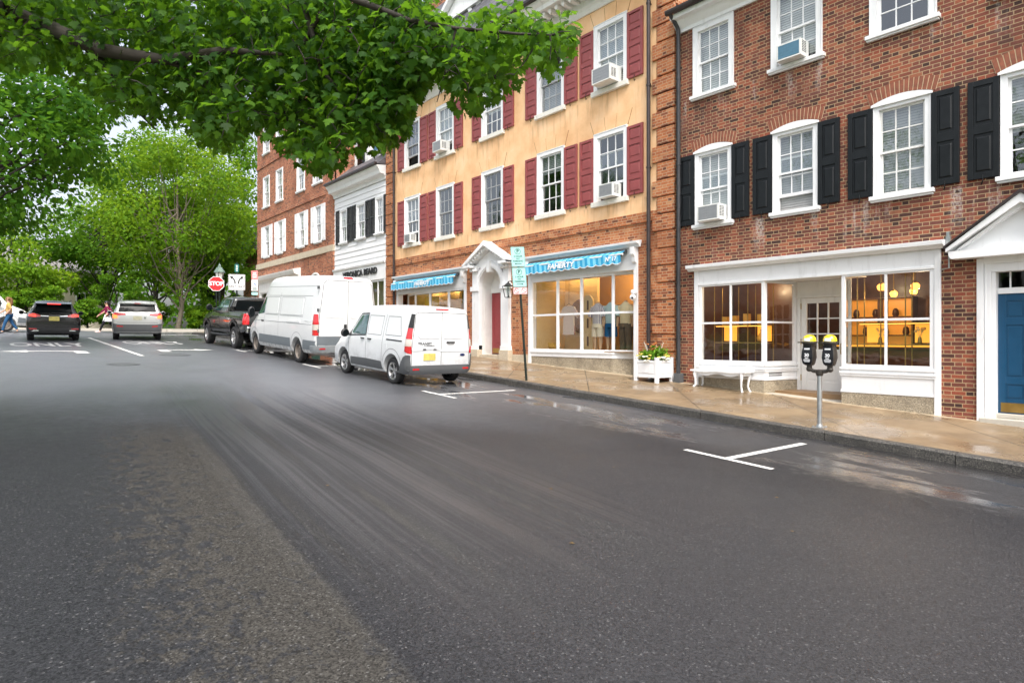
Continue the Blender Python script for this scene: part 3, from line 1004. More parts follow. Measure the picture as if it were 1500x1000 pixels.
# eaves
mb = MB()
profile_run(mb, [(-.02, 7.48), (.05, 7.48), (.06, 7.56), (.16, 7.66), (.20, 7.72), (.32, 7.74), (.34, 7.84), (-.02, 7.86)], AY0, AY1 + .02)
mb.build('eaves_cornice', WHITE, bA, world=True)
mb = MB()
n = 10
pts = [(D - .34 - .07 + .07 * math.cos(a), 7.90 + .075 * math.sin(a)) for a in [math.pi + math.pi * i / n for i in range(n + 1)]]
pts += [(D - .34 + .0, 7.93), (D - .48, 7.93)]
mb.prism(pts[:n + 1] + [(D - .338, 7.93), (D - .482, 7.93)], 'y', AY0, AY1 + .06)
mb.build('gutter', GUTTER, bA, world=True)
mb = MB(); mb.prism([(D - .40, 7.935), (D + 4.5, 10.9), (D + 9.3, 7.95)], 'y', AY0 - .1, AY1)
mb.build('roof', SLATE, bA, world=True)
pipe(bA, 9.40, zb(9.4) + .22, 7.5, GUTTER_GREY, top=[(D - .12, 9.41, 7.62), (D - .38, 9.44, 7.86)])
mb = MB(); mb.box(D - .17, D - .01, 9.31, 9.49, zb(9.4) - .02, zb(9.4) + .22); mb.build('drain_boot', PLASTIC_GREY, bA, world=True)

# --- white shopfront of the brick building
mb = MB()
x0 = D - .035
mb.box(x0 - .012, D + .2, 8.74 + .13, 8.985, zb(9) - .05, 1.60)                          # posts at the two ends
mb.box(x0 - .012, D + .2, 3.855, 3.855 + .10, zb(3.9) - .05, 1.60)
mb.box(x0, D + .22, 3.955, 8.87, 1.27, 1.60)                                            # fascia board
mb.box(x0 - .02, x0 - .001, 3.955, 8.87, 1.25, 1.30)
profile_run(mb, [(.036, 1.60), (.10, 1.60), (.15, 1.645), (.21, 1.66), (.22, 1.735), (-.02, 1.765)], 3.78, 9.12)
shopfront = mb.build('shopfront', WHITE, bA, world=True, bevel=.005)


def glazed(par, p0, p1, z0, z1, cols, rows, post=.07, bar=.028, head=.07, mat=WHITE, glassmat=SHOP_GLASS, th=.06, name='window', endposts=(True, True)):
    """framed glazing between plan points p0 and p1 (both x,y)"""
    p0, p1 = Vector((*p0, 0)), Vector((*p1, 0)); ln = (p1 - p0).length
    u = (p1 - p0) / ln; n = Vector((-u.y, u.x, 0))
    if n.x > 0: n = -n                                      # outward = towards the street
    def bx(mb, a, b, c, d, o0, o1):
        v = []
        for z in (c, d):
            for s, o in ((a, o0), (b, o0), (b, o1), (a, o1)):
                q = p0 + u * s + n * o; v.append((q.x, q.y, z))
        mb.mesh(v, [(0, 3, 2, 1), (4, 5, 6, 7), (0, 1, 5, 4), (1, 2, 6, 5), (2, 3, 7, 6), (3, 0, 4, 7)])
    mb = MB()
    a0 = post if endposts[0] else 0; a1 = ln - post if endposts[1] else ln
    if endposts[0]: bx(mb, 0, post, z0, z1, -th, 0)
    if endposts[1]: bx(mb, ln - post, ln, z0, z1, -th, 0)
    bx(mb, a0, a1, z0, z0 + head, -th, .001); bx(mb, a0, a1, z1 - head, z1, -th, .001)
    for c in range(1, cols):
        s = a0 + (a1 - a0) * c / cols; bx(mb, s - bar, s + bar, z0 + head, z1 - head, -th + .01, -.006)
    for r in range(1, rows):
        z = z0 + head + (z1 - z0 - 2 * head) * r / rows; bx(mb, a0, a1, z - bar, z + bar, -th + .012, -.008)
    fr = mb.build(name, mat, par, world=True, bevel=.004)
    g = MB()
    q = [(p0 + u * s - n * th * .5) for s in (a0, a1)]
    g.face([(q[0].x, q[0].y, z0 + head), (q[1].x, q[1].y, z0 + head), (q[1].x, q[1].y, z1 - head), (q[0].x, q[0].y, z1 - head)])
    g.build('pane', glassmat, fr, world=True)
    return fr


REC = 1.0
gz0, gz1 = -.57, 1.27
# left bay: front and its return into the doorway; right bay the same
wA1 = glazed(bA, (D - .03, 8.86), (D - .03, 7.20), gz0, gz1, 2, 2, head=.055, bar=.022)
wA2 = glazed(bA, (D - .03, 7.20), (D + REC, 6.98), gz0, gz1, 1, 2, post=.09, head=.055, bar=.022)
wA3 = glazed(bA, (D - .03, 5.57), (D - .03, 3.96), gz0, gz1, 2, 2, head=.055, bar=.022)
wA4 = glazed(bA, (D - .03, 5.57), (D + REC, 5.86), gz0, gz1, 1, 2, post=.09, head=.055, bar=.022)
bays = [[(D - .03, 8.87), (D - .03, 7.20), (D + REC, 6.98), (D + REC, 8.87)], [(D - .03, 3.955), (D - .03, 5.57), (D + REC, 5.86), (D + REC, 3.955)]]
for k, poly in enumerate(bays):
    mb = MB()
    zl = -.93 if k == 0 else -1.07
    mb.prism(poly, 'z', zl, gz0 + .002)
    cy = sum(p[1] for p in poly) / 4; cx = D + .5
    grow = lambda e: [(cx + (px - cx) * (1 + e / .6), cy + (py - cy) * (1 + e / .8)) for px, py in poly]
    mb.prism(grow(.035), 'z', -.70, -.655); mb.prism(grow(.022), 'z', -.745, -.701); mb.prism(grow(.03), 'z', -.62, -.572)
    mb.prism(grow(.014), 'z', zl - .002, zl + .05)
    mb.build('stall_riser', WHITE, shopfront, world=True, bevel=.005)
    mb = MB()
    mb.prism([(px + (.012 if px > D else -.004), py) for px, py in poly], 'z', -2.0, zl - .004)
    mb.build('granite_base', GRANITE, shopfront, world=True, bevel=.008)
# the grille sits on the return face of the bay
mb = MB()
u = Vector((REC + .03, -.22, 0)).normalized(); nn = Vector((u.y, -u.x, 0))
if nn.y > 0: nn = -nn
for i in range(4):
    a = Vector((D + .10, 7.18, 0)); z = -.84 + i * .045
    q = [a + nn * .012, a + u * .42 + nn * .012]
    mb.mesh([(q[0].x, q[0].y, z), (q[1].x, q[1].y, z), (q[1].x, q[1].y, z + .024), (q[0].x, q[0].y, z + .024)], [(0, 1, 2, 3)])
mb.build('vent_grille', PLASTIC_GREY, shopfront, world=True, fix=False)
# recessed entrance: door, transom board, ceiling and sloping threshold
xr = D + REC
mb = MB()
mb.box(xr, xr + .09, 5.86, 5.93, zb(6) - .2, 1.27); mb.box(xr, xr + .09, 6.90, 6.98, zb(6) - .2, 1.27)
mb.box(xr + .001, xr + .09, 5.93, 6.90, .90, 1.27); mb.box(xr - .03, xr, 5.86, 6.98, .90, .95)
mb.build('doorway', WHITE_OLD, shopfront, world=True, bevel=.005)
dz0 = zb(6.4) + .06
def shop_door():
    mb = MB(); ya, yb, za, zb_ = 5.94, 6.89, dz0, .895
    xx = xr + .02
    st = .12
    mb.box(xx, xx + .045, ya, ya + st, za, zb_); mb.box(xx, xx + .045, yb - st, yb, za, zb_)
    for a, b in ((za, za + .22), (-.42, -.25), (zb_ - .12, zb_)): mb.box(xx + .001, xx + .044, ya + st, yb - st, a, b)
    mb.box(xx + .014, xx + .03, ya + st, yb - st, za + .22, -.42)
    mb.box(xx + .006, xx + .013, ya + st + .05, yb - st - .05, za + .27, -.47)
    for c in (1, 2):
        y = ya + st + (yb - ya - 2 * st) * c / 3; mb.box(xx + .004, xx + .04, y - .014, y + .014, -.25, zb_ - .12)
    for r in (1, 2):
        z = -.25 + (zb_ - .12 + .25) * r / 3; mb.box(xx + .005, xx + .039, ya + st, yb - st, z - .014, z + .014)
    d = mb.build('door', WHITE_OLD, bA, world=True, bevel=.004)
    g = MB(); g.face([(xx + .02, ya + st, -.25), (xx + .02, yb - st, -.25), (xx + .02, yb - st, zb_ - .12), (xx + .02, ya + st, zb_ - .12)]); g.build('pane', SHOP_GLASS, d, world=True)
    h = MB()
    for z in (-.95, -.15, .65): h.tube([(xx - .006, yb + .004, z), (xx - .006, yb + .004, z + .13)], .012, 8)
    h.build('hinge', BRASS, d, world=True)
    h = MB(); h.tube([(xx, ya + .06, -.35), (xx - .06, ya + .06, -.34), (xx - .06, ya + .06, -.12), (xx, ya + .06, -.11)], .011, 8); h.build('handle', BRASS, d, world=True)
shop_door()
mb = MB(); mb.box(D + .19, xr, 5.5, 7.3, 1.275, 1.30); mb.build('porch_ceiling', WHITE_OLD, shopfront, world=True)
mb = MB()
mb.mesh([(D - .02, 5.52, zb(5.5) + .004), (D - .02, 7.25, zb(7.2) + .004), (xr + .1, 7.0, dz0 - .01), (xr + .1, 5.84, dz0 - .01)], [(0, 3, 2, 1)])
mb.build('threshold', CONCRETE, shopfront, world=True)
# small conduit with a junction box at the shopfront's corner
mb = MB()
mb.box(D - .07, D - .002, 3.70, 3.77, 1.62, 1.80); mb.tube([(D - .03, 3.73, 1.62), (D - .03, 3.73, 1.24), (D - .03, 3.86, 1.22)], .014, 8)
mb.box(D - .075, D - .001, 3.71, 3.76, 1.80, 1.88)
mb.build('conduit', STEEL, bA, world=True)

# --- blue entrance door under the pediment
yc = 2.66
mb = MB()
for a, b in ((yc + .40, 3.32), (2 * yc - 3.32, yc - .40)):
    s = 1 if a > yc else -1
    o = 3.32 if s > 0 else 2 * yc - 3.32
    i = yc + s * .40
    mb.box(D - .05, D + .05, o, o - s * .10, zb(yc) - .02, 1.36); mb.box(D - .03, D + .05, o - s * .10, o - s * .20, zb(yc) - .02, 1.30)
    mb.box(D - .045, D + .06, o - s * .115, o - s * .135, zb(yc) - .02, 1.30)
    mb.box(D - .005, D + .20, o - s * .20, i, zb(yc) + .10, 1.26)
mb.box(D - .05, D + .05, 2 * yc - 3.22, 3.22, 1.26, 1.37); mb.box(D - .03, D + .2, 2 * yc - 3.12, 3.12, 1.12, 1.26)
mb.box(D + .10, D + .2, yc - .40, yc + .40, .75, .85)
mb.box(D + .12, D + .18, yc - .011, yc + .011, .85, 1.12); mb.box(D + .12, D + .18, yc - .24, yc - .22, .85, 1.12); mb.box(D + .12, D + .18, yc + .22, yc + .24, .85, 1.12)
ent = mb.build('entrance_surround', WHITE, bA, world=True, bevel=.006)
mb = MB(); mb.face([(D + .15, yc - .4, .85), (D + .15, yc + .4, .85), (D + .15, yc + .4, 1.12), (D + .15, yc - .4, 1.12)])
mb.build('transom_pane', SHOP_GLASS, ent, world=True)
mb = MB()
hw = 1.0
mb.prism([(yc - hw, 1.50), (yc + hw, 1.50), (yc, 2.27)], 'x', D - .10, D + .02)                    # tympanum
mb.prism([(yc - hw + .03, 1.37), (yc + hw - .03, 1.37), (yc + hw, 1.42), (yc + hw + .01, 1.50), (yc - hw - .01, 1.50), (yc - hw, 1.42)], 'x', D - .30, D + .01)
for s in (-1, 1):
    y0, y1 = yc + s * (hw + .04), yc
    sl = .77 / 1.0
    mb.prism([(y0, 1.49), (y0, 1.55), (y1, 1.55 + (hw + .04) * sl), (y1, 1.40 + (hw + .04) * sl)], 'x', D - .33, D + .01)
    mb.prism([(y0 - s * .16, 1.50 + .02), (y0 - s * .14, 1.53), (y1, 1.41 + (hw + .04) * sl), (y1, 1.33 + (hw + .04) * sl)], 'x', D - .24, D)
ped = mb.build('pediment', WHITE, bA, world=True)
mb = MB()
for s in (-1, 1):
    y0 = yc + s * (hw + .07); sl = .77
    mb.prism([(y0, 1.553), (y0, 1.585), (yc, 1.60 + (hw + .05) * sl), (yc, 1.553 + (hw + .04) * sl)], 'x', D - .36, D + .005)
mb.build('pediment_roof', GUTTER, ped, world=True)


def panelled_door(par, ya, yb, za, zb_, x, mat, rows, name='door', kick=.16, cols=2):
    mb = MB()
    mb.box(x + .012, x + .05, ya, yb, za, zb_)
    st = .11
    zs = [za + .24] + rows + [zb_ - .12]
    mb.box(x, x + .011, ya, ya + st, za, zb_); mb.box(x, x + .011, yb - st, yb, za, zb_)
    ym = (ya + yb) / 2
    if cols == 2: mb.box(x + .0005, x + .011, ym - .05, ym + .05, za + .2, zb_ - .1)
    mb.box(x + .001, x + .011, ya + st, yb - st, za, za + .24); mb.box(x + .001, x + .011, ya + st, yb - st, zb_ - .12, zb_)
    for z in rows: mb.box(x + .001, x + .011, ya + st, yb - st, z - .06, z + .06)
    edges = [za + .24] + rows + [zb_ - .12]
    cl = [(ya + st, ym - .05), (ym + .05, yb - st)] if cols == 2 else [(ya + st, yb - st)]
    for i in range(len(edges) - 1):
        a = edges[i] + (.06 if i > 0 else 0) + .03; b = edges[i + 1] - (.06 if i < len(edges) - 2 else 0) - .03
        for c, d in cl: mb.box(x + .004, x + .0125, c + .03, d - .03, a, b)
    dr = mb.build(name, mat, par, world=True, bevel=.004)
    k = MB(); k.box(x - .004, x, ya + .04, yb - .04, za + .02, za + .02 + kick); k.build('kick_plate', BRASS, dr, world=True)
    k = MB(); k.sphere((x - .05, ya + .07, za + 1.0), .032); k.tube([(x, ya + .07, za + 1.0), (x - .04, ya + .07, za + 1.0)], .012, 8); k.build('knob', BRASS, dr, world=True, smooth=60)
    return dr


panelled_door(bA, yc - .40, yc + .40, zb(yc) + .18, .75, D + .13, BLUE_DOOR, [-.72, .28])
mb = MB(); mb.box(D - .16, D + .2, 2.02, 3.26, -2.0, zb(yc) + .10); mb.box(D + .02, D + .3, 2.1, 3.22, zb(yc) + .1, zb(yc) + .175)
mb.build('doorstep', CONCRETE, ent, world=True, bevel=.012)

# ================================================================== peach stucco building
BY0, BY1 = 9.53, 24.30
SB = 3.26                                # stucco starts here
bB = thing('stucco_building', 'peach stucco building with dark red shutters above two shopfronts with blue awnings', 'building', (D, 17, zb(17)))
BW = [11.68, 14.07, 16.94, 19.80, 22.17]
WH = .60
holes = []
for c in BW:
    holes += [(c - WH + .03, c + WH - .03, 3.80, 5.68), (c - WH + .03, c + WH - .03, 6.89, 8.70)]
low_holes = [(10.74, 15.06, -3, 2.40), (18.46, 23.40, -3, 2.40), (16.34, 17.58, -3, 2.40)]
mb = MB(); wall(mb, D, 10.0, 23.9, SB, 10.3, holes); mb.build('stucco_wall', STUCCO, bB, world=True, fix=False)
mb = MB(); wall(mb, D, 9.63, BY1, -3, SB, low_holes); mb.build('brick_wall', BRICK_B, bB, world=True, fix=False)
mb = MB(); shell(mb, BY0 + .02, BY1 - .02, -3, 10.3); mb.build('rear_walls', BRICK_B, bB, world=True)
mb = MB()
mb.box(D - .03, D + .05, 10.2, 23.55, 3.02, SB + .008); mb.box(D - .045, D + .05, 10.2, 23.55, 3.005, 3.05)
mb.build('string_course', BRICK_B, bB, world=True, bevel=.004)
# brick quoins at both ends
for k, (ya, yb, inner) in enumerate(((9.53, 10.23, 1), (23.62, 24.32, -1))):
    mb = MB(); z = -2.6 + (0 if k else .1); i = 0
    mb.box(D - .012, D + .1, ya + .10, yb - .10, -3, 10.2)
    while z < 9.2:
        cut = .16 if i % 2 else 0.0
        if inner > 0: a, b = ya + .02, yb - cut
        else: a, b = ya + cut, yb - .02
        mb.box(D - .055, D + .1, a, b, z, z + .395); z += .435; i += 1
    mb.build('quoin', BRICK_B if k else BRICK_B, bB, world=True, bevel=.008)
pipe(bB, 10.30, zb(10) + .3, 9.3, GUTTER, x=D - .11)
pipe(bB, 23.50, zb(23.5), 9.3, GUTTER, x=D - .11)
# jack arches scored in the stucco
for c in BW:
    for z in (5.70, 8.73):
        mb = MB()
        t = .40; sp = .14; w = WH + .02
        for a0, a1 in ((-1, -.30), (-.30, .30), (.30, 1)):
            g = .008
            p = [(c + a0 * w + g, z + .012), (c + a1 * w - g, z + .012), (c + a1 * (w + sp) - g, z + t), (c + a0 * (w + sp) + g, z + t)]
            mb.prism(p, 'x', D - .010, D + .01)
        fa = mb.build('flat_arch', STUCCO, bB, world=True, bevel=.004)
        mb = MB()
        for a0 in (-1, -.30, .30, 1):
            g = .009; b0, b1 = c + a0 * w, c + a0 * (w + sp)
            mb.prism([(b0 - g, z + .012), (b0 + g, z + .012), (b1 + g, z + t), (b1 - g, z + t)], 'x', D - .004, D + .01)
        mb.box(D - .004, D + .01, c - w - .03, c + w + .03, z + .002, z + .013)
        mb.build('arch_joint', STUCCO_JOINT, fa, world=True)
spec = {(0, 0): (None, 0), (0, 1): (BLIND_GREY, .3), (0, 2): (None, 0), (0, 3): (None, 0), (0, 4): (BLIND_GREY, .35),
        (1, 0): (BLIND, 1), (1, 1): (BLIND_GREY, 1), (1, 2): (BLIND, .55), (1, 3): (BLIND, .8), (1, 4): (None, 0)}
storm = {(0, 2), (0, 3), (1, 1), (1, 4)}
for f_, (z0, z1) in enumerate(((3.79, 5.70), (6.88, 8.73))):
    for i, c in enumerate(BW):
        b, dr = spec[(f_, i)]
        sash_window(bB, c - WH, c + WH, z0, z1, blind=b, blind_drop=dr, cas=.13, sill_mat=STONE_SILL, sill_h=.14, sash_mat=GREY_SASH if (f_, i) in storm else WHITE, raised=.42 if (f_ == 0 and i in (0, 4)) or (f_ == 1 and i in (0, 3, 4)) else 0)
        panel_shutter(bB, c + WH + .01, c + WH + .54, z0 - .01, z1 - .09, RED_SHUT, 4)
        panel_shutter(bB, c - WH - .54, c - WH - .01, z0 - .01, z1 - .09, RED_SHUT, 4)
ac_unit(11.66, 6.90, .66, .42, .42, 'large white air conditioner in the top floor peach facade window nearest the brick building')
ac_unit(11.60, 3.81, .52, .36, .30, 'white air conditioner in the peach facade lower window above the right awning end')
ac_unit(19.85, 6.90, .55, .38, .36, 'small air conditioner in the peach facade top floor beside the maple leaves')
ac_unit(22.20, 3.81, .46, .34, .24, 'small white air conditioner in the peach facade lower window nearest the white clapboard house')
# cornice with blocks
mb = MB()
profile_run(mb, [(-.02, 9.18), (.05, 9.18), (.09, 9.26), (.10, 9.30), (.14, 9.36), (.14, 9.56), (.20, 9.60), (.62, 9.62), (.63, 9.74), (.72, 9.82), (.74, 9.90), (-.02, 9.98)], BY0, BY1)
y = BY0 + .2
while y < BY1 - .15:
    mb.box(D - .52, D - .13, y - .055, y + .055, 9.50, 9.60); mb.sphere((D - .48, y, 9.49), .045, 8, 5); y += .275
mb.build('cornice', WHITE_OLD, bB, world=True)
mb = MB(); mb.prism([(D - .86, 9.905), (D - .72, 9.905), (D - .72, 10.02), (D - .86, 10.02)], 'y', BY0, BY1); mb.build('gutter', GUTTER, bB, world=True, bevel=.02)
mb = MB(); mb.prism([(D - .70, 9.99), (D + .9, 13.4), (D + 5, 14.2), (D + 9, 13.4), (D + 9.1, 10.32), (D + .4, 10.32)], 'y', BY0 + .01, BY1 - .01); mb.build('roof', SLATE, bB, world=True)
mb = MB(); mb.box(D + 1.2, D + 2.6, 21.3, 22.9, 10.5, 16.5); mb.box(D + 1.12, D + 2.68, 21.22, 22.98, 16.3, 16.6); mb.build('chimney', BRICK_D, bB, world=True)
for yc_ in (18.9, 13.4):
    mb = MB(); x0 = D + .18; hw = 1.15
    mb.box(x0, D + 3, yc_ - hw, yc_ + hw, 10.2, 12.0)
    for s in (-1, 1): mb.box(x0 - .08, x0, yc_ + s * hw, yc_ + s * (hw - .28), 10.2, 11.75)
    mb.box(x0 - .16, D + 3, yc_ - hw - .14, yc_ + hw + .14, 11.75, 11.93)
    mb.prism([(yc_ - hw - .05, 11.93), (yc_ + hw + .05, 11.93), (yc_, 12.78)], 'x', x0 - .05, D + 3)
    for s in (-1, 1):
        y0 = yc_ + s * (hw + .22)
        mb.prism([(y0, 11.88), (y0, 12.03), (yc_, 13.05), (yc_, 12.83)], 'x', x0 - .26, D + 3)
    n = 12
    arc = [(yc_ + .72 * math.cos(math.pi * i / n), 11.25 + .72 * math.sin(math.pi * i / n) * 1.25) for i in range(n + 1)]
    inn = [(yc_ + .56 * math.cos(math.pi * i / n), 11.25 + .56 * math.sin(math.pi * i / n) * 1.25) for i in range(n + 1)]
    for i in range(n): mb.prism([arc[i], arc[i + 1], inn[i + 1], inn[i]], 'x', x0 - .12, x0 - .001)
    dm = mb.build('dormer', WHITE, bB, world=True)
    g = MB(); g.box(x0 - .012, x0 - .002, yc_ - .54, yc_ + .54, 10.35, 11.9); g.build('dormer_pane', CAR_GLASS, dm, world=True)


# --- shopfronts under the awnings
def bay_shopfront(plan, y0, y1, flip, name_label):
    """plan: street-side plan points of the glazing, from the far end to the near end"""
    mb = MB()
    x0 = D - .04
    mb.box(x0, D + .2, y0 - .02, y0 + .11, zb(y0) - .3, 2.40); mb.box(x0, D + .2, y1 - .11, y1 + .02, zb(y1) - .3, 2.40)
    mb.box(x0 + .01, D + .25, y0 + .11, y1 - .11, 1.80, 2.40)
    profile_run(mb, [(.045, 2.38), (.08, 2.38), (.12, 2.45), (.20, 2.47), (.21, 2.53), (-.02, 2.57)], y0 - .13, y1 + .13)
    for yy in (y0 + .05, y1 - .05):
        mb.prism([(D - .2, 2.38), (D - .03, 2.38), (D - .03, 1.98), (D - .07, 1.96), (D - .11, 2.0), (D - .13, 2.12), (D - .19, 2.2)], 'y', yy - .06, yy + .06)
    for (a, b) in zip(plan, plan[1:]):
        pass
    sf = mb.build('shopfront', WHITE, bB, world=True, bevel=.004)
    m = len(plan) - 1
    for i in range(m):
        glazed(bB, plan[i], plan[i + 1], -.40, 1.80, 1, 2, post=.045, bar=.03, head=.07)
    r = MB()
    back = [(D + .9, plan[-1][1]), (D + .9, plan[0][1])]
    r.prism([(x - .045, y) for x, y in plan] + back, 'z', -.44, -.398)
    r.prism([(x - .02, y) for x, y in plan] + back, 'z', -.56, -.441)
    r.build('stall_riser', WHITE, sf, world=True)
    r = MB(); r.prism([(x - .005, y) for x, y in plan] + back, 'z', -2.4, -.562); r.build('granite_base', GRANITE, sf, world=True, bevel=.006)
    r = MB(); r.prism([(x + .02, y) for x, y in plan] + back, 'z', 1.80, 1.84); r.build('soffit', WHITE_OLD, sf, world=True)
    return sf


planR = [(D - .01, 14.95), (D - .01, 13.78), (D, 12.80), (D + .07, 11.66), (D + .42, 10.85)]
planL = [(D + .42, 23.29), (D + .07, 22.1), (D, 20.9), (D - .01, 19.6), (D - .01, 18.57)]
bay_shopfront(planR, 10.74, 15.06, False, '')
bay_shopfront(planL, 18.46, 23.40, True, '')


def awning(y0, y1, words, xr_, right_words=None):
    """half-closed awning: roller box, short sloping cloth and scalloped valance"""
    e = thing('awning', words[1], 'awning', (D, (y0 + y1) / 2, 2.2), group='blue shop awnings')
    xv = D - .27
    zt, zh = 2.215, 2.00
    mb = MB(); mb.tube([(xv + .01, y0 - .02, zt), (xv + .01, y1 + .02, zt)], .026, 10); mb.build('front_bar', LETTER_WHITE, e, world=True, smooth=50)
    mb = MB(); mb.tube([(D - .10, y0, 2.30), (D - .10, y1, 2.30)], .06, 12)
    for yy in (y0 + .2, y1 - .2): mb.tube([(D - .05, yy, 2.20), (xv + .03, yy, zt - .02)], .016, 6)
    mb.build('roller', PLASTIC_GREY, e, world=True)
    n = int((y1 - y0) / .098); dy = (y1 - y0) / n
    hem = lambda yy: zh - .05 * abs(math.sin((yy - y0) / (dy * 3) * math.pi))
    mb = MB()
    for i in range(n):
        mb.mat(i % 2)
        a, b = y0 + i * dy, y0 + (i + 1) * dy
        mb.mesh([(D - .11, a, 2.335), (D - .11, b, 2.335), (xv - .012, b, zt + .022), (xv - .012, a, zt + .022)], [(0, 1, 2, 3)])
        # valance: stripes that hang with a shallow wave and a scalloped hem
        for k in range(4):
            ya, yb = a + dy * k / 4, a + dy * (k + 1) / 4
            wv = lambda yy: xv - .02 + .010 * math.sin((yy - y0) * 9)
            sk = -.05
            mb.face([(wv(ya) + .012, ya - sk, zt + .02), (wv(yb) + .012, yb - sk, zt + .02), (wv(yb) - .01, yb, hem(yb)), (wv(ya) - .01, ya, hem(ya))])
    cl = mb.build('canvas', [AWN_BLUE, AWN_LIGHT], e, world=True, fix=False)
    mb = MB()
    N = n * 4
    for i in range(N):
        ya, yb = y0 + (y1 - y0) * i / N, y0 + (y1 - y0) * (i + 1) / N
        wv = lambda yy: xv - .036 + .010 * math.sin((yy - y0) * 9)
        mb.face([(wv(ya), ya, hem(ya) + .012), (wv(yb), yb, hem(yb) + .012), (wv(yb), yb, hem(yb) - .008), (wv(ya), ya, hem(ya) - .008)])
    mb.build('white_hem', LETTER_WHITE, cl, world=True, fix=False)
    mb = MB()
    add_text(mb, words[0], .20, frame_mtx((xv - .045, xr_, 2.10), (0, -1, 0), (0, 0, 1)), shear=.18, bold=.008, width=1.3)
    if right_words:
        mb.build('lettering', LETTER_WHITE, cl, world=True); mb = MB()
        add_text(mb, right_words, .16, frame_mtx((xv - .045, y0 + .36, 2.11), (0, -1, 0), (0, 0, 1)), shear=.15, bold=.006)
    mb.build('lettering', LETTER_WHITE, cl, world=True)
    return e


awning(11.05, 14.95, ('FAHERTY', 'blue striped awning lettered FAHERTY over the lit clothes window beside the sign post'), 13.35, 'Nº 17')
awning(18.85, 23.40, ('FAHERTY', 'blue striped awning over the shop window behind the white vans'), 21.0)

# --- arched red entrance
yc = 16.96
mb = MB()
zd = 1.56
HO = .60                                      # half opening
for s in (-1, 1):
    o = yc + s * 1.0; i = yc + s * HO
    mb.box(D - .12, D + .02, o, i, zb(yc) + .28, 1.62)
    mb.box(D - .15, D + .02, o + s * .03, i - s * .0, zb(yc) + .28, zb(yc) + .42)
    mb.box(D - .17, D + .02, o + s * .05, i - s * .005, 1.62, 1.78)
    mb.box(D - .11, D + .02, o, i + s * .12, 1.78, 2.42)
    mb.box(D - .18, D + .02, o + s * .07, i + s * .08, 2.30, 2.46)
    for k in range(3): mb.sphere((D - .19, o - s * (.03 + .13 * k), 2.33), .055, 8, 6)
n = 16
ri, ro = HO, HO + .20
arc = lambda r, i: (yc + r * math.cos(math.pi * i / n), 1.76 + r * math.sin(math.pi * i / n))
for i in range(n):
    mb.prism([arc(ri, i), arc(ri, i + 1), arc(ro, i + 1), arc(ro, i)], 'x', D - .13, D + .02)
    mb.prism([arc(ri + .05, i), arc(ri + .05, i + 1), arc(ro - .03, i + 1), arc(ro - .03, i)], 'x', D - .155, D - .131)
mb.prism([(yc - .07, 2.22), (yc + .07, 2.22), (yc + .10, 2.60), (yc - .10, 2.60)], 'x', D - .20, D)
tymp = [(yc - 1.0, 2.42), (yc - .74, 2.42)] + [arc(ro - .01, i) for i in range(n, -1, -1) if arc(ro, i)[1] > 2.42] + [(yc + .74, 2.42), (yc + 1.0, 2.42), (yc + .95, 2.5), (yc, 3.08), (yc - .95, 2.5)]
mb.prism(tymp, 'x', D - .06, D + .01)
for s in (-1, 1):
    y0 = yc + s * 1.24; sl = .62
    top = 2.46 + 1.24 * sl
    mb.prism([(y0, 2.44), (y0, 2.53), (yc, top + .02), (yc, top - .13)], 'x', D - .40, D + .01)
    mb.prism([(y0 - s * .08, 2.44), (y0 - s * .06, 2.47), (yc, top - .13), (yc, top - .24)], 'x', D - .26, D + .005)
    mb.box(D - .40, D + .01, y0, yc + s * .78, 2.42, 2.50)
    for k in range(8):
        u = .12 + k * .105
        mb.box(D - .33, D - .06, y0 + (yc - y0) * u - .03, y0 + (yc - y0) * u + .03, 2.44 + (top - .16 - 2.44) * u - .07, 2.44 + (top - .16 - 2.44) * u + .0)
surr = mb.build('entrance_surround', WHITE, bB, world=True)
# deep panelled reveals and barrel soffit
mb = MB()
RD = .46
for s in (-1, 1):
    yi = yc + s * (HO + .005)
    mb.box(D + .0, D + RD, yi, yi + s * .05, zb(yc) + .02, 1.78)
    for a, b in ((-.42, .28), (.40, 1.50)):
        mb.box(D + .12, D + RD - .1, yi - s * .008, yi, a, b)
for i in range(n):
    mb.prism([arc(ri + .002, i), arc(ri + .002, i + 1), arc(ri + .04, i + 1), arc(ri + .04, i)], 'x', D, D + RD)
mb.prism([arc(ri + .01, i) for i in range(n + 1)], 'x', D + RD - .03, D + RD + .06)
mb.box(D + RD - .06, D + RD + .05, yc - HO, yc + HO, 1.56, 1.77)
mb.build('panelled_reveal', WHITE_OLD, surr, world=True)
panelled_door(bB, yc - HO, yc + HO, zb(yc) + .14, 1.56, D + RD - .01, RED_DOOR, [-.1, .95], cols=2)
mb = MB()
for s in (-1, 1): mb.box(D - .20, D + .01, yc + s * 1.07, yc + s * (HO - .01), zb(yc) - .3, zb(yc) + .28)
mb.box(D - .12, D + RD, yc - HO, yc + HO, zb(yc) - .3, zb(yc) + .11)
mb.box(D - .03, D + .02, 15.08, yc - 1.08, -2, zb(15.5) + .22); mb.box(D - .03, D + .02, yc + 1.08, 18.44, -2, zb(18) + .2)
mb.build('base_stone', BASE_STONE, surr, world=True, bevel=.01)

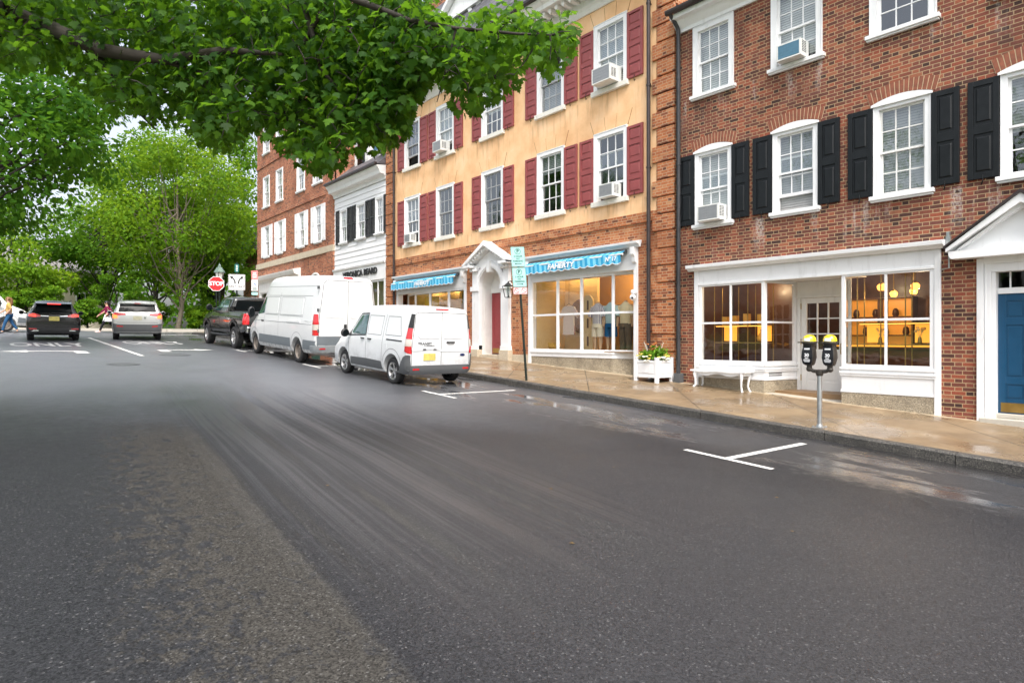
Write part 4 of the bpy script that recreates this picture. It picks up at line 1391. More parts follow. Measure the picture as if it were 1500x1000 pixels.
# wall lantern beside the entrance
e = thing('wall_lantern', 'black iron wall lantern on a bracket right of the arched red door', 'lantern', (D, 15.62, 1.55))
mb = MB(); mb.tube([(0, 0, .25), (-.12, 0, .30), (-.40, 0, .24)], .014, 6); mb.tube([(0, 0, .0), (-.15, 0, .18), (-.30, 0, .245)], .010, 6); mb.box(-.012, 0, -.04, .04, -.06, .34)
mb.build('bracket', IRON, e)
mb = MB()
cx = -.40; t0, b0 = .13, .075; zt, zb0 = .10, -.26
for sx, sy in ((1, 1), (1, -1), (-1, -1), (-1, 1)): mb.tube([(cx + sx * t0, sy * t0, zt), (cx + sx * b0, sy * b0, zb0)], .011, 5)
for z, r in ((zt, t0), (zb0, b0)):
    for (a, b) in (((1, 1), (1, -1)), ((1, -1), (-1, -1)), ((-1, -1), (-1, 1)), ((-1, 1), (1, 1))): mb.tube([(cx + a[0] * r, a[1] * r, z), (cx + b[0] * r, b[1] * r, z)], .011, 5)
mb.lathe([(.19, .10), (.13, .15), (.05, .20), (.02, .25), (.001, .26)], (cx, 0, 0), 'z', 4)
mb.build('lantern_cage', IRON, e)
mb = MB(); mb.lathe([(.07, -.25), (.118, .095)], (cx, 0, 0), 'z', 4); mb.build('lantern_glass', PANE, e)
# security camera at the shopfront corner
e = thing('security_camera', 'white dome security camera on the white shopfront post by the planter', 'security camera', (D - .04, 10.76, 1.12))
mb = MB(); mb.lathe([(.06, 0), (.075, -.02), (.075, -.09), (.06, -.11)], (-.10, 0, .14), 'z', 16); mb.box(-.10, 0, -.03, .03, .06, .12); mb.build('mount', WHITE, e, smooth=40)
mb = MB(); mb.sphere((-.13, 0, -.06), .085, 16, 10); mb.build('dome', WHITE, e, smooth=60)
mb = MB(); mb.sphere((-.19, -.03, -.07), .035, 10, 8); mb.build('lens', PLASTIC_BLACK, e, smooth=60)

# ================================================================== white clapboard building
CY0, CY1 = 24.34, 29.62
bC = thing('clapboard_building', 'white clapboard shop with black louvred shutters and a slate roof', 'building', (D, 27, zb(27)))
CW = [(24.55, 25.30), (26.25, 27.15), (28.12, 28.92)]
mb = MB(); wall(mb, D + .03, CY0, CY1, -2.5, 7.1, [(a + .03, b - .03, 4.60, 6.12) for a, b in CW] + [(24.5, 29.4, -2.2, 2.55)])
z = 3.30
while z < 6.9:
    for a, b in ((CY0, CY1),):
        segs = [a] + [v for w_ in CW for v in w_] + [b]
        if 4.4 < z + .12 < 6.15:
            for i in range(0, len(segs), 2):
                if segs[i + 1] - segs[i] > .02: mb.mesh([(D + .0, segs[i], z), (D + .0, segs[i + 1], z), (D + .028, segs[i + 1], z + .25), (D + .028, segs[i], z + .25), (D + .03, segs[i], z), (D + .03, segs[i + 1], z)], [(0, 1, 2, 3), (0, 4, 5, 1)])
        else:
            mb.mesh([(D + .0, a, z), (D + .0, b, z), (D + .028, b, z + .25), (D + .028, a, z + .25), (D + .03, a, z), (D + .03, b, z)], [(0, 1, 2, 3), (0, 4, 5, 1)])
    z += .25
mb.build('clapboard_wall', CLAP, bC, world=True, fix=False)
mb = MB(); shell(mb, CY0, CY1, -2.5, 7.1); mb.build('rear_walls', CLAP, bC, world=True)
for a, b in CW:
    sash_window(bC, a, b, 4.58, 6.14, cas=.08, blind=BLIND_GREY, blind_drop=.4, x=D)
    louvre_shutter(bC, b + .02, b + .44, 4.52, 6.16, DARK_SHUT)
    louvre_shutter(bC, max(a - .44, CY0 + .01), a - .02, 4.52, 6.16, DARK_SHUT)
mb = MB()
mb.box(D - .05, D + .02, CY0, CY1, 2.55, 3.26)
profile_run(mb, [(.03, 3.22), (.10, 3.24), (.12, 3.32), (-.02, 3.36)], CY0, CY1)
mb.box(D - .04, D + .2, 24.36, 24.50, -2, 2.55); mb.box(D - .04, D + .2, 29.40, 29.60, -2, 2.55)
sf = mb.build('shopfront', WHITE, bC, world=True)
mb = MB()
add_text(mb, 'VERONICA BEARD', .37, frame_mtx((D - .085, 26.75, 2.95), (0, -1, 0), (0, 0, 1)), bold=.016, extrude=.012, width=1.12)
mb.build('shop_lettering', LETTER_BLACK, sf, world=True)
glazed(bC, (D, 29.39), (D, 26.9), -.2, 2.54, 3, 2, post=.06)
glazed(bC, (D, 26.9), (D, 24.51), -.2, 2.54, 4, 2, post=.06)
mb = MB(); mb.box(D - .02, D + .25, 24.51, 29.39, -2, -.21); mb.build('stall_riser', WHITE, sf, world=True)
mb = MB(); mb.box(D + .02, D + .03, 24.62, 25.05, .5, 1.45); mb.build('window_poster', LETTER_BLACK, sf, world=True)
mb = MB(); add_text(mb, 'VB', .28, frame_mtx((D + .015, 24.84, 1.0), (0, -1, 0), (0, 0, 1)), bold=.01); mb.build('poster_lettering', LETTER_WHITE, sf, world=True)
mb = MB(); mb.box(D + 1.5, D + 1.6, CY0 + .2, CY1 - .2, -2, 3.2); mb.build('shop_back_wall', plain('warm_plaster', (.45, .38, .28), .9), bC, world=True)
mb = MB()
profile_run(mb, [(-.02, 6.80), (.04, 6.80), (.06, 6.92), (.14, 7.0), (.30, 7.02), (.34, 7.16), (.44, 7.28), (.46, 7.34), (-.02, 7.40)], CY0, CY1 - .01)
mb.build('eaves_cornice', WHITE, bC, world=True)
mb = MB(); mb.prism([(D - .58, 7.345), (D - .44, 7.345), (D - .44, 7.46), (D - .58, 7.46)], 'y', CY0, CY1 - .01); mb.build('gutter', GUTTER, bC, world=True, bevel=.02)
mb = MB(); mb.prism([(D - .42, 7.41), (D + 4.3, 11.4), (D + 9, 7.41)], 'y', CY0 + .01, CY1 - .01); mb.build('roof', SLATE, bC, world=True)
for yc_ in (25.75, 28.2):
    mb = MB(); x0 = D + .75
    z = 8.2
    while z < 9.6: mb.box(x0 - .012 * ((int(z * 7)) % 2), D + 3.6, yc_ - .72, yc_ + .72, z, z + .14); z += .14
    mb.prism([(yc_ - .9, 9.6), (yc_ + .9, 9.6), (yc_, 10.35)], 'x', x0 - .12, D + 4)
    dm = mb.build('dormer', WHITE_OLD, bC, world=True)
    g = MB(); g.box(x0 - .03, x0 - .014, yc_ - .38, yc_ + .38, 8.35, 9.5); g.build('dormer_pane', CAR_GLASS, dm, world=True)
ac_unit(25.75, 8.35, .62, .42, .45, 'air conditioner in the slate roof dormer above the black louvred shutters', AC_BLUE, x=D + .72)

# ================================================================== corner brick building
DY0, DY1 = 29.62, 41.15
bD = thing('corner_brick_building', 'orange red brick corner building with white shutters at the street crossing', 'building', (D, 35, zb(35)))
DWL = [(31.15, 31.95), (33.40, 34.20), (36.65, 37.45), (38.85, 39.75)]
DWU = [(31.05, 32.2), (33.35, 34.45), (36.6, 37.7), (38.85, 39.95)]
DWT = [(31.05, 32.2), (33.35, 34.45), (36.6, 37.7), (38.85, 39.95)]
hs = [(a + .02, b - .02, 4.97, 6.80) for a, b in DWL] + [(a + .02, b - .02, 8.02, 9.85) for a, b in DWU] + [(a + .02, b - .02, 11.3, 12.9) for a, b in DWT] + [(34.1, 40.7, -1.5, 3.3), (31.2, 32.7, 0, 2.55)]
mb = MB(); wall(mb, D, DY0, DY1, -2, 13.6, hs); mb.build('brick_wall', BRICK_D, bD, world=True, fix=False)
mb = MB(); shell(mb, DY0, DY1, -2, 13.6); mb.build('rear_walls', BRICK_D, bD, world=True)
mb = MB(); mb.box(D - .06, D + .1, DY0 - .0, DY0 + .9, -2, 13.5); mb.build('corner_pier', BRICK_D, bD, world=True, bevel=.01)
mb = MB(); mb.box(D - .08, D + .05, DY0 - .02, DY1 + .02, 4.28, 4.60); mb.build('stone_belt', BASE_STONE, bD, world=True, bevel=.01)
mb = MB(); mb.box(D - .05, D + .05, DY0 + .91, DY1, 7.22, 7.34); mb.box(D - .05, D + .05, DY0 + .91, DY1, 10.5, 10.66); mb.build('string_course', BRICK_D, bD, world=True)
for i, (a, b) in enumerate(DWL):
    sash_window(bD, a, b, 4.97, 6.82, blind=BLIND_GREY, blind_drop=.4, cas=.07)
    panel_shutter(bD, b + .02, b + .5, 4.95, 6.82, WHITE_SHUT, 2); panel_shutter(bD, a - .5, a - .02, 4.95, 6.82, WHITE_SHUT, 2)
for a, b in DWU: sash_window(bD, a, b, 8.02, 9.86, blind=BLIND_GREY, blind_drop=.6, cas=.09)
for a, b in DWT: sash_window(bD, a, b, 11.3, 12.9, cas=.09)
mb = MB()
profile_run(mb, [(-.02, 3.30), (.10, 3.32), (.14, 3.42), (.34, 3.50), (.42, 3.66), (.44, 3.74), (-.02, 3.84)], 33.95, 40.9)
mb.box(D - .06, D + .2, 34.1, 40.7, 2.8, 3.31)
for yy in (34.1, 36.2, 38.5, 40.6): mb.box(D - .05, D + .2, yy - .1, yy + .1, -1, 2.8)
sf = mb.build('shopfront', WHITE_OLD, bD, world=True)
glazed(bD, (D, 40.5), (D, 34.2), -.1, 2.8, 6, 2)
mb = MB(); mb.box(D + 1.5, D + 1.6, DY0 + .2, DY1 - .2, -2, 4); mb.build('shop_back_wall', DARK_ROOM, bD, world=True)
n = 12
mb = MB(); mb.prism([(31.2 + .75 - .75 * math.cos(math.pi * i / n), 2.55 + .75 * math.sin(math.pi * i / n)) for i in range(n + 1)], 'x', D - .02, D + .01); mb.prism([(31.25, 0), (32.65, 0), (32.65, 2.56), (31.25, 2.56)], 'x', D + .1, D + .12)
mb.build('arched_window', CAR_GLASS_TEAL, bD, world=True)
mb = MB()
for i in range(n):
    p = lambda r, i: (31.95 - r * math.cos(math.pi * i / n), 2.55 + r * math.sin(math.pi * i / n))
    mb.prism([p(.76, i), p(.76, i + 1), p(.86, i + 1), p(.86, i)], 'x', D - .04, D + .01)
mb.build('arch_trim', WHITE_OLD, bD, world=True)
mb = MB(); profile_run(mb, [(-.02, 13.3), (.1, 13.3), (.4, 13.6), (.45, 13.8), (-.02, 13.9)], DY0, DY1); mb.build('cornice', WHITE_OLD, bD, world=True)
mb = MB(); mb.prism([(D - .3, 13.85), (D + 4, 16.5), (D + 9, 13.85)], 'y', DY0, DY1); mb.build('roof', SLATE, bD, world=True)
mb = MB(); mb.box(D + .6, D + 2.4, DY0 + .05, DY0 + 1.2, 13.5, 18); mb.build('chimney', BRICK_D, bD, world=True)

# ================================================================== far side of the crossing
def far_house(name, label, x0, x1, y0, y1, z0, z1, wm, roofm, rise, wins):
    e = thing(name, label, 'house', ((x0 + x1) / 2, y0, z0))
    mb = MB(); mb.box(x0, x1, y0, y1, z0 - 1, z1); mb.build('wall', wm, e, world=True)
    mb = MB(); mb.prism([(y0 - .5, z1), (y1 + .5, z1), ((y0 + y1) / 2, z1 + rise)], 'x', x0 - .5, x1 + .5); mb.build('roof', roofm, e, world=True)
    for wx, wz, ww, wh in wins:
        mb = MB()
        mb.box(wx - .1, wx, y0 - .06, y0, wz, wz + wh); mb.box(wx + ww, wx + ww + .1, y0 - .06, y0, wz, wz + wh)
        mb.box(wx - .1, wx + ww + .1, y0 - .07, y0, wz + wh, wz + wh + .12); mb.box(wx - .14, wx + ww + .14, y0 - .10, y0, wz - .1, wz)
        mb.box(wx + ww / 2 - .03, wx + ww / 2 + .03, y0 - .03, y0 - .012, wz, wz + wh); mb.box(wx, wx + ww, y0 - .035, y0 - .013, wz + wh / 2 - .03, wz + wh / 2 + .03)
        w = mb.build('window', WHITE, e, world=True)
        mb = MB(); mb.box(wx, wx + ww, y0 - .012, y0 - .002, wz, wz + wh); mb.build('pane', CAR_GLASS, w, world=True)
    return e


TAN = plain('tan_house_render', (.60, .54, .44), .85, var=.1, scale=3)
GREY_ROOF = plain('grey_shingle_roof', (.23, .22, .21), .8, var=.25, scale=6)
far_house('house', 'tan house with grey roof half hidden behind the leaves', -5, 8.5, 66, 76, 1.0, 5.6, TAN, GREY_ROOF, 3.0, [(-3, 2, 1.2, 1.8), (0, 2, 1.2, 1.8), (3.2, 2, 1.2, 1.8), (6, 2, 1.2, 1.8)])
far_house('brick_house', 'distant dark brick house seen between the signs and the corner building', 20.4, 30, 58, 68, 1.0, 8.5, BRICK_D, GREY_ROOF, 2.5, [(21.2, 2.2, 1.0, 1.8), (24, 2.2, 1.0, 1.8), (21.2, 5.4, 1.0, 1.7), (24, 5.4, 1, 1.7)])
mb = MB(); mb.box(5.0, 9.6, 55.0, 55.3, road_z(5, 51), road_z(5, 51) + 1.35); mb.box(4.95, 9.65, 54.95, 55.35, road_z(5, 51) + 1.35, road_z(5, 51) + 1.45)
tag(mb.build('garden_wall', TAN, bevel=.02), 'low tan garden wall on the lawn between the two stopped cars', 'wall')

# ================================================================== lit shop interiors
WARM = plain('warm_shop_wall', (.50, .27, .07), .8, var=.06)
CREAM = plain('cream_shop_wall', (.58, .43, .22), .8, var=.05)
WOODF = plain('shop_oak_floor', (.26, .16, .08), .5, var=.25, scale=8)
REDW = plain('mahogany_panel', (.10, .042, .022), .35, var=.3, scale=6)
NAVY = plain('brown_shop_ceiling', (.17, .10, .055), .7)
LAMP_GLOW = emit('globe_lamp_glow', (1.0, .42, .07), 2.0)
CABINET_GLOW = emit('dim_cabinet_glow', (1.0, .42, .06), .16)
SHELF_GLOW = emit('lit_display_case', (1.0, .45, .05), .55)


def lamp_light(name, loc, power, r=.08, col=(1, .66, .30)):
    l = bpy.data.lights.new(name, 'POINT'); l.energy = power; l.shadow_soft_size = r; l.color = col
    o = bpy.data.objects.new(name, l); o.location = loc; COL.objects.link(o); return o


# --- jewellery shop in the brick building
xb = D + 4.2
mb = MB()
mb.mat(0).box(xb, xb + .1, 3.3, 9.35, -2, 2.2)
mb.mat(1).box(D + .3, xb, 3.3, 9.35, 1.9, 2.0)
mb.mat(2).box(D + .3, xb, 3.3, 9.35, -1.3, -1.16)
mb.mat(0).box(D + .3, xb, 9.2, 9.3, -1.5, 2.2); mb.box(D + .3, xb, 3.35, 3.45, -1.5, 2.2)
mb.mat(3).box(D + 1.9, D + 2.0, 7.3, 9.1, -1.1, 1.9)
mb.mat(2).box(D + .02, D + .95, 7.25, 8.85, -.59, -.565); mb.box(D + .02, D + .95, 3.97, 5.55, -.59, -.565)
mb.build('shop_interior', [REDW, NAVY, WOODF, REDW], bA, world=True)


def display_shelf(label, y0, y1, x, z0, lvl):
    e = thing('display_shelf', label, 'display shelf', (x, (y0 + y1) / 2, z0), group='brass display shelves in the window')
    mb = MB(); n = 4
    for i in range(n):
        y = y0 + (y1 - y0) * i / (n - 1)
        for xx in (x, x + .34): mb.tube([(xx, y, z0), (xx, y, 1.22)], .012, 6)
    for z in lvl: mb.box(x - .01, x + .36, y0, y1, z - .018, z)
    mb.build('brass_frame', BRASS, e, world=True)
    mb = MB()
    for i in (0, 2):
        a = y0 + (y1 - y0) * i / 3 + .05; b = y0 + (y1 - y0) * (i + 1) / 3 - .05
        mb.box(x + .34, x + .36, a, b, lvl[0] + .03, lvl[0] + .38)
    mb.build('lit_back_panel', SHELF_GLOW, e, world=True)
    mb = MB()
    for z in lvl[1:]:
        mb.box(x + .02, x + .06, y0 + .03, y1 - .03, z - .03, z - .019)
    mb.build('strip_lamp', LAMP_GLOW, e, world=True)
    return e


display_shelf('brass shelf unit with glowing cases behind the left window of the brick building', 7.35, 8.65, D + .30, -.56, (-.10, .30))
display_shelf('brass shelf unit with glowing cases behind the right window of the brick building', 4.10, 5.40, D + .30, -.56, (-.12, .30))
VASE = plain('amber_ceramic', (.65, .30, .03), .35)
e = thing('vase', 'round amber vase standing on the brass shelf above the white bench', 'vase', (D + .42, 7.50, -.10))
mb = MB(); mb.lathe([(.04, 0), (.10, .04), (.115, .11), (.08, .18), (.035, .23), (.045, .30), (.035, .30)], seg=18); mb.build('vase_body', VASE, e, smooth=50)
for k, (y, h, z) in enumerate(((8.20, .22, .305), (7.9, .26, .305), (8.45, .2, .305), (7.55, .24, .305))):
    mb = MB(); mb.box(D + .40, D + .54, y - .06, y + .06, z, z + h); mb.box(D + .395, D + .40, y - .045, y + .045, z + .02, z + h - .02)
    tag(mb.build('gift_box', VASE, bevel=.004), ('amber box on the upper brass shelf ' + ('nearest the window post', 'second from the vase', 'at the far end', 'right above the vase')[k]), 'box', 'amber boxes on the brass shelf')
FLW = plain('pale_blossom', (.85, .62, .25), .7)
for k, (y, x, n) in enumerate(((5.02, D + .42, 7), (4.34, D + .45, 6))):
    e = thing('flower_vase', 'small glass vase of pale flowers on the lit shelf, ' + ('nearer the door' if k == 0 else 'farther from the door'), 'flowers', (x, y, -.12), group='flower vases in the jewellery window')
    mb = MB(); mb.lathe([(.03, 0), (.04, .05), (.03, .12), (.022, .14)], seg=12); mb.build('vase', BRASS, e, smooth=50)
    mb = MB()
    for i in range(n):
        a = random.uniform(0, 6.28); r = random.uniform(.02, .09); h = random.uniform(.18, .32)
        q = (r * math.cos(a), r * math.sin(a), h); mb.tube([(0, 0, .12), q], .004, 4); mb.sphere(q, random.uniform(.018, .032), 7, 5)
    mb.build('blossoms', FLW, e, smooth=60)
# schoolhouse pendant lamps
for k, (y, x, z, s) in enumerate(((5.25, 1.1, 1.06, .75), (5.30, 1.9, .96, .7), (4.95, 2.0, 1.0, .7), (4.66, 1.2, 1.05, .75), (4.27, 1.1, 1.05, .75), (4.30, 2.0, .93, .7), (7.0, 1.6, 1.10, .75))):
    e = thing('pendant_lamp', ('glowing amber globe lamp hanging in the brick shop, ' + ('upper one nearest the door', 'low one beside the far post', 'small one left of the centre bar', 'upper one near the centre bar', 'upper one at the right edge', 'lower one at the right edge', 'seen through the doorway side window')[k]), 'lamp', (D + x, y, z), group='globe lamps in the brick shop')
    mb = MB(); mb.lathe([(.02, -.07 * s), (.07 * s, -.10 * s), (.10 * s, -.05 * s), (.11 * s, .02 * s), (.07 * s, .07 * s), (.05 * s, .075 * s)], seg=16); mb.build('globe', LAMP_GLOW, e, smooth=60)
    mb = MB(); mb.lathe([(.055 * s, .07 * s), (.06 * s, .10 * s), (.02, .13 * s), (.012, .14 * s)], seg=12); mb.tube([(0, 0, .13 * s), (0, 0, 1.9 - z)], .010, 6); mb.build('stem', BRASS, e, smooth=40)
lamp_light('shop_lamp_light', (D + 1.6, 4.7, .95), 26, .12, (1, .72, .42))
lamp_light('shop_lamp_light', (D + 1.3, 8.0, 1.2), 18, .12, (1, .70, .40))
lamp_light('shop_lamp_light', (D + 2.8, 6.3, 1.2), 24, .12, (1, .72, .42))
for k, (y0, y1) in enumerate(((3.9, 5.3), (5.6, 7.1))):
    e = thing('wall_cabinet', ('lit wall cabinet at the back of the brick shop, nearer the blue door' if k == 0 else 'lit wall cabinet at the back of the brick shop, behind the glazed door'), 'cabinet', (xb - .2, (y0 + y1) / 2, -.2), group='lit cabinets at the back of the brick shop')
    mb = MB()
    for y in (y0, (y0 + y1) / 2, y1): mb.box(xb - .3, xb - .01, y - .02, y + .02, -.4, 1.0)
    for z in (-.4, .05, .5, .98): mb.box(xb - .31, xb - .012, y0 + .021, y1 - .021, z, z + .03)
    mb.build('carcass', REDW, e, world=True)
    mb = MB(); mb.box(xb - .03, xb - .013, y0 + .02, y1 - .02, -.36, .97); mb.build('lit_back', CABINET_GLOW, e, world=True)
    for i in range(6):
        mb = MB(); y = y0 + .18 + (y1 - y0 - .36) * i / 5; z = (.08, .53)[i % 2]; mb.lathe([(.05, 0), (.075, .06), (.06, .16), (.03, .20)], (xb - .16, y, z), 'z', 10); mb.build('jar', REDW, e, world=True, smooth=50)
for k in range(5):
    y = 3.9 + k * .9; mb = MB(); mb.lathe([(.001, 0), (.05, 0), (.06, .02)], seg=14); e = mb.build('ceiling_spot', LAMP_GLOW); e.location = (D + 1.6 + .5 * (k % 2), y, 1.878)
    tag(e, 'small recessed ceiling spot glowing in the brick shop', 'ceiling lamp', 'ceiling spots in the brick shop')
e = thing('counter', 'long dark sales counter inside the brick shop', 'counter', (D + 2.9, 5, -1.16))
mb = MB(); mb.box(D + 2.6, D + 3.2, 3.8, 6.8, -1.16, -.25); mb.box(D + 2.55, D + 3.25, 3.75, 6.85, -.25, -.20); mb.build('counter_body', REDW, e, world=True, bevel=.01)
mb = MB(); mb.box(D + 2.56, D + 3.24, 3.8, 6.8, -.198, -.17); mb.build('glass_top', SHELF_GLOW, e, world=True)

# --- clothes shop under the right awning
mb = MB()
mb.mat(0).box(D + 2.6, D + 2.7, 10.7, 15.2, -1.2, 2.6); mb.mat(3).box(D + 2.55, D + 2.6, 10.75, 12.9, -1.2, 1.0)
mb.mat(1).box(D + .26, D + 2.6, 15.0, 15.1, -1.2, 2.6); mb.box(D + .5, D + 2.6, 10.66, 10.74, -1.2, 2.6)
mb.mat(1).box(D + .26, D + 2.6, 10.7, 15.1, 2.1, 2.2)
mb.mat(2).box(D + .05, D + 2.6, 10.9, 14.94, -.397, -.37)
mb.mat(1).box(D + 1.5, D + 1.6, 13.55, 15.0, -.37, 2.1)
mb.build('shop_interior', [WARM, CREAM, WOODF, REDW], bB, world=True)
for y, x, p in ((11.4, .8, 34), (12.7, .9, 36), (14.2, .8, 30), (12.4, 2.0, 24)): lamp_light('shop_spot_light', (D + x, y, 1.85), p, .06, (1, .70, .33))
SKIN_FORM = plain('mannequin_form', (.42, .27, .15), .6)


def fabric(name, col, stripe=None):
    t = NT(name); o = t.obj(); sp = t.new('ShaderNodeSeparateXYZ'); t.l.new(o, sp.inputs[0])
    n = t.noise(o, 14, 4, .6)
    c = t.mix(n, tuple(k * .8 for k in col), col)
    if stripe:
        w = t.M('FRACT', t.M('MULTIPLY', sp.outputs[1], 26.0)); c = t.mix(t.M('GREATER_THAN', w, .6), c, stripe)
    t.set(color=c, rough=.9, spec=.15, normal=t.bump(t.noise(t.scaled(o, 1, 1, .35), 9, 3), .6, .02)); return t.m


def mannequin(y, x, shirt, lower, label, long=False, z=-.36, kind='shirt'):
    e = thing('mannequin', label, 'mannequin', (D + x, y, z), group='mannequins in the clothes window')
    hgt = 1.02
    mb = MB()
    sec = [(.62, .155, .105), (.70, .165, .115), (.85, .165, .115), (1.0, .185, .115), (1.10, .195, .105), (1.16, .17, .09), (1.20, .10, .07), (1.235, .062, .058)]
    seg = 20; v = []; f = []
    for zz, a, b in sec:
        for k in range(seg):
            an = 2 * math.pi * k / seg; v.append((b * math.cos(an), a * math.sin(an), zz))
    for i in range(len(sec) - 1):
        for k in range(seg): f.append((i * seg + k, i * seg + (k + 1) % seg, (i + 1) * seg + (k + 1) % seg, (i + 1) * seg + k))
    mb.mesh(v, f)
    for s in (-1, 1): mb.tube([(0, s * .16, 1.13), (0, s * .225, 1.02), (-.02, s * .25, .88)], [.065, .072, .078], 10)
    mb.build('shirt', shirt, e, smooth=60)
    mb = MB()
    for s in (-1, 1): mb.tube([(0, s * .085, .68), (0, s * .095, .45), (0, s * .10, .36 if not long else .05)], [.10, .10, .095 if not long else .075], 12)
    mb.tube([(0, -.0, .60), (0, 0, .70)], [.15, .15], 14)
    mb.build('trousers' if long else 'shorts', lower, e, smooth=60)
    mb = MB()
    for s in (-1, 1):
        mb.tube([(0, s * .10, .42), (.0, s * .10, .22), (0, s * .10, .05), (-.03, s * .10, .012), (-.09, s * .10, .012)], [.06, .052, .032, .03, .026], 10)
        mb.tube([(-.02, s * .25, .90), (-.03, s * .255, .74), (-.05, s * .24, .62)], [.036, .03, .022], 8)
    mb.tube([(0, 0, 1.2), (0, 0, 1.27)], [.055, .05], 10)
    mb.build('form', SKIN_FORM, e, smooth=60)
    e.scale = (1.06, 1.08, 1.10)
    return e


F1 = fabric('striped_shirt_cloth', (.55, .52, .50), (.16, .15, .22)); F2 = fabric('pale_blue_shirt_cloth', (.33, .45, .46)); F3 = fabric('cream_print_shirt_cloth', (.62, .52, .33))
G1 = fabric('cream_shorts_cloth', (.62, .55, .42)); G2 = fabric('blue_shorts_cloth', (.008, .085, .21)); G3 = fabric('dark_trouser_cloth', (.09, .065, .04))
Y1 = fabric('yellow_dress_cloth', (.72, .40, .05)); W1 = fabric('white_shirt_cloth', (.66, .60, .50), (.50, .30, .28))
mannequin(12.50, .38, F1, G1, 'mannequin in a striped shirt and cream shorts behind the shop window')
mannequin(12.02, .40, F2, G2, 'mannequin in a pale blue shirt and bright blue shorts')
mannequin(11.52, .44, F3, G3, 'mannequin in a cream print shirt and long dark trousers', True)
e = thing('hanging_dress', 'yellow dress hanging at the right end of the clothes window', 'dress', (D + .85, 11.10, -.34))
mb = MB()
v = []; f = []; seg = 18
for i, (zz, a) in enumerate(((.05, .21), (.4, .17), (.7, .12), (.85, .15), (.98, .15), (1.05, .05))):
    for k in range(seg): an = 2 * math.pi * k / seg; rr = a * (1 + .14 * math.sin(an * 6) * (1 if i < 3 else .2)); v.append((rr * .55 * math.cos(an), rr * math.sin(an), zz))
for i in range(5):
    for k in range(seg): f.append((i * seg + k, i * seg + (k + 1) % seg, (i + 1) * seg + (k + 1) % seg, (i + 1) * seg + k))
mb.mesh(v, f); mb.build('cloth', Y1, e, smooth=60)
mb = MB(); mb.tube([(0, 0, 1.05), (0, 0, 2.4)], .006, 5); mb.tube([(0, -.18, 1.0), (0, 0, 1.07), (0, .18, 1.0)], .008, 5); mb.build('hanger', IRON, e)
e = thing('surfboard', 'cream surfboard shaped panel with three dark slots standing in the clothes window', 'display panel', (D + .75, 13.25, -.36))
mb = MB(); n = 14
mb.prism([(-.20, 0), (.20, 0)] + [(.20 * math.cos(math.pi * i / n), 1.42 + .24 * math.sin(math.pi * i / n)) for i in range(n + 1)], 'x', 0, .05); mb.build('board', CREAM, e, bevel=.01)
mb = MB()
for z in (.12, .66, 1.2): mb.prism([(-.035 + 0, z), (.035, z)] + [(.035 * math.cos(math.pi * i / 8), z + .26 + .035 * math.sin(math.pi * i / 8)) for i in range(9)], 'x', -.006, .001)
mb.build('slot', REDW, e)
WICK = plain('woven_wicker', (.22, .115, .05), .8, var=.5, scale=30, bump=.4)
e = thing('wicker_disc', 'large round woven disc hanging on the clothes shop wall', 'wall disc', (D + 1.4, 14.2, .70))
mb = MB()
mb.lathe([(.001, 0), (.40, .02), (.52, .03), (.55, .05), (.52, .07), (.001, .06)], (0, 0, 0), 'x', 30); mb.build('weave', WICK, e, smooth=50)
e = thing('hanging_shirt', 'pale checked shirt hanging in front of the round woven disc', 'shirt', (D + .7, 14.0, .1))
mb = MB(); mb.prism([(-.24, 0), (.24, 0), (.22, .62), (.36, .50), (.42, .60), (.24, .86), (.08, .90), (-.08, .90), (-.24, .86), (-.42, .60), (-.36, .50), (-.22, .62)], 'x', -.03, .03); mb.build('cloth', W1, e, bevel=.015)
mb = MB(); mb.tube([(0, -.2, .86), (0, 0, .96), (0, .2, .86)], .008, 5); mb.tube([(0, 0, .96), (0, 0, 1.99)], .005, 5); mb.build('hanger', IRON, e)
e = thing('wicker_basket', 'yellow woven basket on the clothes window floor', 'basket', (D + .5, 14.45, -.37))
mb = MB(); mb.lathe([(.14, 0), (.19, .10), (.20, .22), (.17, .22), (.15, .03)], seg=18); mb.build('basket_body', plain('straw_weave', (.55, .33, .06), .8, var=.5, scale=26, bump=.4), e)
e = thing('clothes_shelf', 'dark wooden wall shelf with hats above the mannequins', 'shelf', (D + 2.3, 12.2, .95))
mb = MB(); mb.box(D + 2.2, D + 2.6, 10.9, 13.2, .93, .97); mb.box(D + 2.25, D + 2.6, 10.9, 13.2, .30, .34); mb.build('board', REDW, e, world=True)
for k, (y, c) in enumerate(((12.3, (.6, .42, .16)), (11.3, (.5, .22, .08)), (11.75, (.20, .10, .05)))):
    e = thing('straw_hat', ('wide golden straw hat', 'orange brown felt hat', 'dark brown hat')[k] + ' on the shelf in the clothes shop', 'hat', (D + 2.35, y, .975), group='hats on the shelf')
    mb = MB(); mb.lathe([(.001, .005), (.20, 0), (.21, .012), (.11, .02), (.10, .10), (.06, .135), (.001, .13)], seg=20); mb.build('hat', plain('hat_felt_%d' % k, c, .8), e, smooth=50)
mb = MB(); mb.tube([(D + 1.9, 10.95, 1.02), (D + 1.9, 13.2, 1.02)], .012, 6)
mb.tube([(D + 1.9, 11.0, 1.02), (D + 1.9, 11.0, -.37)], .012, 6); mb.tube([(D + 1.9, 13.15, 1.02), (D + 1.9, 13.15, -.37)], .012, 6)
tag(mb.build('clothes_rail', IRON), 'black clothes rail behind the mannequins', 'clothes rail')
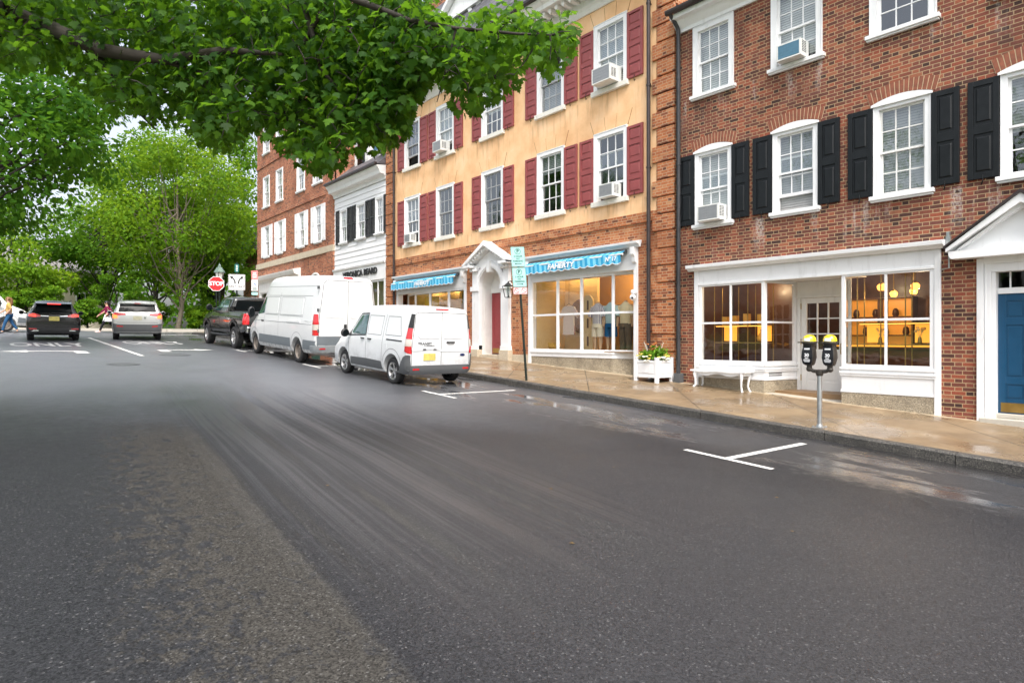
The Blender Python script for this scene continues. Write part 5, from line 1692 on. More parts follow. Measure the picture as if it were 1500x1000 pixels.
for k in range(12):
    y = 11.15 + k * .16; c = random.choice([(.45, .20, .09), (.25, .12, .06), (.55, .36, .14), (.12, .08, .07), (.4, .1, .06)])
    mb = MB(); mb.prism([(-.17, .0), (.17, .0), (.19, .5), (.10, .62), (-.10, .62), (-.19, .5)], 'x', 0, .06)
    o_ = mb.build('hanging_garment', plain('garment_cloth_%d' % k, c, .9, bump=.2), bevel=.015)
    o_.location = (D + 1.87, y, .38); o_.rotation_euler = (0, 0, R(random.uniform(50, 80)))
    tag(o_, 'brown or tan garment hanging on the clothes rail', 'garment', 'garments on the clothes rail')

# --- shop behind the left awning
mb = MB()
mb.mat(0).box(D + 2.6, D + 2.7, 18.5, 23.4, -1, 2.6); mb.mat(1).box(D + .26, D + 2.6, 18.4, 18.48, -1, 2.6); mb.box(D + .5, D + 2.6, 23.3, 23.4, -1, 2.6); mb.box(D + .26, D + 2.6, 18.4, 23.4, 2.1, 2.2)
mb.mat(2).box(D + .05, D + 2.6, 18.6, 23.2, -.397, -.37); mb.mat(1).box(D + 1.2, D + 1.3, 20.6, 22.9, -.37, 2.1)
mb.build('shop_interior', [WARM, CREAM, WOODF], bB, world=True)
for y, p in ((19.2, 24), (20.6, 24), (22.2, 20)): lamp_light('shop_spot_light', (D + .8, y, 1.85), p, .06, (1, .70, .33))
mb = MB(); mb.box(D + .3, D + .34, 20.75, 21.75, 0, 1.62); o_ = mb.build('window_banner', Y1, bevel=.003); tag(o_, 'golden banner with dark waves in the shop window above the small white van', 'banner')
mb = MB()
for i in range(4):
    z = .30 + i * .28; pts = [(D + .285, 20.95 + .6 * k / 8, z + .05 * math.sin(k * .8)) for k in range(9)]; mb.tube(pts, .045, 6)
o2 = mb.build('wave_print', G3); o2.parent = o_
RED_C = fabric('red_cloth', (.62, .03, .012)); YEL_C = fabric('bright_yellow_cloth', (.75, .55, .02))
for k, (y, m) in enumerate(((19.0, RED_C), (18.72, YEL_C))):
    e = thing('folded_garment', ('bright red' if k == 0 else 'bright yellow') + ' garment displayed low in the window beside the arched door', 'garment', (D + .35, y, .35), group='garments displayed in the far shop window')
    mb = MB(); mb.sphere((0, 0, .35), (.12, .17, .22), 14, 8); mb.sphere((0, .12, .25), (.07, .07, .2), 10, 6); mb.sphere((0, -.12, .25), (.07, .07, .2), 10, 6); mb.build('cloth', m, e, smooth=60)
    mb = MB(); mb.tube([(0, 0, -.7), (0, 0, .3)], .02, 8); mb.build('stand', IRON, e)

# ================================================================== vehicles (local x forward, y left, z up from the road)
def pchip(xs, ys, q):
    xs = np.array(xs, float); ys = np.array(ys, float); q = np.array(q, float)
    h = np.diff(xs); dl = np.diff(ys) / h; m = np.zeros_like(ys)
    for i in range(1, len(xs) - 1):
        if dl[i - 1] * dl[i] > 0:
            w1, w2 = 2 * h[i] + h[i - 1], h[i] + 2 * h[i - 1]
            m[i] = (w1 + w2) / (w1 / dl[i - 1] + w2 / dl[i])
    m[0], m[-1] = dl[0], dl[-1]
    k = np.clip(np.searchsorted(xs, q) - 1, 0, len(h) - 1)
    t = (q - xs[k]) / h[k]
    return ((2 * t**3 - 3 * t**2 + 1) * ys[k] + (t**3 - 2 * t**2 + t) * h[k] * m[k] + (-2 * t**3 + 3 * t**2) * ys[k + 1] + (t**3 - t**2) * h[k] * m[k + 1])


def loft_body(keys, n=60, crown=.03, endr=.06):
    """keys: rows of (x, z_bottom, z_top, half_width, half_width_top, z_belt, corner_radius) from tail to nose"""
    K = np.array(keys, float)
    xs = K[:, 0]
    q = np.linspace(xs[0], xs[-1], n)
    q = np.unique(np.concatenate([q, xs, [xs[0] + endr * .25, xs[0] + endr, xs[-1] - endr * .25, xs[-1] - endr]]))
    P = [pchip(xs, K[:, j], q) for j in range(1, 7)]
    mb = MB(); rings = []
    for i, x in enumerate(q):
        zb_, zt, w, wt, zbelt, rc = [p[i] for p in P]
        e = 0.0
        for d in (x - xs[0], xs[-1] - x):
            if d < endr: e = max(e, endr * .8 * (1 - math.sqrt(max(0, 1 - (1 - d / endr)**2))))
        zb_ += e; zt -= e; w -= e; wt -= e
        zbelt = min(zbelt, zt - rc - .03)
        pts = [(0, zb_), (w * .82, zb_), (w * .93, zb_ + .035), (w * .975, zb_ + .12), (w * .995, zb_ + .26), (w, (zb_ + zbelt) * .5 + .05), (w * .998, zbelt - .08), (w * .985, zbelt)]
        zc = zt - rc
        for u in (.33, .66, 1.0):
            pts.append((w * .985 + (wt - w * .985) * (u ** 1.15), zbelt + (zc - zbelt) * u))
        for a in (22, 45, 68, 88):
            pts.append((wt - rc + rc * math.cos(R(a)), zc + rc * math.sin(R(a))))
        pts.append(((wt - rc) * .5, zt + crown * .7)); pts.append((0, zt + crown))
        ring = [(x, -y, z) for y, z in pts[::-1]][:-1] + [(x, y, z) for y, z in pts]
        rings.append(ring[:-0] if False else ring)
    m = len(rings[0])
    v = [p for r in rings for p in r]; f = []
    for i in range(len(rings) - 1):
        for k in range(m - 1): f.append((i * m + k, i * m + k + 1, (i + 1) * m + k + 1, (i + 1) * m + k))
        f.append((i * m + m - 1, i * m, (i + 1) * m, (i + 1) * m + m - 1))
    f.append(tuple(range(m))); f.append(tuple((len(rings) - 1) * m + k for k in range(m - 1, -1, -1)))
    mb.mesh(v, f)
    return mb


class Car:
    def __init__(s, root, mb, paint_mat, wells=(), name='body', sharp=38):
        s.root = root
        tmp = mb.build('tmp_body', paint_mat)
        bm = bmesh.new(); bm.from_mesh(tmp.data); bmesh.ops.remove_doubles(bm, verts=bm.verts, dist=.0005); bmesh.ops.recalc_face_normals(bm, faces=bm.faces); bm.to_mesh(tmp.data); bm.free()
        bm = bmesh.new(); bm.from_mesh(tmp.data); s.bvh = BVHTree.FromBMesh(bm); bm.free()
        cut = []
        for x, z, r, y0, y1 in wells:
            c = MB(); c.lathe([(r, min(y0, y1)), (r, max(y0, y1))], (x, 0, z), 'y', 40); o = c.build('cutter', PLASTIC_BLACK); cut.append(o)
            b = tmp.modifiers.new('cut', 'BOOLEAN'); b.operation = 'DIFFERENCE'; b.solver = 'EXACT'; b.object = o
        if cut:
            dg = bpy.context.evaluated_depsgraph_get(); dg.update()
            me = bpy.data.meshes.new_from_object(tmp.evaluated_get(dg))
        else: me = tmp.data.copy()
        me.name = name
        for c in cut: bpy.data.objects.remove(c)
        bpy.data.objects.remove(tmp)
        while len(me.materials) > 2: me.materials.pop()
        me.shade_smooth(); me.set_sharp_from_angle(angle=R(sharp))
        s.body = bpy.data.objects.new(name, me); COL.objects.link(s.body); s.body.parent = root

    def hit(s, plane, u, v):
        if plane in 'LR':
            sg = 1 if plane == 'L' else -1
            h = s.bvh.ray_cast(Vector((u, sg * 4, v)), Vector((0, -sg, 0)))
        elif plane == 'B': h = s.bvh.ray_cast(Vector((-9, u, v)), Vector((1, 0, 0)))
        elif plane == 'F': h = s.bvh.ray_cast(Vector((12, u, v)), Vector((-1, 0, 0)))
        else: h = s.bvh.ray_cast(Vector((u, v, 6)), Vector((0, 0, -1)))
        if h[0] is None:
            g = {'L': (u, 1.0, v), 'R': (u, -1.0, v), 'B': (0, u, v), 'F': (5, u, v), 'T': (u, v, 2)}[plane]
            h = s.bvh.find_nearest(Vector(g))
        n = h[1]
        out = {'L': (0, 1, 0), 'R': (0, -1, 0), 'B': (-1, 0, 0), 'F': (1, 0, 0), 'T': (0, 0, 1)}[plane]
        return h[0], (n if n.dot(Vector(out)) >= 0 else -n)

    def patch(s, mb, plane, poly, off=.004, cell=.09, inset=.012):
        bm = bmesh.new()
        f = bm.faces.new([bm.verts.new((a, b, 0)) for a, b in poly])
        xs = [p[0] for p in poly]; ys = [p[1] for p in poly]
        for ax, lo, hi in ((0, min(xs), max(xs)), (1, min(ys), max(ys))):
            n = int((hi - lo) / cell)
            for i in range(1, n + 1):
                c = lo + (hi - lo) * i / (n + 1)
                co_ = (c, 0, 0) if ax == 0 else (0, c, 0); no = (1, 0, 0) if ax == 0 else (0, 1, 0)
                bmesh.ops.bisect_plane(bm, geom=bm.verts[:] + bm.edges[:] + bm.faces[:], plane_co=co_, plane_no=no)
        bm.verts.index_update()
        top = []; low = []
        for v in bm.verts:
            p, n = s.hit(plane, v.co.x, v.co.y)
            top.append(tuple(p + n * off)); low.append(tuple(p - n * inset))
        nv = len(top)
        fc = [tuple(v.index for v in g.verts) for g in bm.faces]
        for e in bm.edges:
            if e.is_boundary:
                a, b = e.verts[0].index, e.verts[1].index
                fc.append((a, b, b + nv, a + nv))
        bm.free()
        mb.mesh(top + low, fc)

    def strip(s, mb, plane, pts, w=.012, off=.0025, step=.06):
        P = [Vector((*p, 0)) for p in pts]
        for a, b in zip(P, P[1:]):
            ln = (b - a).length; n = max(1, int(ln / step)); d = (b - a) / ln; sd = Vector((-d.y, d.x, 0)) * (w / 2)
            prev = None
            for i in range(n + 1):
                q = a + (b - a) * i / n
                row = []
                for k in (1, -1):
                    h, nn = s.hit(plane, q.x + sd.x * k, q.y + sd.y * k); row.append(tuple(h + nn * off))
                if prev: mb.face([prev[0], prev[1], row[1], row[0]])
                prev = row

    def part(s, name, mat, items, off=.004, parent=None, smooth=40, cell=.09):
        """items: list of (plane, polygon); the two sides of the vehicle become two parts"""
        def side(it):
            if it[0] in 'LR': return 1 if it[0] == 'L' else -1
            m = sum(p[0] for p in it[1]) / len(it[1]); w = max(abs(p[0]) for p in it[1])
            return 0 if min(p[0] for p in it[1]) * max(p[0] for p in it[1]) < 0 else (1 if m > 0 else -1)
        sd = [side(i) for i in items]
        groups = [items] if 0 in sd else [g for g in ([i for i, k in zip(items, sd) if k == q] for q in (1, -1)) if g]
        o = None
        for g in groups:
            mb = MB()
            for pl, po in g: s.patch(mb, pl, po, off, cell)
            q = mb.build(name, mat, parent or s.root, smooth=smooth)
            o = o or q
        return o

    def seams(s, name, mat, items, w=.012, parent=None):
        for pl, pts in items: mb = MB(); s.strip(mb, pl, pts, w); o = mb.build(name, mat, parent or s.body, fix=False)
        return o


def rpoly(pts, r=.04, n=4):
    """round the corners of a polygon"""
    out = []; m = len(pts)
    for i in range(m):
        p, a, b = Vector(pts[i]), Vector(pts[i - 1]), Vector(pts[(i + 1) % m])
        da, db = (a - p), (b - p); rr = min(r, da.length * .45, db.length * .45)
        p0, p1 = p + da.normalized() * rr, p + db.normalized() * rr
        for k in range(n + 1):
            t = k / n; q = p0 * (1 - t)**2 + p * 2 * t * (1 - t) + p1 * t * t
            out.append((q.x, q.y))
    return out


def arcpts(cx, cz, r, a0, a1, n=20): return [(cx + r * math.cos(R(a0 + (a1 - a0) * i / n)), cz + r * math.sin(R(a0 + (a1 - a0) * i / n))) for i in range(n + 1)]


def mirror(items): return items + [(pl, [(-a, b) for a, b in po]) for pl, po in items]


def sides(poly): return [('L', poly), ('R', poly)]


def wheel(root, x, y, r, w, rim_r, rim_mat, spokes=5, style='alloy', label=None):
    """tyre is the part, rim its sub-part; y is the outer face on its side"""
    sg = 1 if y > 0 else -1
    mb = MB()
    yo, yi = y, y - sg * w
    prof = [(rim_r, yo - sg * .02), (rim_r + .02, yo - sg * .005), (r - .05, yo), (r - .015, yo - sg * .018), (r, yo - sg * .045)]
    nt = 5
    for k in range(1, nt): # tread grooves
        yy = yo - sg * (.045 + (w - .09) * k / nt)
        prof += [(r, yy + sg * .006), (r - .008, yy + sg * .005), (r - .008, yy - sg * .005), (r, yy - sg * .006)]
    prof += [(r, yi + sg * .045), (r - .015, yi + sg * .018), (r - .05, yi), (rim_r, yi + sg * .02)]
    mb.lathe(prof, (x, 0, r), 'y', 36, cap=False)
    t = mb.build('wheel', RUBBER, root, smooth=35)
    mb = MB()
    mb.lathe([(rim_r + .004, yo - sg * .012), (rim_r - .012, yo - sg * .02), (rim_r - .03, yo - sg * .07), (rim_r - .03, yi + sg * .02)], (x, 0, r), 'y', 32, cap=False)
    hub = yo - sg * .045
    mb.lathe([(.001, hub), (.05, hub - sg * .004), (.065, hub - sg * .03), (.065, hub - sg * .08)], (x, 0, r), 'y', 16, cap=False)
    if style == 'alloy':
        for k in range(spokes):
            for dlt in (-.13, .13):
                a = 2 * math.pi * k / spokes + dlt + .3
                c, s_ = math.cos(a), math.sin(a)
                a2 = a - dlt * .55; c2, s2 = math.cos(a2), math.sin(a2)
                mb.tube([(x + .05 * c2, hub - sg * .012, r + .05 * s2), (x + rim_r * .55 * c, hub - sg * .008, r + rim_r * .55 * s_), (x + (rim_r - .015) * c, yo - sg * .03, r + (rim_r - .015) * s_)], [.020, .014, .018], 6)
    else:
        mb.lathe([(.06, hub - sg * .02), (rim_r * .55, hub - sg * .002), (rim_r * .72, hub - sg * .03), (rim_r - .02, hub - sg * .03)], (x, 0, r), 'y', 28, cap=False)
        for k in range(8):
            a = 2 * math.pi * k / 8
            mb.lathe([(.001, hub + sg * .004), (.018, hub + sg * .002), (.018, hub - sg * .03)], (x + rim_r * .42 * math.cos(a), 0, r + rim_r * .42 * math.sin(a)), 'y', 8)
    mb.build('rim', rim_mat, t, smooth=40)
    mb = MB()
    mb.lathe([(.001, yo - sg * .10), (rim_r - .032, yo - sg * .10), (rim_r - .032, yo - sg * .14)], (x, 0, r), 'y', 28, cap=False)
    mb.build('brake_disc', PLASTIC_BLACK, t)
    return t


def wing_mirror(root, x, y, z, mat, w=.17, h=.2, glass_back=True):
    sg = 1 if y > 0 else -1
    mb = MB()
    mb.tube([(x, y - sg * .12, z - h * .25), (x, y + sg * .02, z - h * .2)], .03, 8)
    n = len(mb.v); mb.sphere((x, y + sg * .11, z), (.07, w * .55, h * .55), 14, 10)
    m = mb.build('wing_mirror', mat, root, smooth=60)
    mb = MB(); mb.lathe([(.001, 0), (.07, .001)], (0, 0, 0), 'x', 20)
    mb.v = [(x - .072 + p[0], y + sg * .11 + p[1] * w * .55 / .08 * .9, z + p[2] * h * .55 / .08 * .9) for p in mb.v]
    mb.build('mirror_glass', CAR_GLASS, m, fix=False)


def place(root, X, Y, heading_deg=90):
    """stand a vehicle on the road at X, Y with its nose up the street and pitched with the slope"""
    root.location = (X, Y, road_z(X, Y))
    h = R(heading_deg)
    fx, fy = math.cos(h), math.sin(h)
    sl = (road_z(X + fx, Y + fy) - road_z(X - fx, Y - fy)) / 2
    root.rotation_euler = (0, -math.atan(sl), h)


# ---------------------------------------------------------------- small white panel van
def small_van():
    root = thing('parked_van', 'small white panel van with a yellow rear plate parked nearest the camera', 'van')
    L = 4.22; W = .90
    keys = [(0, .30, 1.76, .86, .74, 1.05, .11), (.10, .27, 1.80, .89, .76, 1.06, .12), (.5, .24, 1.83, W, .77, 1.06, .12), (1.6, .22, 1.84, W, .77, 1.05, .12), (2.35, .22, 1.80, W, .76, 1.05, .13),
            (2.62, .22, 1.71, W, .74, 1.05, .13), (2.95, .22, 1.45, W, .74, 1.02, .12), (3.28, .22, 1.15, W, .78, .92, .10), (3.62, .22, 1.03, .88, .78, .82, .10), (3.95, .22, .92, .85, .74, .70, .10), (4.14, .24, .78, .78, .68, .60, .09), (L, .28, .66, .68, .60, .52, .07)]
    RW = .315; xr_, xf = .74, 3.34
    c = Car(root, loft_body(keys, 64), VAN_WHITE, [(x, .33, .385, s * .62, s * 1.2) for x in (xr_, xf) for s in (1, -1)])
    for x in (xr_, xf):
        for s in (1, -1): wheel(root, x, s * .865, RW, .2, .205, ALLOY, 5)
    # black door-bottom mouldings, bumper with raised corners
    c.part('side_moulding', PLASTIC_GREY, sides(rpoly([(1.18, .31), (2.90, .31), (2.88, .50), (2.0, .515), (1.24, .50)], .03)), off=.014)
    bump = c.part('rear_bumper', PLASTIC_GREY, [('B', rpoly([(-.86, .30), (.86, .30), (.87, .49), (-.87, .49)], .03))] + sides(rpoly([(.005, .30), (.40, .31), (.30, .50), (.17, .68), (.06, .73), (.005, .73)], .02)), off=.03, cell=.07)
    c.part('bumper_reflector', TAIL_RED, [('B', [(.60, .385), (.76, .385), (.76, .425), (.60, .425)]), ('B', [(-.76, .385), (-.60, .385), (-.60, .425), (-.76, .425)])], off=.034, parent=bump)
    # tall tail lamps on the rear corners
    for nm, mt, z0, z1 in (('tail_lamp_cap', PLASTIC_BLACK, 1.34, 1.66), ('tail_lamp', TAIL_RED, 1.09, 1.335), ('indicator_lamp', TAIL_CLEAR, .93, 1.085), ('tail_lamp', TAIL_RED, .76, .925)):
        wd = lambda z: .15 - .07 * (z - .76) / .9
        yo = lambda z: .84 - .10 * max(0, (z - 1.1)) / .6
        c.part(nm, mt, [('L', [(.012, z0), (wd(z0), z0 + .05 * (z0 < .9)), (wd(z1), z1), (.012 + .02 * (z1 > 1.6), z1)]), ('R', [(.012, z0), (wd(z0), z0), (wd(z1), z1), (.012, z1)])] + mirror([('B', [(yo(z0) - .045, z0), (yo(z0) + .006, z0), (yo(z1) + .006, z1), (yo(z1) - .03, z1)])]), off=.012, cell=.05)
    # side window, blank panels and rail
    g = c.part('door_window', CAR_GLASS_TEAL, sides(rpoly([(2.10, 1.10), (2.86, 1.10), (2.92, 1.16), (2.55, 1.56), (2.12, 1.60)], .05)), off=.004)
    c.part('quarter_light', CAR_GLASS, sides(rpoly([(2.93, 1.08), (3.16, 1.06), (2.97, 1.20)], .02)), off=.004)
    for pl in 'LR': fr = MB(); c.strip(fr, pl, [(2.08, 1.09), (3.18, 1.04), (2.58, 1.60), (2.10, 1.63), (2.08, 1.09)], .03, .006); fr.build('window_rubber', PLASTIC_BLACK, root, fix=False)
    ws = c.part('windscreen', CAR_GLASS, [('F', rpoly([(-.70, 1.14), (.70, 1.14), (.66, 1.60), (.5, 1.68), (-.5, 1.68), (-.66, 1.60)], .06))], off=.004, cell=.12)
    for pl in 'LR': rail = MB(); c.strip(rail, pl, [(.28, 1.03), (1.02, 1.035)], .028, .006); rail.build('door_rail', PLASTIC_BLACK, root, fix=False)
    sm = []
    for pl in 'LR':
        sm += [(pl, [(2.06, .30), (2.06, 1.05), (2.10, 1.64)]), (pl, [(1.24, .50), (1.20, 1.02), (1.16, 1.62)]), (pl, [(3.02, .5), (3.02, .95), (3.16, 1.06)]), (pl, arcpts(xr_, .36, .47, 20, 160)),
               (pl, [(1.30, 1.12), (2.0, 1.12), (2.02, 1.58), (1.28, 1.58), (1.30, 1.12)]), (pl, [(.34, 1.14), (1.08, 1.14), (1.06, 1.58), (.50, 1.58), (.34, 1.14)])]
    c.seams('panel_gap', SEAM, sm, .010)
    # rear doors
    dr = c.seams('rear_door_gap', SEAM, [('B', [(0, .50), (0, 1.78)]), ('B', [(-.79, .50), (-.79, .9), (-.70, 1.66), (-.64, 1.70), (.64, 1.70), (.70, 1.66), (.79, .9), (.79, .50)])], .012)
    for s in (-1, 1):
        c.part('door_panel', VAN_WHITE, [('B', rpoly([(s * .05, 1.10), (s * .60, 1.10), (s * .68, 1.22), (s * .63, 1.60), (s * .58, 1.64), (s * .05, 1.64)], .06))], off=.010)
    c.part('door_swage', VAN_WHITE, [('B', [(-.77, .80), (.02, .80), (.10, .845), (.50, .85), (.56, .82), (.77, .82), (.77, .86), (.58, .87), (.5, .895), (.06, .89), (0, .845), (-.77, .845)])], off=.012)
    c.part('licence_plate', PLATE, [('B', [(.16, .60), (.48, .60), (.48, .76), (.16, .76)])], off=.012)
    mb = MB(); c.patch(mb, 'B', [(.14, .84), (.22, .84), (.22, .87), (.14, .87)], .016); c.patch(mb, 'B', [(.42, .84), (.5, .84), (.5, .87), (.42, .87)], .016); mb.build('plate_lamp', PLASTIC_BLACK, root)
    c.part('door_handle', PLASTIC_BLACK, [('B', rpoly([(-.36, 1.0), (-.14, 1.0), (-.14, 1.035), (-.36, 1.035)], .012))], off=.03)
    c.part('emblem', plain('emblem_blue', (.008, .02, .09), .2, spec=.8), [('B', [(-.60 + .07 * math.cos(R(a)), .72 + .03 * math.sin(R(a))) for a in range(0, 360, 24)])], off=.012)
    mb = MB()
    h, nn = c.hit('B', .42, .985)
    add_text(mb, 'TRANSIT', .075, frame_mtx((h.x - .006, .45, .985), (0, -1, 0), (0, 0, 1)), bold=.002, width=1.25)
    add_text(mb, 'CONNECT', .045, frame_mtx((h.x - .004, .33, .935), (0, -1, 0), (0, 0, 1)), bold=.001, width=1.3)
    mb.build('door_lettering', PLASTIC_GREY, root)
    c.part('brake_lamp', TAIL_RED, [('B', [(-.18, 1.765), (.18, 1.765), (.17, 1.785), (-.17, 1.785)])], off=.016, cell=.06)
    for x in (1.86, 2.22): c.part('door_handle', PLASTIC_BLACK, sides(rpoly([(x - .09, .985), (x + .09, .985), (x + .09, 1.015), (x - .09, 1.015)], .012)), off=.028)
    for s in (1, -1): wing_mirror(root, 2.95, s * .93, 1.10, PLASTIC_BLACK, .2, .2)
    c.part('headlamp', TAIL_CLEAR, mirror([('F', rpoly([(.42, .70), (.70, .72), (.76, .90), (.50, .82)], .03))]), off=.006)
    c.part('front_grille', PLASTIC_BLACK, [('F', rpoly([(-.42, .40), (.42, .40), (.38, .66), (-.38, .66)], .05))], off=.006)
    c.part('fuel_flap', VAN_WHITE, [('L', rpoly([(.98, .80), (1.12, .80), (1.12, .94), (.98, .94)], .02))], off=.004)
    return root


v = small_van(); place(v, 8.19, 12.53)


# ---------------------------------------------------------------- large white high-roof van
def large_van():
    root = thing('parked_van', 'large white high roof van with grey lower panels parked behind the dark pickup', 'van')
    L = 6.35; W = 1.0
    keys = [(0, .42, 2.56, .95, .80, 1.35, .14), (.12, .38, 2.62, .99, .83, 1.36, .16), (.8, .32, 2.67, W, .84, 1.36, .17), (3.2, .30, 2.68, W, .84, 1.36, .17), (4.1, .30, 2.64, W, .83, 1.36, .18), (4.5, .30, 2.52, W, .80, 1.36, .2), (4.85, .30, 2.22, W, .78, 1.33, .2),
            (5.2, .30, 1.82, W, .80, 1.26, .16), (5.5, .30, 1.45, .99, .84, 1.14, .12), (5.85, .30, 1.27, .96, .82, 1.0, .12), (6.15, .30, 1.12, .90, .76, .86, .12), (6.30, .33, .96, .80, .68, .76, .1), (L, .38, .84, .72, .6, .66, .08)]
    xr_, xf = 1.42, 5.38
    c = Car(root, loft_body(keys, 70), VAN_WHITE_OLD, [(x, .36, .44, s * .66, s * 1.3) for x in (xr_, xf) for s in (1, -1)])
    for x in (xr_, xf):
        for s in (1, -1): wheel(root, x, s * .955, .355, .22, .22, plain('dusty_steel_wheel', (.22, .19, .165), .6, .3, var=.3), style='steel')
    LOW = plain('van_grey_cladding', (.13, .15, .165), .5, var=.1)
    for q_ in ([(1.95, .46), (4.88, .46), (4.83, .74), (1.96, .74)], [(.005, .46), (.94, .46), (.90, .74), (.005, .74)], [(5.86, .46), (6.2, .46), (6.2, .70), (5.9, .76)]): c.part('side_cladding', LOW, sides(q_), off=.014)
    c.part('rear_cladding', LOW, [('B', [(-.93, .62), (.93, .62), (.94, .88), (-.94, .88)])], off=.012)
    bump = c.part('rear_bumper', plain('bumper_pale_grey', (.22, .24, .25), .55, var=.1), [('B', rpoly([(-.95, .44), (.95, .44), (.95, .60), (-.95, .60)], .03))] + sides([(.005, .44), (.35, .44), (.30, .60), (.005, .60)]), off=.05)
    c.part('bumper_reflector', TAIL_RED, mirror([('B', [(.70, .50), (.86, .50), (.86, .54), (.70, .54)])]), off=.055, parent=bump)
    for nm, mt, z0, z1 in (('tail_lamp', TAIL_RED, 1.22, 1.52), ('indicator_lamp', TAIL_CLEAR, 1.06, 1.215), ('tail_lamp', TAIL_RED, .90, 1.055)):
        c.part(nm, mt, sides([(.012, z0), (.20, z0), (.20, z1), (.012, z1)]) + mirror([('B', [(.90, z0), (.958, z0), (.95, z1), (.90, z1)])]), off=.012, cell=.06)
    g = c.part('door_window', CAR_GLASS_TEAL, sides(rpoly([(4.42, 1.46), (5.12, 1.40), (5.26, 1.44), (4.86, 1.98), (4.46, 2.02)], .06)), off=.004)
    c.part('windscreen', CAR_GLASS, [('F', rpoly([(-.76, 1.50), (.76, 1.50), (.68, 2.18), (-.68, 2.18)], .1))], off=.004, cell=.12)
    sm = []
    for pl in 'LR':
        sm += [(pl, [(4.36, .46), (4.36, 1.4), (4.42, 2.1)]), (pl, [(5.28, .8), (5.30, 1.44)]), (pl, [(3.02, .46), (3.02, 2.15)]), (pl, [(.42, 2.05), (4.2, 2.05)]), (pl, [(.20, 2.34), (4.3, 2.34)]), (pl, [(.3, 1.20), (5.3, 1.20)]),
               (pl, [(3.1, 1.42), (4.28, 1.42), (4.30, 2.0), (3.1, 2.0), (3.1, 1.42)]), (pl, [(1.0, 1.42), (2.9, 1.42), (2.9, 2.0), (1.0, 2.0), (1.0, 1.42)]), (pl, arcpts(xr_, .40, .54, 10, 170)), (pl, arcpts(xf, .40, .54, 15, 170))]
    c.seams('panel_gap', plain('soft_panel_crease', (.22, .23, .24), .6), sm, .014)
    for q_ in ([(3.14, 1.46), (4.26, 1.46), (4.28, 1.97), (3.14, 1.97)], [(1.04, 1.46), (2.86, 1.46), (2.86, 1.97), (1.04, 1.97)], [(.26, 1.30), (.9, 1.30), (.9, 1.97), (.30, 1.97)], [(1.2, 1.24), (2.3, 1.24), (2.3, 1.32), (1.2, 1.32)]): c.part('side_panel', VAN_WHITE_OLD, sides(rpoly(q_, .07)), off=.012)
    c.seams('rear_door_gap', SEAM, [('B', [(0, .60), (0, 2.58)]), ('B', [(-.90, .62), (-.88, 1.4), (-.76, 2.42), (-.66, 2.52), (.66, 2.52), (.76, 2.42), (.88, 1.4), (.90, .62)])], .014)
    for s in (-1, 1):
        c.part('door_panel', VAN_WHITE_OLD, [('B', rpoly([(s * .07, 1.42), (s * .70, 1.42), (s * .80, 1.56), (s * .72, 2.14), (s * .66, 2.20), (s * .07, 2.20)], .08))], off=.010)
        for z in (1.0, 1.6, 2.25): mb = MB(); mb.box(-.02, .07, s * .885, s * .93, z, z + .09); mb.build('door_hinge', PLASTIC_GREY, root)
    c.part('brake_lamp', TAIL_RED, [('B', [(-.16, 2.585), (.16, 2.585), (.14, 2.625), (-.14, 2.625)])], off=.02, cell=.05)
    c.part('door_handle', PLASTIC_BLACK, [('B', rpoly([(.03, .98), (.12, .98), (.12, 1.24), (.03, 1.24)], .02))] + sides(rpoly([(4.42, 1.17), (4.62, 1.17), (4.62, 1.22), (4.42, 1.22)], .012)), off=.02)
    c.part('licence_plate', PLATE_PALE, [('B', [(-.5, .70), (-.18, .70), (-.18, .85), (-.5, .85)])], off=.02)
    for s in (1, -1): wing_mirror(root, 5.12, s * 1.08, 1.46, PLASTIC_BLACK, .22, .36)
    c.part('headlamp', TAIL_CLEAR, mirror([('F', rpoly([(.46, .92), (.78, .96), (.82, 1.22), (.6, 1.12)], .03))]), off=.006)
    c.part('front_grille', PLASTIC_BLACK, [('F', rpoly([(-.5, .55), (.5, .55), (.44, .92), (-.44, .92)], .05))], off=.006)
    return root


lv = large_van(); place(lv, 8.30, 17.78)
fv = copy_tree(lv); fv['label'] = 'white van crossing the junction, partly hidden behind the woman in yellow'
fv.name = 'passing_van'
place(fv, -4.6, 43.2, 0)


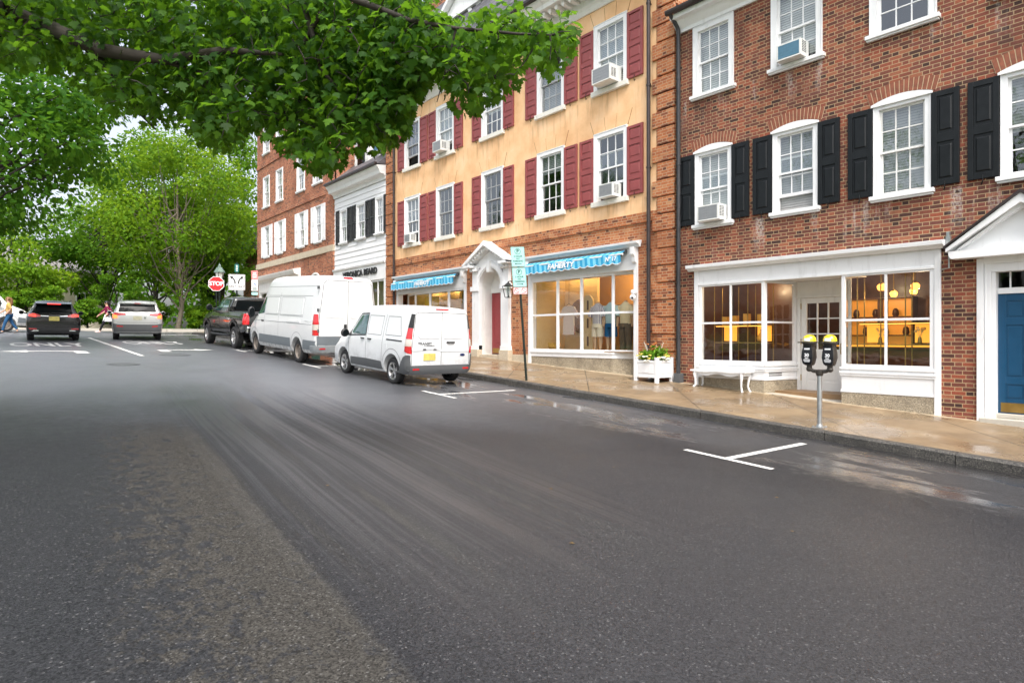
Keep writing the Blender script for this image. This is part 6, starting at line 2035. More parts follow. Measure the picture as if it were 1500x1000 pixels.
# ---------------------------------------------------------------- dark pickup truck
def pickup():
    root = thing('pickup_truck', 'dark grey lifted pickup truck parked ahead of the large white van', 'pickup truck')
    W = 1.0
    keys = [(0, .74, 1.42, .95, .90, 1.20, .05), (.08, .70, 1.45, .99, .93, 1.22, .05), (.6, .62, 1.46, W, .94, 1.24, .05), (2.2, .56, 1.46, W, .94, 1.24, .05), (4.6, .56, 1.44, W, .94, 1.22, .06), (4.9, .56, 1.43, W, .92, 1.2, .08), (5.6, .58, 1.38, .99, .9, 1.16, .1), (6.1, .62, 1.28, .95, .86, 1.06, .1), (6.22, .68, 1.16, .9, .8, 1.0, .08)]
    xr_, xf = 1.30, 5.28
    c = Car(root, loft_body(keys, 60, crown=.0), TRUCK_GREY, [(x, .50, .56, s * .62, s * 1.3) for x in (xr_, xf) for s in (1, -1)])
    ck = [(2.15, 1.36, 1.98, .93, .74, 1.40, .12), (2.30, 1.36, 2.04, .94, .76, 1.42, .12), (3.0, 1.36, 2.07, .94, .76, 1.42, .12), (3.7, 1.36, 2.05, .94, .75, 1.42, .12), (4.1, 1.36, 1.92, .93, .74, 1.42, .12), (4.5, 1.36, 1.62, .92, .78, 1.40, .08), (4.75, 1.36, 1.47, .91, .80, 1.39, .03)]
    cab = Car(root, loft_body(ck, 30), TRUCK_GREY, (), 'cab')
    for x in (xr_, xf):
        for s in (1, -1): wheel(root, x, s * 1.0, .44, .29, .27, ALLOY, 6)
    for x in (xr_, xf):
        for pl in 'LR': mb = MB(); c.strip(mb, pl, arcpts(x, .50, .60, -8, 188, 26), .10, .035, .05); mb.build('wheel_arch_flare', PLASTIC_BLACK, root, fix=False)
    cab.part('rear_window', CAR_GLASS, [('B', rpoly([(-.70, 1.55), (.70, 1.55), (.62, 1.93), (-.62, 1.93)], .06))], off=.005)
    for q_ in ([(2.45, 1.50), (3.22, 1.50), (3.22, 1.93), (2.62, 1.93)], [(3.30, 1.50), (4.28, 1.50), (3.86, 1.90), (3.30, 1.93)]): cab.part('door_window', CAR_GLASS_TEAL, sides(rpoly(q_, .06)), off=.005)
    cab.part('windscreen', CAR_GLASS, [('F', rpoly([(-.72, 1.52), (.72, 1.52), (.62, 1.93), (-.62, 1.93)], .08))], off=.005)
    mb = MB()
    for pl in 'LR': cab.strip(mb, pl, [(2.40, 1.47), (4.36, 1.47)], .03, .007)
    mb.build('window_chrome', CHROME, root, fix=False)
    sm = []
    for pl in 'LR': sm += [(pl, [(2.22, .62), (2.22, 1.40)]), (pl, [(3.26, .62), (3.26, 1.42)]), (pl, [(4.42, .66), (4.42, 1.40)]), (pl, [(1.95, 1.12), (4.5, 1.10)]), (pl, [(2.10, .58), (2.10, 1.44)])]
    c.seams('panel_gap', plain('dark_panel_gap', (.004, .004, .004), .6), sm, .014)
    c.part('door_badge', TAIL_RED, sides(rpoly([(4.0, .98), (4.22, .98), (4.22, 1.08), (4.0, 1.08)], .02)), off=.012)
    c.part('tail_lamp', TAIL_RED, mirror([('B', rpoly([(.80, .98), (.955, .98), (.955, 1.40), (.80, 1.40)], .03))]) + sides(rpoly([(.01, .98), (.15, .98), (.15, 1.40), (.01, 1.40)], .03)), off=.016, cell=.06)
    mb = MB(); mb.box(-.20, .03, -.93, .93, .66, .90); mb.build('rear_bumper', CHROME, root, bevel=.04)
    mb = MB(); mb.box(-.02, .001, -.75, .75, .98, 1.42); mb.build('tailgate', TRUCK_GREY, root, bevel=.015)
    mb = MB(); mb.box(.08, 2.12, -.80, .80, 1.40, 1.49); mb.build('bed_cover', PLASTIC_BLACK, root, bevel=.02)
    for s in (1, -1):
        mb = MB(); mb.tube([(2.05, s * .90, .52), (2.2, s * 1.0, .50), (4.5, s * 1.0, .50), (4.65, s * .90, .52)], .05, 8); mb.build('side_step', PLASTIC_BLACK, root, smooth=50)
        wing_mirror(root, 4.30, s * 1.03, 1.62, PLASTIC_BLACK, .24, .26)
    for x in (2.55, 3.60): c.part('door_handle', TRUCK_GREY, sides(rpoly([(x - .11, 1.22), (x + .11, 1.22), (x + .11, 1.26), (x - .11, 1.26)], .015)), off=.03)
    mb = MB(); mb.tube([(.3, 0, .46), (5.9, 0, .46)], .14, 8); mb.tube([(xr_, -.7, .44), (xr_, .7, .44)], .10, 8); mb.tube([(xf, -.7, .44), (xf, .7, .44)], .09, 8); mb.build('chassis', PLASTIC_BLACK, root)
    c.part('headlamp', TAIL_CLEAR, mirror([('F', rpoly([(.55, .95), (.85, .95), (.85, 1.15), (.55, 1.15)], .03))]), off=.008)
    c.part('front_grille', CHROME, [('F', rpoly([(-.5, .85), (.5, .85), (.5, 1.18), (-.5, 1.18)], .04))], off=.008)
    return root


pk = pickup(); place(pk, 8.55, 25.2)


# ---------------------------------------------------------------- sport utility cars waiting at the line
def suv(kind):
    blk = kind == 'black'
    P = CAR_BLACK if blk else CAR_SILVER
    root = thing('stopped_car', 'black compact crossover with lit red brake lamps waiting in the left lane' if blk else 'silver grey sport utility car with lit tail lamps waiting in the right lane', 'car')
    if blk:
        L, W, H, hw = 4.35, .90, 1.62, .60
        keys = [(0, .34, .98, .84, .78, .80, .07), (.05, .30, 1.08, .88, .80, .86, .08), (.16, .26, 1.22, .90, .74, .94, .10), (.36, .24, 1.44, W, .66, 1.0, .12), (.62, .22, 1.575, W, .64, 1.0, .13), (1.3, .2, H, W, .645, .99, .13), (2.1, .2, 1.61, W, .645, .97, .13), (2.6, .2, 1.50, W, .66, .95, .13), (3.2, .2, 1.10, W, .74, .9, .1), (3.6, .2, 1.0, .89, .76, .84, .09), (4.1, .22, .84, .84, .7, .7, .09), (L, .3, .66, .7, .6, .55, .07)]
    else:
        L, W, H, hw = 4.9, .99, 1.79, .7
        keys = [(0, .42, 1.12, .93, .88, .95, .07), (.05, .36, 1.24, .96, .88, 1.02, .08), (.14, .32, 1.42, .985, .84, 1.08, .10), (.26, .3, 1.62, W, .79, 1.12, .12), (.45, .28, 1.735, W, .775, 1.12, .12), (1.4, .26, H, W, .78, 1.10, .12), (2.5, .26, 1.77, W, .775, 1.08, .12), (3.0, .26, 1.64, W, .77, 1.06, .12), (3.6, .26, 1.22, W, .82, 1.02, .1), (4.1, .26, 1.13, .97, .84, .96, .1), (4.65, .3, .98, .92, .8, .82, .1), (L, .36, .8, .8, .68, .7, .08)]
    RW = .335 if blk else .37
    xr_ = .84 if blk else .98; xf = L - .85
    c = Car(root, loft_body(keys, 60), P, [(x, RW, RW + .07, s * .58, s * 1.2) for x in (xr_, xf) for s in (1, -1)])
    for x in (xr_, xf):
        for s in (1, -1): wheel(root, x, s * (W - .03), RW, .23, RW - .11, ALLOY, 5)
    if blk:
        win = rpoly([(-.62, 1.08), (.62, 1.08), (.55, 1.46), (.45, 1.50), (-.45, 1.50), (-.55, 1.46)], .05)
        lamps = mirror([('B', rpoly([(.44, .97), (.62, .96), (.84, 1.0), (.82, 1.10), (.66, 1.12), (.44, 1.04)], .03))]); lit = mirror([('B', rpoly([(.58, .98), (.80, .99), (.78, 1.07), (.60, 1.06)], .03))])
        bumper = rpoly([(-.82, .33), (.82, .33), (.86, .62), (.6, .56), (-.6, .56), (-.86, .62)], .04)
    else:
        win = rpoly([(-.74, 1.28), (.74, 1.28), (.68, 1.60), (.60, 1.66), (-.60, 1.66), (-.68, 1.60)], .05)
        lamps = mirror([('B', rpoly([(.46, 1.13), (.92, 1.08), (.95, .98), (.97, 1.18), (.90, 1.24), (.46, 1.20)], .02))]); lit = mirror([('B', rpoly([(.76, 1.0), (.93, .98), (.94, 1.16), (.78, 1.12)], .03))])
        bumper = rpoly([(-.90, .40), (.90, .40), (.95, .76), (.7, .72), (-.7, .72), (-.95, .76)], .04)
    c.part('rear_window', CAR_GLASS, [('B', win)], off=.004, cell=.1)
    c.part('tail_lamp', TAIL_RED, lamps, off=.012, cell=.06)
    c.part('brake_lamp', TAIL_LIT if blk else TAIL_AMBER, lit, off=.02, cell=.06)
    c.part('rear_bumper', PLASTIC_GREY if not blk else PLASTIC_BLACK, [('B', bumper)], off=.02)
    zr = .46 if blk else .60
    c.part('bumper_reflector', TAIL_RED, mirror([('B', rpoly([(.56, zr), (.80, zr + .02), (.80, zr + .07), (.56, zr + .05)], .015))]), off=.03)
    if blk:
        c.part('exhaust_trim', CHROME, mirror([('B', rpoly([(.50, .40), (.74, .40), (.66, .45), (.50, .45)], .015))]), off=.03)
        c.part('chrome_strip', CHROME, mirror([('B', [(.18, .99), (.44, 1.0), (.44, 1.03), (.18, 1.01)])]), off=.015)
    else:
        c.part('chrome_strip', CHROME, [('B', [(-.46, 1.155), (.46, 1.155), (.46, 1.19), (-.46, 1.19)])], off=.012)
        c.part('tailgate_badge', CHROME, [('B', rpoly([(-.33, .98), (-.25, .98), (-.25, 1.06), (-.33, 1.06)], .01))], off=.012)
    zp = .82 if blk else .92
    c.part('licence_plate', PLATE if blk else PLATE_PALE, [('B', rpoly([(-.17, zp), (.17, zp), (.17, zp + .17), (-.17, zp + .17)], .012))], off=.018)
    mb = MB()
    zt = H - .06
    mb.mesh([(.18 if blk else .12, -hw, zt - .05), (.18 if blk else .12, hw, zt - .05), (.7, hw + .01, zt + .03), (.7, -hw - .01, zt + .03), (.18 if blk else .12, -hw, zt - .08), (.18 if blk else .12, hw, zt - .08), (.6, hw, zt - .06), (.6, -hw, zt - .06)], [(0, 1, 2, 3), (7, 6, 5, 4), (0, 4, 5, 1), (1, 5, 6, 2), (3, 2, 6, 7), (0, 3, 7, 4)])
    sp_ = mb.build('rear_spoiler', P, root, bevel=.01)
    mb = MB(); xx = (.18 if blk else .12) - .004; ww = .22 if blk else .12; mb.box(xx, xx + .02, -ww, ww, zt - .078, zt - .052); mb.build('brake_lamp', TAIL_LIT if blk else TAIL_RED, sp_)
    a, b = (1.0, 2.9) if blk else (1.1, 3.3)
    zl, zh = (1.06, 1.46) if blk else (1.18, 1.62)
    g = c.part('side_window', CAR_GLASS, sides(rpoly([(a - .2, zl + .04), (b, zl), (b - .55, zh), (a, zh)], .06)), off=.004)
    c.seams('panel_gap', SEAM if not blk else plain('dark_panel_gap', (.004, .004, .004), .6), [(pl, [(x, .4), (x, zh)]) for pl in 'LR' for x in (a + .15, (a + b) / 2)] + [('B', [(-.8, .66 if blk else .80), (.8, .66 if blk else .80)])], .012)
    for s in (1, -1):
        wing_mirror(root, b - .05, s * (W + .04), zl + .05, P, .18, .15)
        mb = MB(); mb.tube([(.8, s * (hw + .02), H + .0), (1.0, s * (hw + .02), H + .045), (b - 1.0, s * (hw + .02), H + .045), (b - .8, s * (hw + .02), H)], .016, 6); mb.build('roof_rail', CHROME if not blk else PLASTIC_BLACK, root, smooth=50)
    c.part('windscreen', CAR_GLASS, [('F', rpoly([(-.62, zl + .02), (.62, zl + .02), (.52, zh), (-.52, zh)], .08))], off=.004, cell=.12)
    if not blk: c.part('sill_cladding', PLASTIC_GREY, sides([(1.42, .28), (3.6, .28), (3.6, .42), (1.42, .42)]), off=.012)
    mb = MB(); mb.tube([(0.02, .1, zl + .03 if blk else 1.30), (-.02 if not blk else 0.02, .1, zl + .05 if blk else 1.32), (.08, -.35, zl + .10 if blk else 1.38)], .010, 5); mb.build('wiper', PLASTIC_BLACK, root)
    return root


b_ = suv('black'); place(b_, 2.10, 31.4, 88)
s_ = suv('silver'); place(s_, 5.25, 32.8, 81.5)

# ================================================================== street furniture
def disc(mb, c, r, u, v, n=28):
    c, u, v = Vector(c), Vector(u), Vector(v)
    mb.face([c + u * r * math.cos(2 * math.pi * k / n) + v * r * math.sin(2 * math.pi * k / n) for k in range(n)])


def ring(mb, c, r0, r1, u, v, n=28):
    c, u, v = Vector(c), Vector(u), Vector(v)
    p = lambda r, k: c + u * r * math.cos(2 * math.pi * k / n) + v * r * math.sin(2 * math.pi * k / n)
    for k in range(n): mb.face([p(r0, k), p(r1, k), p(r1, k + 1), p(r0, k + 1)])


def plate_box(mb, c, w, h, u, v, nrm, th=.004, r=.02):
    """thin rounded sign blank centred at c"""
    c, u, v, nrm = Vector(c), Vector(u), Vector(v), Vector(nrm)
    pl = rpoly([(-w / 2, -h / 2), (w / 2, -h / 2), (w / 2, h / 2), (-w / 2, h / 2)], r, 3)
    a = [c + u * x + v * y for x, y in pl]; b = [p - nrm * th for p in a]; n = len(a)
    mb.mesh(a + b, [tuple(range(n)), tuple(range(2 * n - 1, n - 1, -1))] + [(i, i + n, (i + 1) % n + n, (i + 1) % n) for i in range(n)])


# --- parking sign post by the kerb
X, Y = 10.17, 11.73
zg = walk_z(X, Y)
e = thing('parking_sign', 'dark post with two pale green parking signs and a small red notice', 'parking sign', (X, Y, zg))
lean = Vector((-.052, .045, 1)).normalized()
P0 = Vector((0, 0, 0))
mb = MB()
mb.tube([P0 - lean * .1, P0 + lean * 3.24], .030, 8)
for k in range(60): 
    q = P0 + lean * (.12 + k * .05)
    mb.mesh([(q.x - .034 - .001, q.y - .006, q.z - .007), (q.x - .034 - .001, q.y + .006, q.z - .007), (q.x - .034 - .001, q.y + .006, q.z + .007), (q.x - .034 - .001, q.y - .006, q.z + .007)], [(0, 1, 2, 3)])
mb.build('post', POST_GREEN, e, smooth=40)
nrm = Vector((-.66, -.75, 0)).normalized(); u = Vector((nrm.y * -1, nrm.x, 0)); 
u = Vector((-nrm.y, nrm.x, 0)); 
if u.x * CB - u.y * CA < 0: u = -u
u = (u + Vector((0, 0, .02))).normalized(); vv = lean
def psign(zc, h, body, ar):
    c = P0 + lean * zc + nrm * .045
    mb = MB(); plate_box(mb, c, .335, h, u, vv, nrm); s = mb.build('sign_plate', SIGN_TEAL, e)
    mb = MB()
    f = c + nrm * .003
    w2, h2, t = .16, h / 2 - .008, .006
    for a, b, c_, d in ((-w2, w2, -h2, -h2 + t), (-w2, w2, h2 - t, h2), (-w2, -w2 + t, -h2 + t, h2 - t), (w2 - t, w2, -h2 + t, h2 - t)):
        mb.face([f + u * a + vv * c_, f + u * b + vv * c_, f + u * b + vv * d, f + u * a + vv * d])
    ring(mb, f + vv * (h * .27), .062, .074, u, vv)
    M_ = lambda dz, dx=0: frame_mtx(f + vv * dz + u * dx, u, vv)
    add_text(mb, 'P', .115, M_(h * .27), bold=.004, extrude=.0005)
    add_text(mb, body[0], .056, M_(h * .02), bold=.002, extrude=.0005); add_text(mb, body[1], .05, M_(-h * .10), bold=.0015, extrude=.0005); add_text(mb, body[2], .058, M_(-h * .22), bold=.002, extrude=.0005)
    z = f - vv * (h * .35); s_ = ar
    mb.face([z + u * s_ * .02 * -1 - vv * .008 - u * s_ * .06, z + u * s_ * .05 - vv * .008, z + u * s_ * .05 + vv * .008, z - u * s_ * .08 + vv * .008])
    mb.face([z + u * s_ * .05 - vv * .024, z + u * s_ * .095, z + u * s_ * .05 + vv * .024])
    mb.build('sign_print', SIGN_GREEN_INK, s, fix=False)
psign(3.02, .485, ('2 HOUR', 'PAY', 'PARKING'), -1)
psign(2.52, .475, ('2 HOUR', 'PAY', 'PARKING'), 1)
c = P0 + lean * 2.19 + nrm * .045
mb = MB(); plate_box(mb, c, .335, .165, u, vv, nrm); s = mb.build('notice_plate', SIGN_WHITE, e)
mb = MB(); f = c + nrm * .003
for sx in (-1, 1):
    ring(mb, f + u * sx * .085, .050, .062, u, vv); 
    mb.face([f + u * (sx * .085 - .04) + vv * .032, f + u * (sx * .085 - .03) + vv * .042, f + u * (sx * .085 + .04) - vv * .032, f + u * (sx * .085 + .03) - vv * .042])
for a, b, c_, d in ((-.16, .16, -.077, -.070), (-.16, .16, .070, .077), (-.16, -.153, -.07, .07), (.153, .16, -.07, .07)): mb.face([f + u * a + vv * c_, f + u * b + vv * c_, f + u * b + vv * d, f + u * a + vv * d])
mb.build('notice_print', SIGN_RED, s, fix=False)

# --- twin parking meter
X, Y = 10.19, 4.65
e = thing('parking_meter', 'twin head parking meter with yellow domes on a steel post at the kerb', 'parking meter', (X, Y, walk_z(X, Y)))
mb = MB(); mb.tube([(0, 0, -.05), (0, 0, .86)], .038, 14); mb.build('post', STEEL, e, smooth=50)
mb = MB(); mb.box(-.10, .10, -.085, .085, -.005, .014); mb.lathe([(.055, .014), (.05, .05), (.04, .055)], seg=14)
for sx in (-1, 1):
    for sy in (-1, 1): mb.lathe([(.014, .014), (.014, .03), (.001, .034)], (sx * .075, sy * .065, 0), 'z', 6)
mb.build('base_plate', STEEL, e)
mb = MB(); mb.lathe([(.045, .82), (.06, .86), (.06, .905), (.03, .92)], seg=14)
mb.tube([(0, -.17, .93), (0, -.10, .895), (0, 0, .885), (0, .10, .895), (0, .17, .93)], .030, 10)
for s in (-1, 1): mb.lathe([(.045, .92), (.04, .97), (.05, 1.0)], (0, s * .162, 0), 'z', 12); mb.sphere((0, s * .165, .925), .046, 12, 8)
mb.build('yoke', METER_BODY, e, smooth=50)
for s in (-1, 1):
    y = s * .162
    mb = MB()
    # waisted casting: plan is a rounded box, width follows the side view
    sec = [(.985, .062, .060), (1.02, .078, .075), (1.11, .098, .088), (1.20, .092, .084), (1.28, .078, .074), (1.315, .085, .080), (1.335, .098, .092)]
    v = []; f = []; n = 20
    for z, a, b in sec:
        for k in range(n):
            t = 2 * math.pi * k / n; ct, st = math.cos(t), math.sin(t)
            q = 1 / (abs(ct)**4 + abs(st)**4)**.25
            v.append((b * ct * q, y + a * st * q, z))
    for i in range(len(sec) - 1):
        for k in range(n): f.append((i * n + k, i * n + (k + 1) % n, (i + 1) * n + (k + 1) % n, (i + 1) * n + k))
    f += [tuple(range(n - 1, -1, -1)), tuple((len(sec) - 1) * n + k for k in range(n))]
    mb.mesh(v, f); hd = mb.build('meter_head', METER_BODY, e, smooth=50)
    mb = MB()
    fw = [(.062, 1.0), (.075, 1.03), (.086, 1.11), (.080, 1.20), (.066, 1.28), (.07, 1.30)]
    xo = lambda z: -(.002 + np.interp(z, [q[0] for q in sec], [q[2] for q in sec]) + .004)
    pl = [(-a, z) for a, z in fw] + [(a, z) for a, z in fw[::-1]]
    vf = [(xo(z), y + a, z) for a, z in pl]; vb = [(xo(z) + .02, y + a, z) for a, z in pl]; n2 = len(pl)
    k2 = len(fw)
    mb.mesh(vf + vb, [(i, i + 1, n2 - 2 - i, n2 - 1 - i) for i in range(k2 - 1)] + [(i, i + n2, (i + 1) % n2 + n2, (i + 1) % n2) for i in range(n2)])
    fc = mb.build('meter_face', METER_FACE, hd)
    mb = MB()
    xf_ = xo(1.14) - .004
    add_text(mb, '30', .072, frame_mtx((xf_, y, 1.145), (0, -1, 0), (0, 0, 1)), bold=.003, extrude=.0008)
    add_text(mb, 'MIN', .03, frame_mtx((xf_, y, 1.098), (0, -1, 0), (0, 0, 1)), bold=.001, extrude=.0008)
    mb.build('meter_number', LETTER_WHITE, fc, fix=False); mb = MB()
    for i, (z, w_) in enumerate(((1.075, .10), (1.063, .11), (1.051, .10), (1.039, .085))): mb.face([(xo(z) - .003, y - w_ / 2, z), (xo(z) - .003, y + w_ / 2, z), (xo(z) - .003, y + w_ / 2, z + .007), (xo(z) - .003, y - w_ / 2, z + .007)])
    mb.face([(xo(1.245) - .003, y - .045, 1.235), (xo(1.245) - .003, y + .045, 1.235), (xo(1.26) - .003, y + .045, 1.258), (xo(1.26) - .003, y - .045, 1.258)])
    mb.build('meter_print', LETTER_WHITE, fc, fix=False)
    mb = MB(); mb.lathe([(.118, 1.335), (.12, 1.345), (.118, 1.362), (.10, 1.366)], (0, y, 0), 'z', 24); mb.box(-.15, -.09, y + .05, y + .12, 1.342, 1.358); mb.build('collar', METER_BODY, hd, smooth=50)
    mb = MB(); mb.lathe([(.102, 1.366), (.100, 1.40), (.085, 1.44), (.055, 1.465), (.001, 1.472)], (0, y, 0), 'z', 24); mb.build('dome', METER_YELLOW, hd, smooth=50)
    mb = MB()
    for k in range(5):
        a0, a1 = 150 + k * 12, 162 + k * 12
        q = lambda a, r, z: (r * math.cos(R(a)), y + r * math.sin(R(a)), z)
        mb.face([q(a0, .1045, 1.372), q(a1, .1045, 1.372), q(a1, .098, 1.418), q(a0, .098, 1.418)])
    mb.build('dome_window', LETTER_WHITE, hd, fix=False)

# --- white planter with flowers
px0, px1, py0, py1 = 12.46, 13.12, 9.56, 10.28
zc = walk_z(12.8, 9.9)
e = thing('planter', 'square white wooden planter box full of leafy flowers beside the downpipe', 'planter', ((px0 + px1) / 2, (py0 + py1) / 2, zc))
hx, hy = (px1 - px0) / 2, (py1 - py0) / 2
mb = MB()
for sx in (-1, 1):
    for sy in (-1, 1): mb.box(sx * hx, sx * (hx - .085), sy * hy, sy * (hy - .085), -.04, .57); mb.box(sx * (hx + .006), sx * (hx - .09), sy * (hy + .006), sy * (hy - .09), .57, .592)
mb.build('corner_posts', WHITE, e, bevel=.008)
mb = MB()
mb.box(-hx + .02, hx - .02, -hy + .02, hy - .02, .10, .46)
for z in (.10, .46):
    mb.box(-hx + .008, hx - .008, -hy + .008, hy - .008, z, z + .06)
for s in (-1, 1):
    mb.box(s * (hx - .022), s * (hx - .010), -hy + .13, hy - .13, .20, .42); mb.box(-hx + .13, hx - .13, s * (hy - .022), s * (hy - .010), .20, .42)
    for k in range(2): mb.box(s * (hx - .012), s * (hx - .004), -.10, .10, .225 + k * .02, .232 + k * .02)
    mb.box(-.10, .10, s * (hy - .012), s * (hy - .004), .225, .24)
mb.build('panelled_box', WHITE, e, bevel=.006)
mb = MB(); mb.box(-hx + .06, hx - .06, -hy + .06, hy - .06, .46, .535); mb.build('soil', PLASTIC_BLACK, e)
pl_root, pl_h = e, (hx, hy)

# --- white bench with curved legs
e = thing('bench', 'low white wooden bench with curved legs under the left shop window', 'bench', (12.93, 8.12, walk_z(12.93, 8.12)))
sl = .0545
mb = MB()
n = 16
pts = []
for i in range(n + 1):
    y = -.70 + 1.40 * i / n
    pts.append(y)
for i in range(n):
    a, b = pts[i], pts[i + 1]
    za, zb_ = [.425 + .018 * math.cos((q / .7) * math.pi * 1.0) ** 2 - .012 for q in (a, b)]
    mb.mesh([(-.20, a, za), (.20, a, za), (.20, b, zb_), (-.20, b, zb_), (-.20, a, za - .035), (.20, a, za - .035), (.20, b, zb_ - .035), (-.20, b, zb_ - .035)], [(0, 1, 2, 3), (7, 6, 5, 4), (0, 3, 7, 4), (1, 5, 6, 2)] + ([(0, 4, 5, 1)] if i == 0 else []) + ([(3, 2, 6, 7)] if i == n - 1 else []))
mb.build('seat', WHITE, e, smooth=40)
mb = MB()
for s in (-1, 1):
    for i in range(n):
        a, b = -.62 + 1.24 * i / n, -.62 + 1.24 * (i + 1) / n
        dz = lambda q: .325 + .025 * math.cos(q / .62 * math.pi * 2)
        mb.mesh([(s * .165, a, dz(a)), (s * .165, b, dz(b)), (s * .165, b, .40), (s * .165, a, .40), (s * .145, a, dz(a)), (s * .145, b, dz(b)), (s * .145, b, .40), (s * .145, a, .40)], [(0, 1, 2, 3), (7, 6, 5, 4), (0, 4, 5, 1)])
    mb.box(-.145, .145, s * .62, s * .60, .32, .40)
mb.build('apron', WHITE, e)
for sx in (-1, 1):
    for sy in (-1, 1):
        g = sy * .58 * sl
        mb = MB(); mb.tube([(sx * .15, sy * .58, .41), (sx * .165, sy * .60, .33), (sx * .15, sy * .585, .20), (sx * .135, sy * .575, .09), (sx * .15, sy * .60, .03 + g), (sx * .17, sy * .625, -.005 + g)], [.036, .036, .026, .020, .022, .026], 10)
        mb.build('leg', WHITE, e, smooth=60)

# --- signs and lamp at the crossing
def simple_post(e, h, r=.035, mat=POST_GREEN, dz=0):
    mb = MB(); mb.tube([(0, 0, -.2 + dz), (0, 0, h)], r, 10); return mb.build('post', mat, e, smooth=50)


X, Y = 10.72, 41.0; z = walk_z(X, Y)
e = thing('stop_sign', 'red octagonal STOP sign above the dark pickup at the crossing', 'stop sign', (X, Y, z))
simple_post(e, 3.35)
uu, nn_, up = Vector((.80, -.60, 0)), Vector((-.60, -.80, 0)), Vector((0, 0, 1))
uu = Vector((.94, -.34, 0)).normalized(); nn_ = Vector((-.34, -.94, 0)).normalized()
def octo(r, c, th):
    mb = MB(); a = [c + uu * r * math.cos(R(22.5 + 45 * k)) + up * r * math.sin(R(22.5 + 45 * k)) for k in range(8)]; b = [p - nn_ * th for p in a]
    return mb.mesh(a + b, [tuple(range(8)), tuple(range(15, 7, -1))] + [(i, i + 8, (i + 1) % 8 + 8, (i + 1) % 8) for i in range(8)])
c = Vector((0, 0, 2.95)) + nn_ * .05
o1 = octo(.47, c, .005).build('sign_plate', SIGN_WHITE, e); octo(.435, c + nn_ * .003, .002).build('red_face', SIGN_RED, o1)
mb = MB(); add_text(mb, 'STOP', .34, frame_mtx(c + nn_ * .006, uu, up), bold=.012, extrude=.001, width=.95); mb.build('lettering', LETTER_WHITE, o1)

X, Y = 12.05, 41.5; z = walk_z(X, Y)
e = thing('lane_sign', 'white square sign with two curved turn arrows behind the pickup', 'lane sign', (X, Y, z))
simple_post(e, 4.35, .05)
c = Vector((0, 0, 3.10)) + nn_ * .06
mb = MB(); plate_box(mb, c, .96, .98, uu, up, nn_, .006, .05); s = mb.build('sign_plate', SIGN_WHITE, e)
mb = MB(); f = c + nn_ * .004
P2 = lambda x, y: f + uu * x + up * y
for sx in (-1, 1):
    path = [(.10, -.10), (.105, .02), (.13, .12), (.19, .21), (.26, .27)]
    for a, b in zip(path, path[1:]):
        d = Vector((b[0] - a[0], b[1] - a[1])).normalized(); q = (-d.y * .04, d.x * .04)
        mb.face([P2(sx * (a[0] + q[0]), a[1] + q[1]), P2(sx * (b[0] + q[0]), b[1] + q[1]), P2(sx * (b[0] - q[0]), b[1] - q[1]), P2(sx * (a[0] - q[0]), a[1] - q[1])])
    mb.face([P2(sx * .20, .36), P2(sx * .40, .36), P2(sx * .30, .17)])
    add_text(mb, 'ONLY', .17, frame_mtx(f + uu * sx * .235 - up * .27, uu, up), bold=.004, extrude=.001, width=.85)
for a, b, c_, d in ((-.45, .45, -.46, -.44), (-.45, .45, .44, .46), (-.46, -.44, -.45, .45), (.44, .46, -.45, .45), (-.008, .008, -.42, .02)): mb.face([P2(a, c_), P2(b, c_), P2(b, d), P2(a, d)])
mb.build('sign_print', LETTER_BLACK, s, fix=False)
c = Vector((0, 0, 3.98)) + nn_ * .06
mb = MB(); plate_box(mb, c, .24, .5, uu, up, nn_, .005, .03); s2 = mb.build('green_plate', plain('street_name_green', (.005, .13, .11), .4), e)
mb = MB(); f2 = c + nn_ * .004
for i in range(4): mb.face([f2 + uu * -.04 + up * (-.18 + i * .1), f2 + uu * .05 + up * (-.18 + i * .1), f2 + uu * .05 + up * (-.12 + i * .1), f2 - uu * .04 + up * (-.12 + i * .1)])
mb.build('plate_print', LETTER_WHITE, s2, fix=False)

X, Y = 10.45, 33.0; z = walk_z(X, Y)
e = thing('disabled_parking_sign', 'narrow pink and white sign with a blue wheelchair mark on a dark post', 'parking sign', (X, Y, z))
simple_post(e, 3.42, .03)
n2 = Vector((-.5, -.86, 0)).normalized(); u2 = Vector((.86, -.5, 0)).normalized()
c = Vector((0, 0, 3.18)) + n2 * .04
mb = MB(); plate_box(mb, c, .31, .44, u2, up, n2, .004); s = mb.build('upper_plate', SIGN_PINK, e)
mb = MB(); f = c + n2 * .003
for i, w_ in enumerate((.2, .22, .16)): mb.face([f - u2 * w_ / 2 + up * (-.14 + i * .1), f + u2 * w_ / 2 + up * (-.14 + i * .1), f + u2 * w_ / 2 + up * (-.09 + i * .1), f - u2 * w_ / 2 + up * (-.09 + i * .1)])
mb.build('plate_print', SIGN_WHITE, s, fix=False)
c = Vector((0, 0, 2.66)) + n2 * .04
mb = MB(); plate_box(mb, c, .31, .56, u2, up, n2, .004); s = mb.build('lower_plate', SIGN_WHITE, e)
mb = MB(); f = c + n2 * .003 + up * .06
ring(mb, f - up * .03, .045, .062, u2, up); disc(mb, f + up * .10 - u2 * .01, .022, u2, up, 12)
for a, b in (((-.01, .08), (.0, -.01)), ((.0, -.01), (.06, -.01)), ((.06, -.01), (.085, -.09))):
    d = Vector((b[0] - a[0], b[1] - a[1])).normalized(); q = (-d.y * .010, d.x * .010)
    mb.face([f + u2 * (a[0] + q[0]) + up * (a[1] + q[1]), f + u2 * (b[0] + q[0]) + up * (b[1] + q[1]), f + u2 * (b[0] - q[0]) + up * (b[1] - q[1]), f + u2 * (a[0] - q[0]) + up * (a[1] - q[1])])
mb.build('wheelchair_mark', plain('sign_blue_print', (.02, .13, .45), .4), s, fix=False)
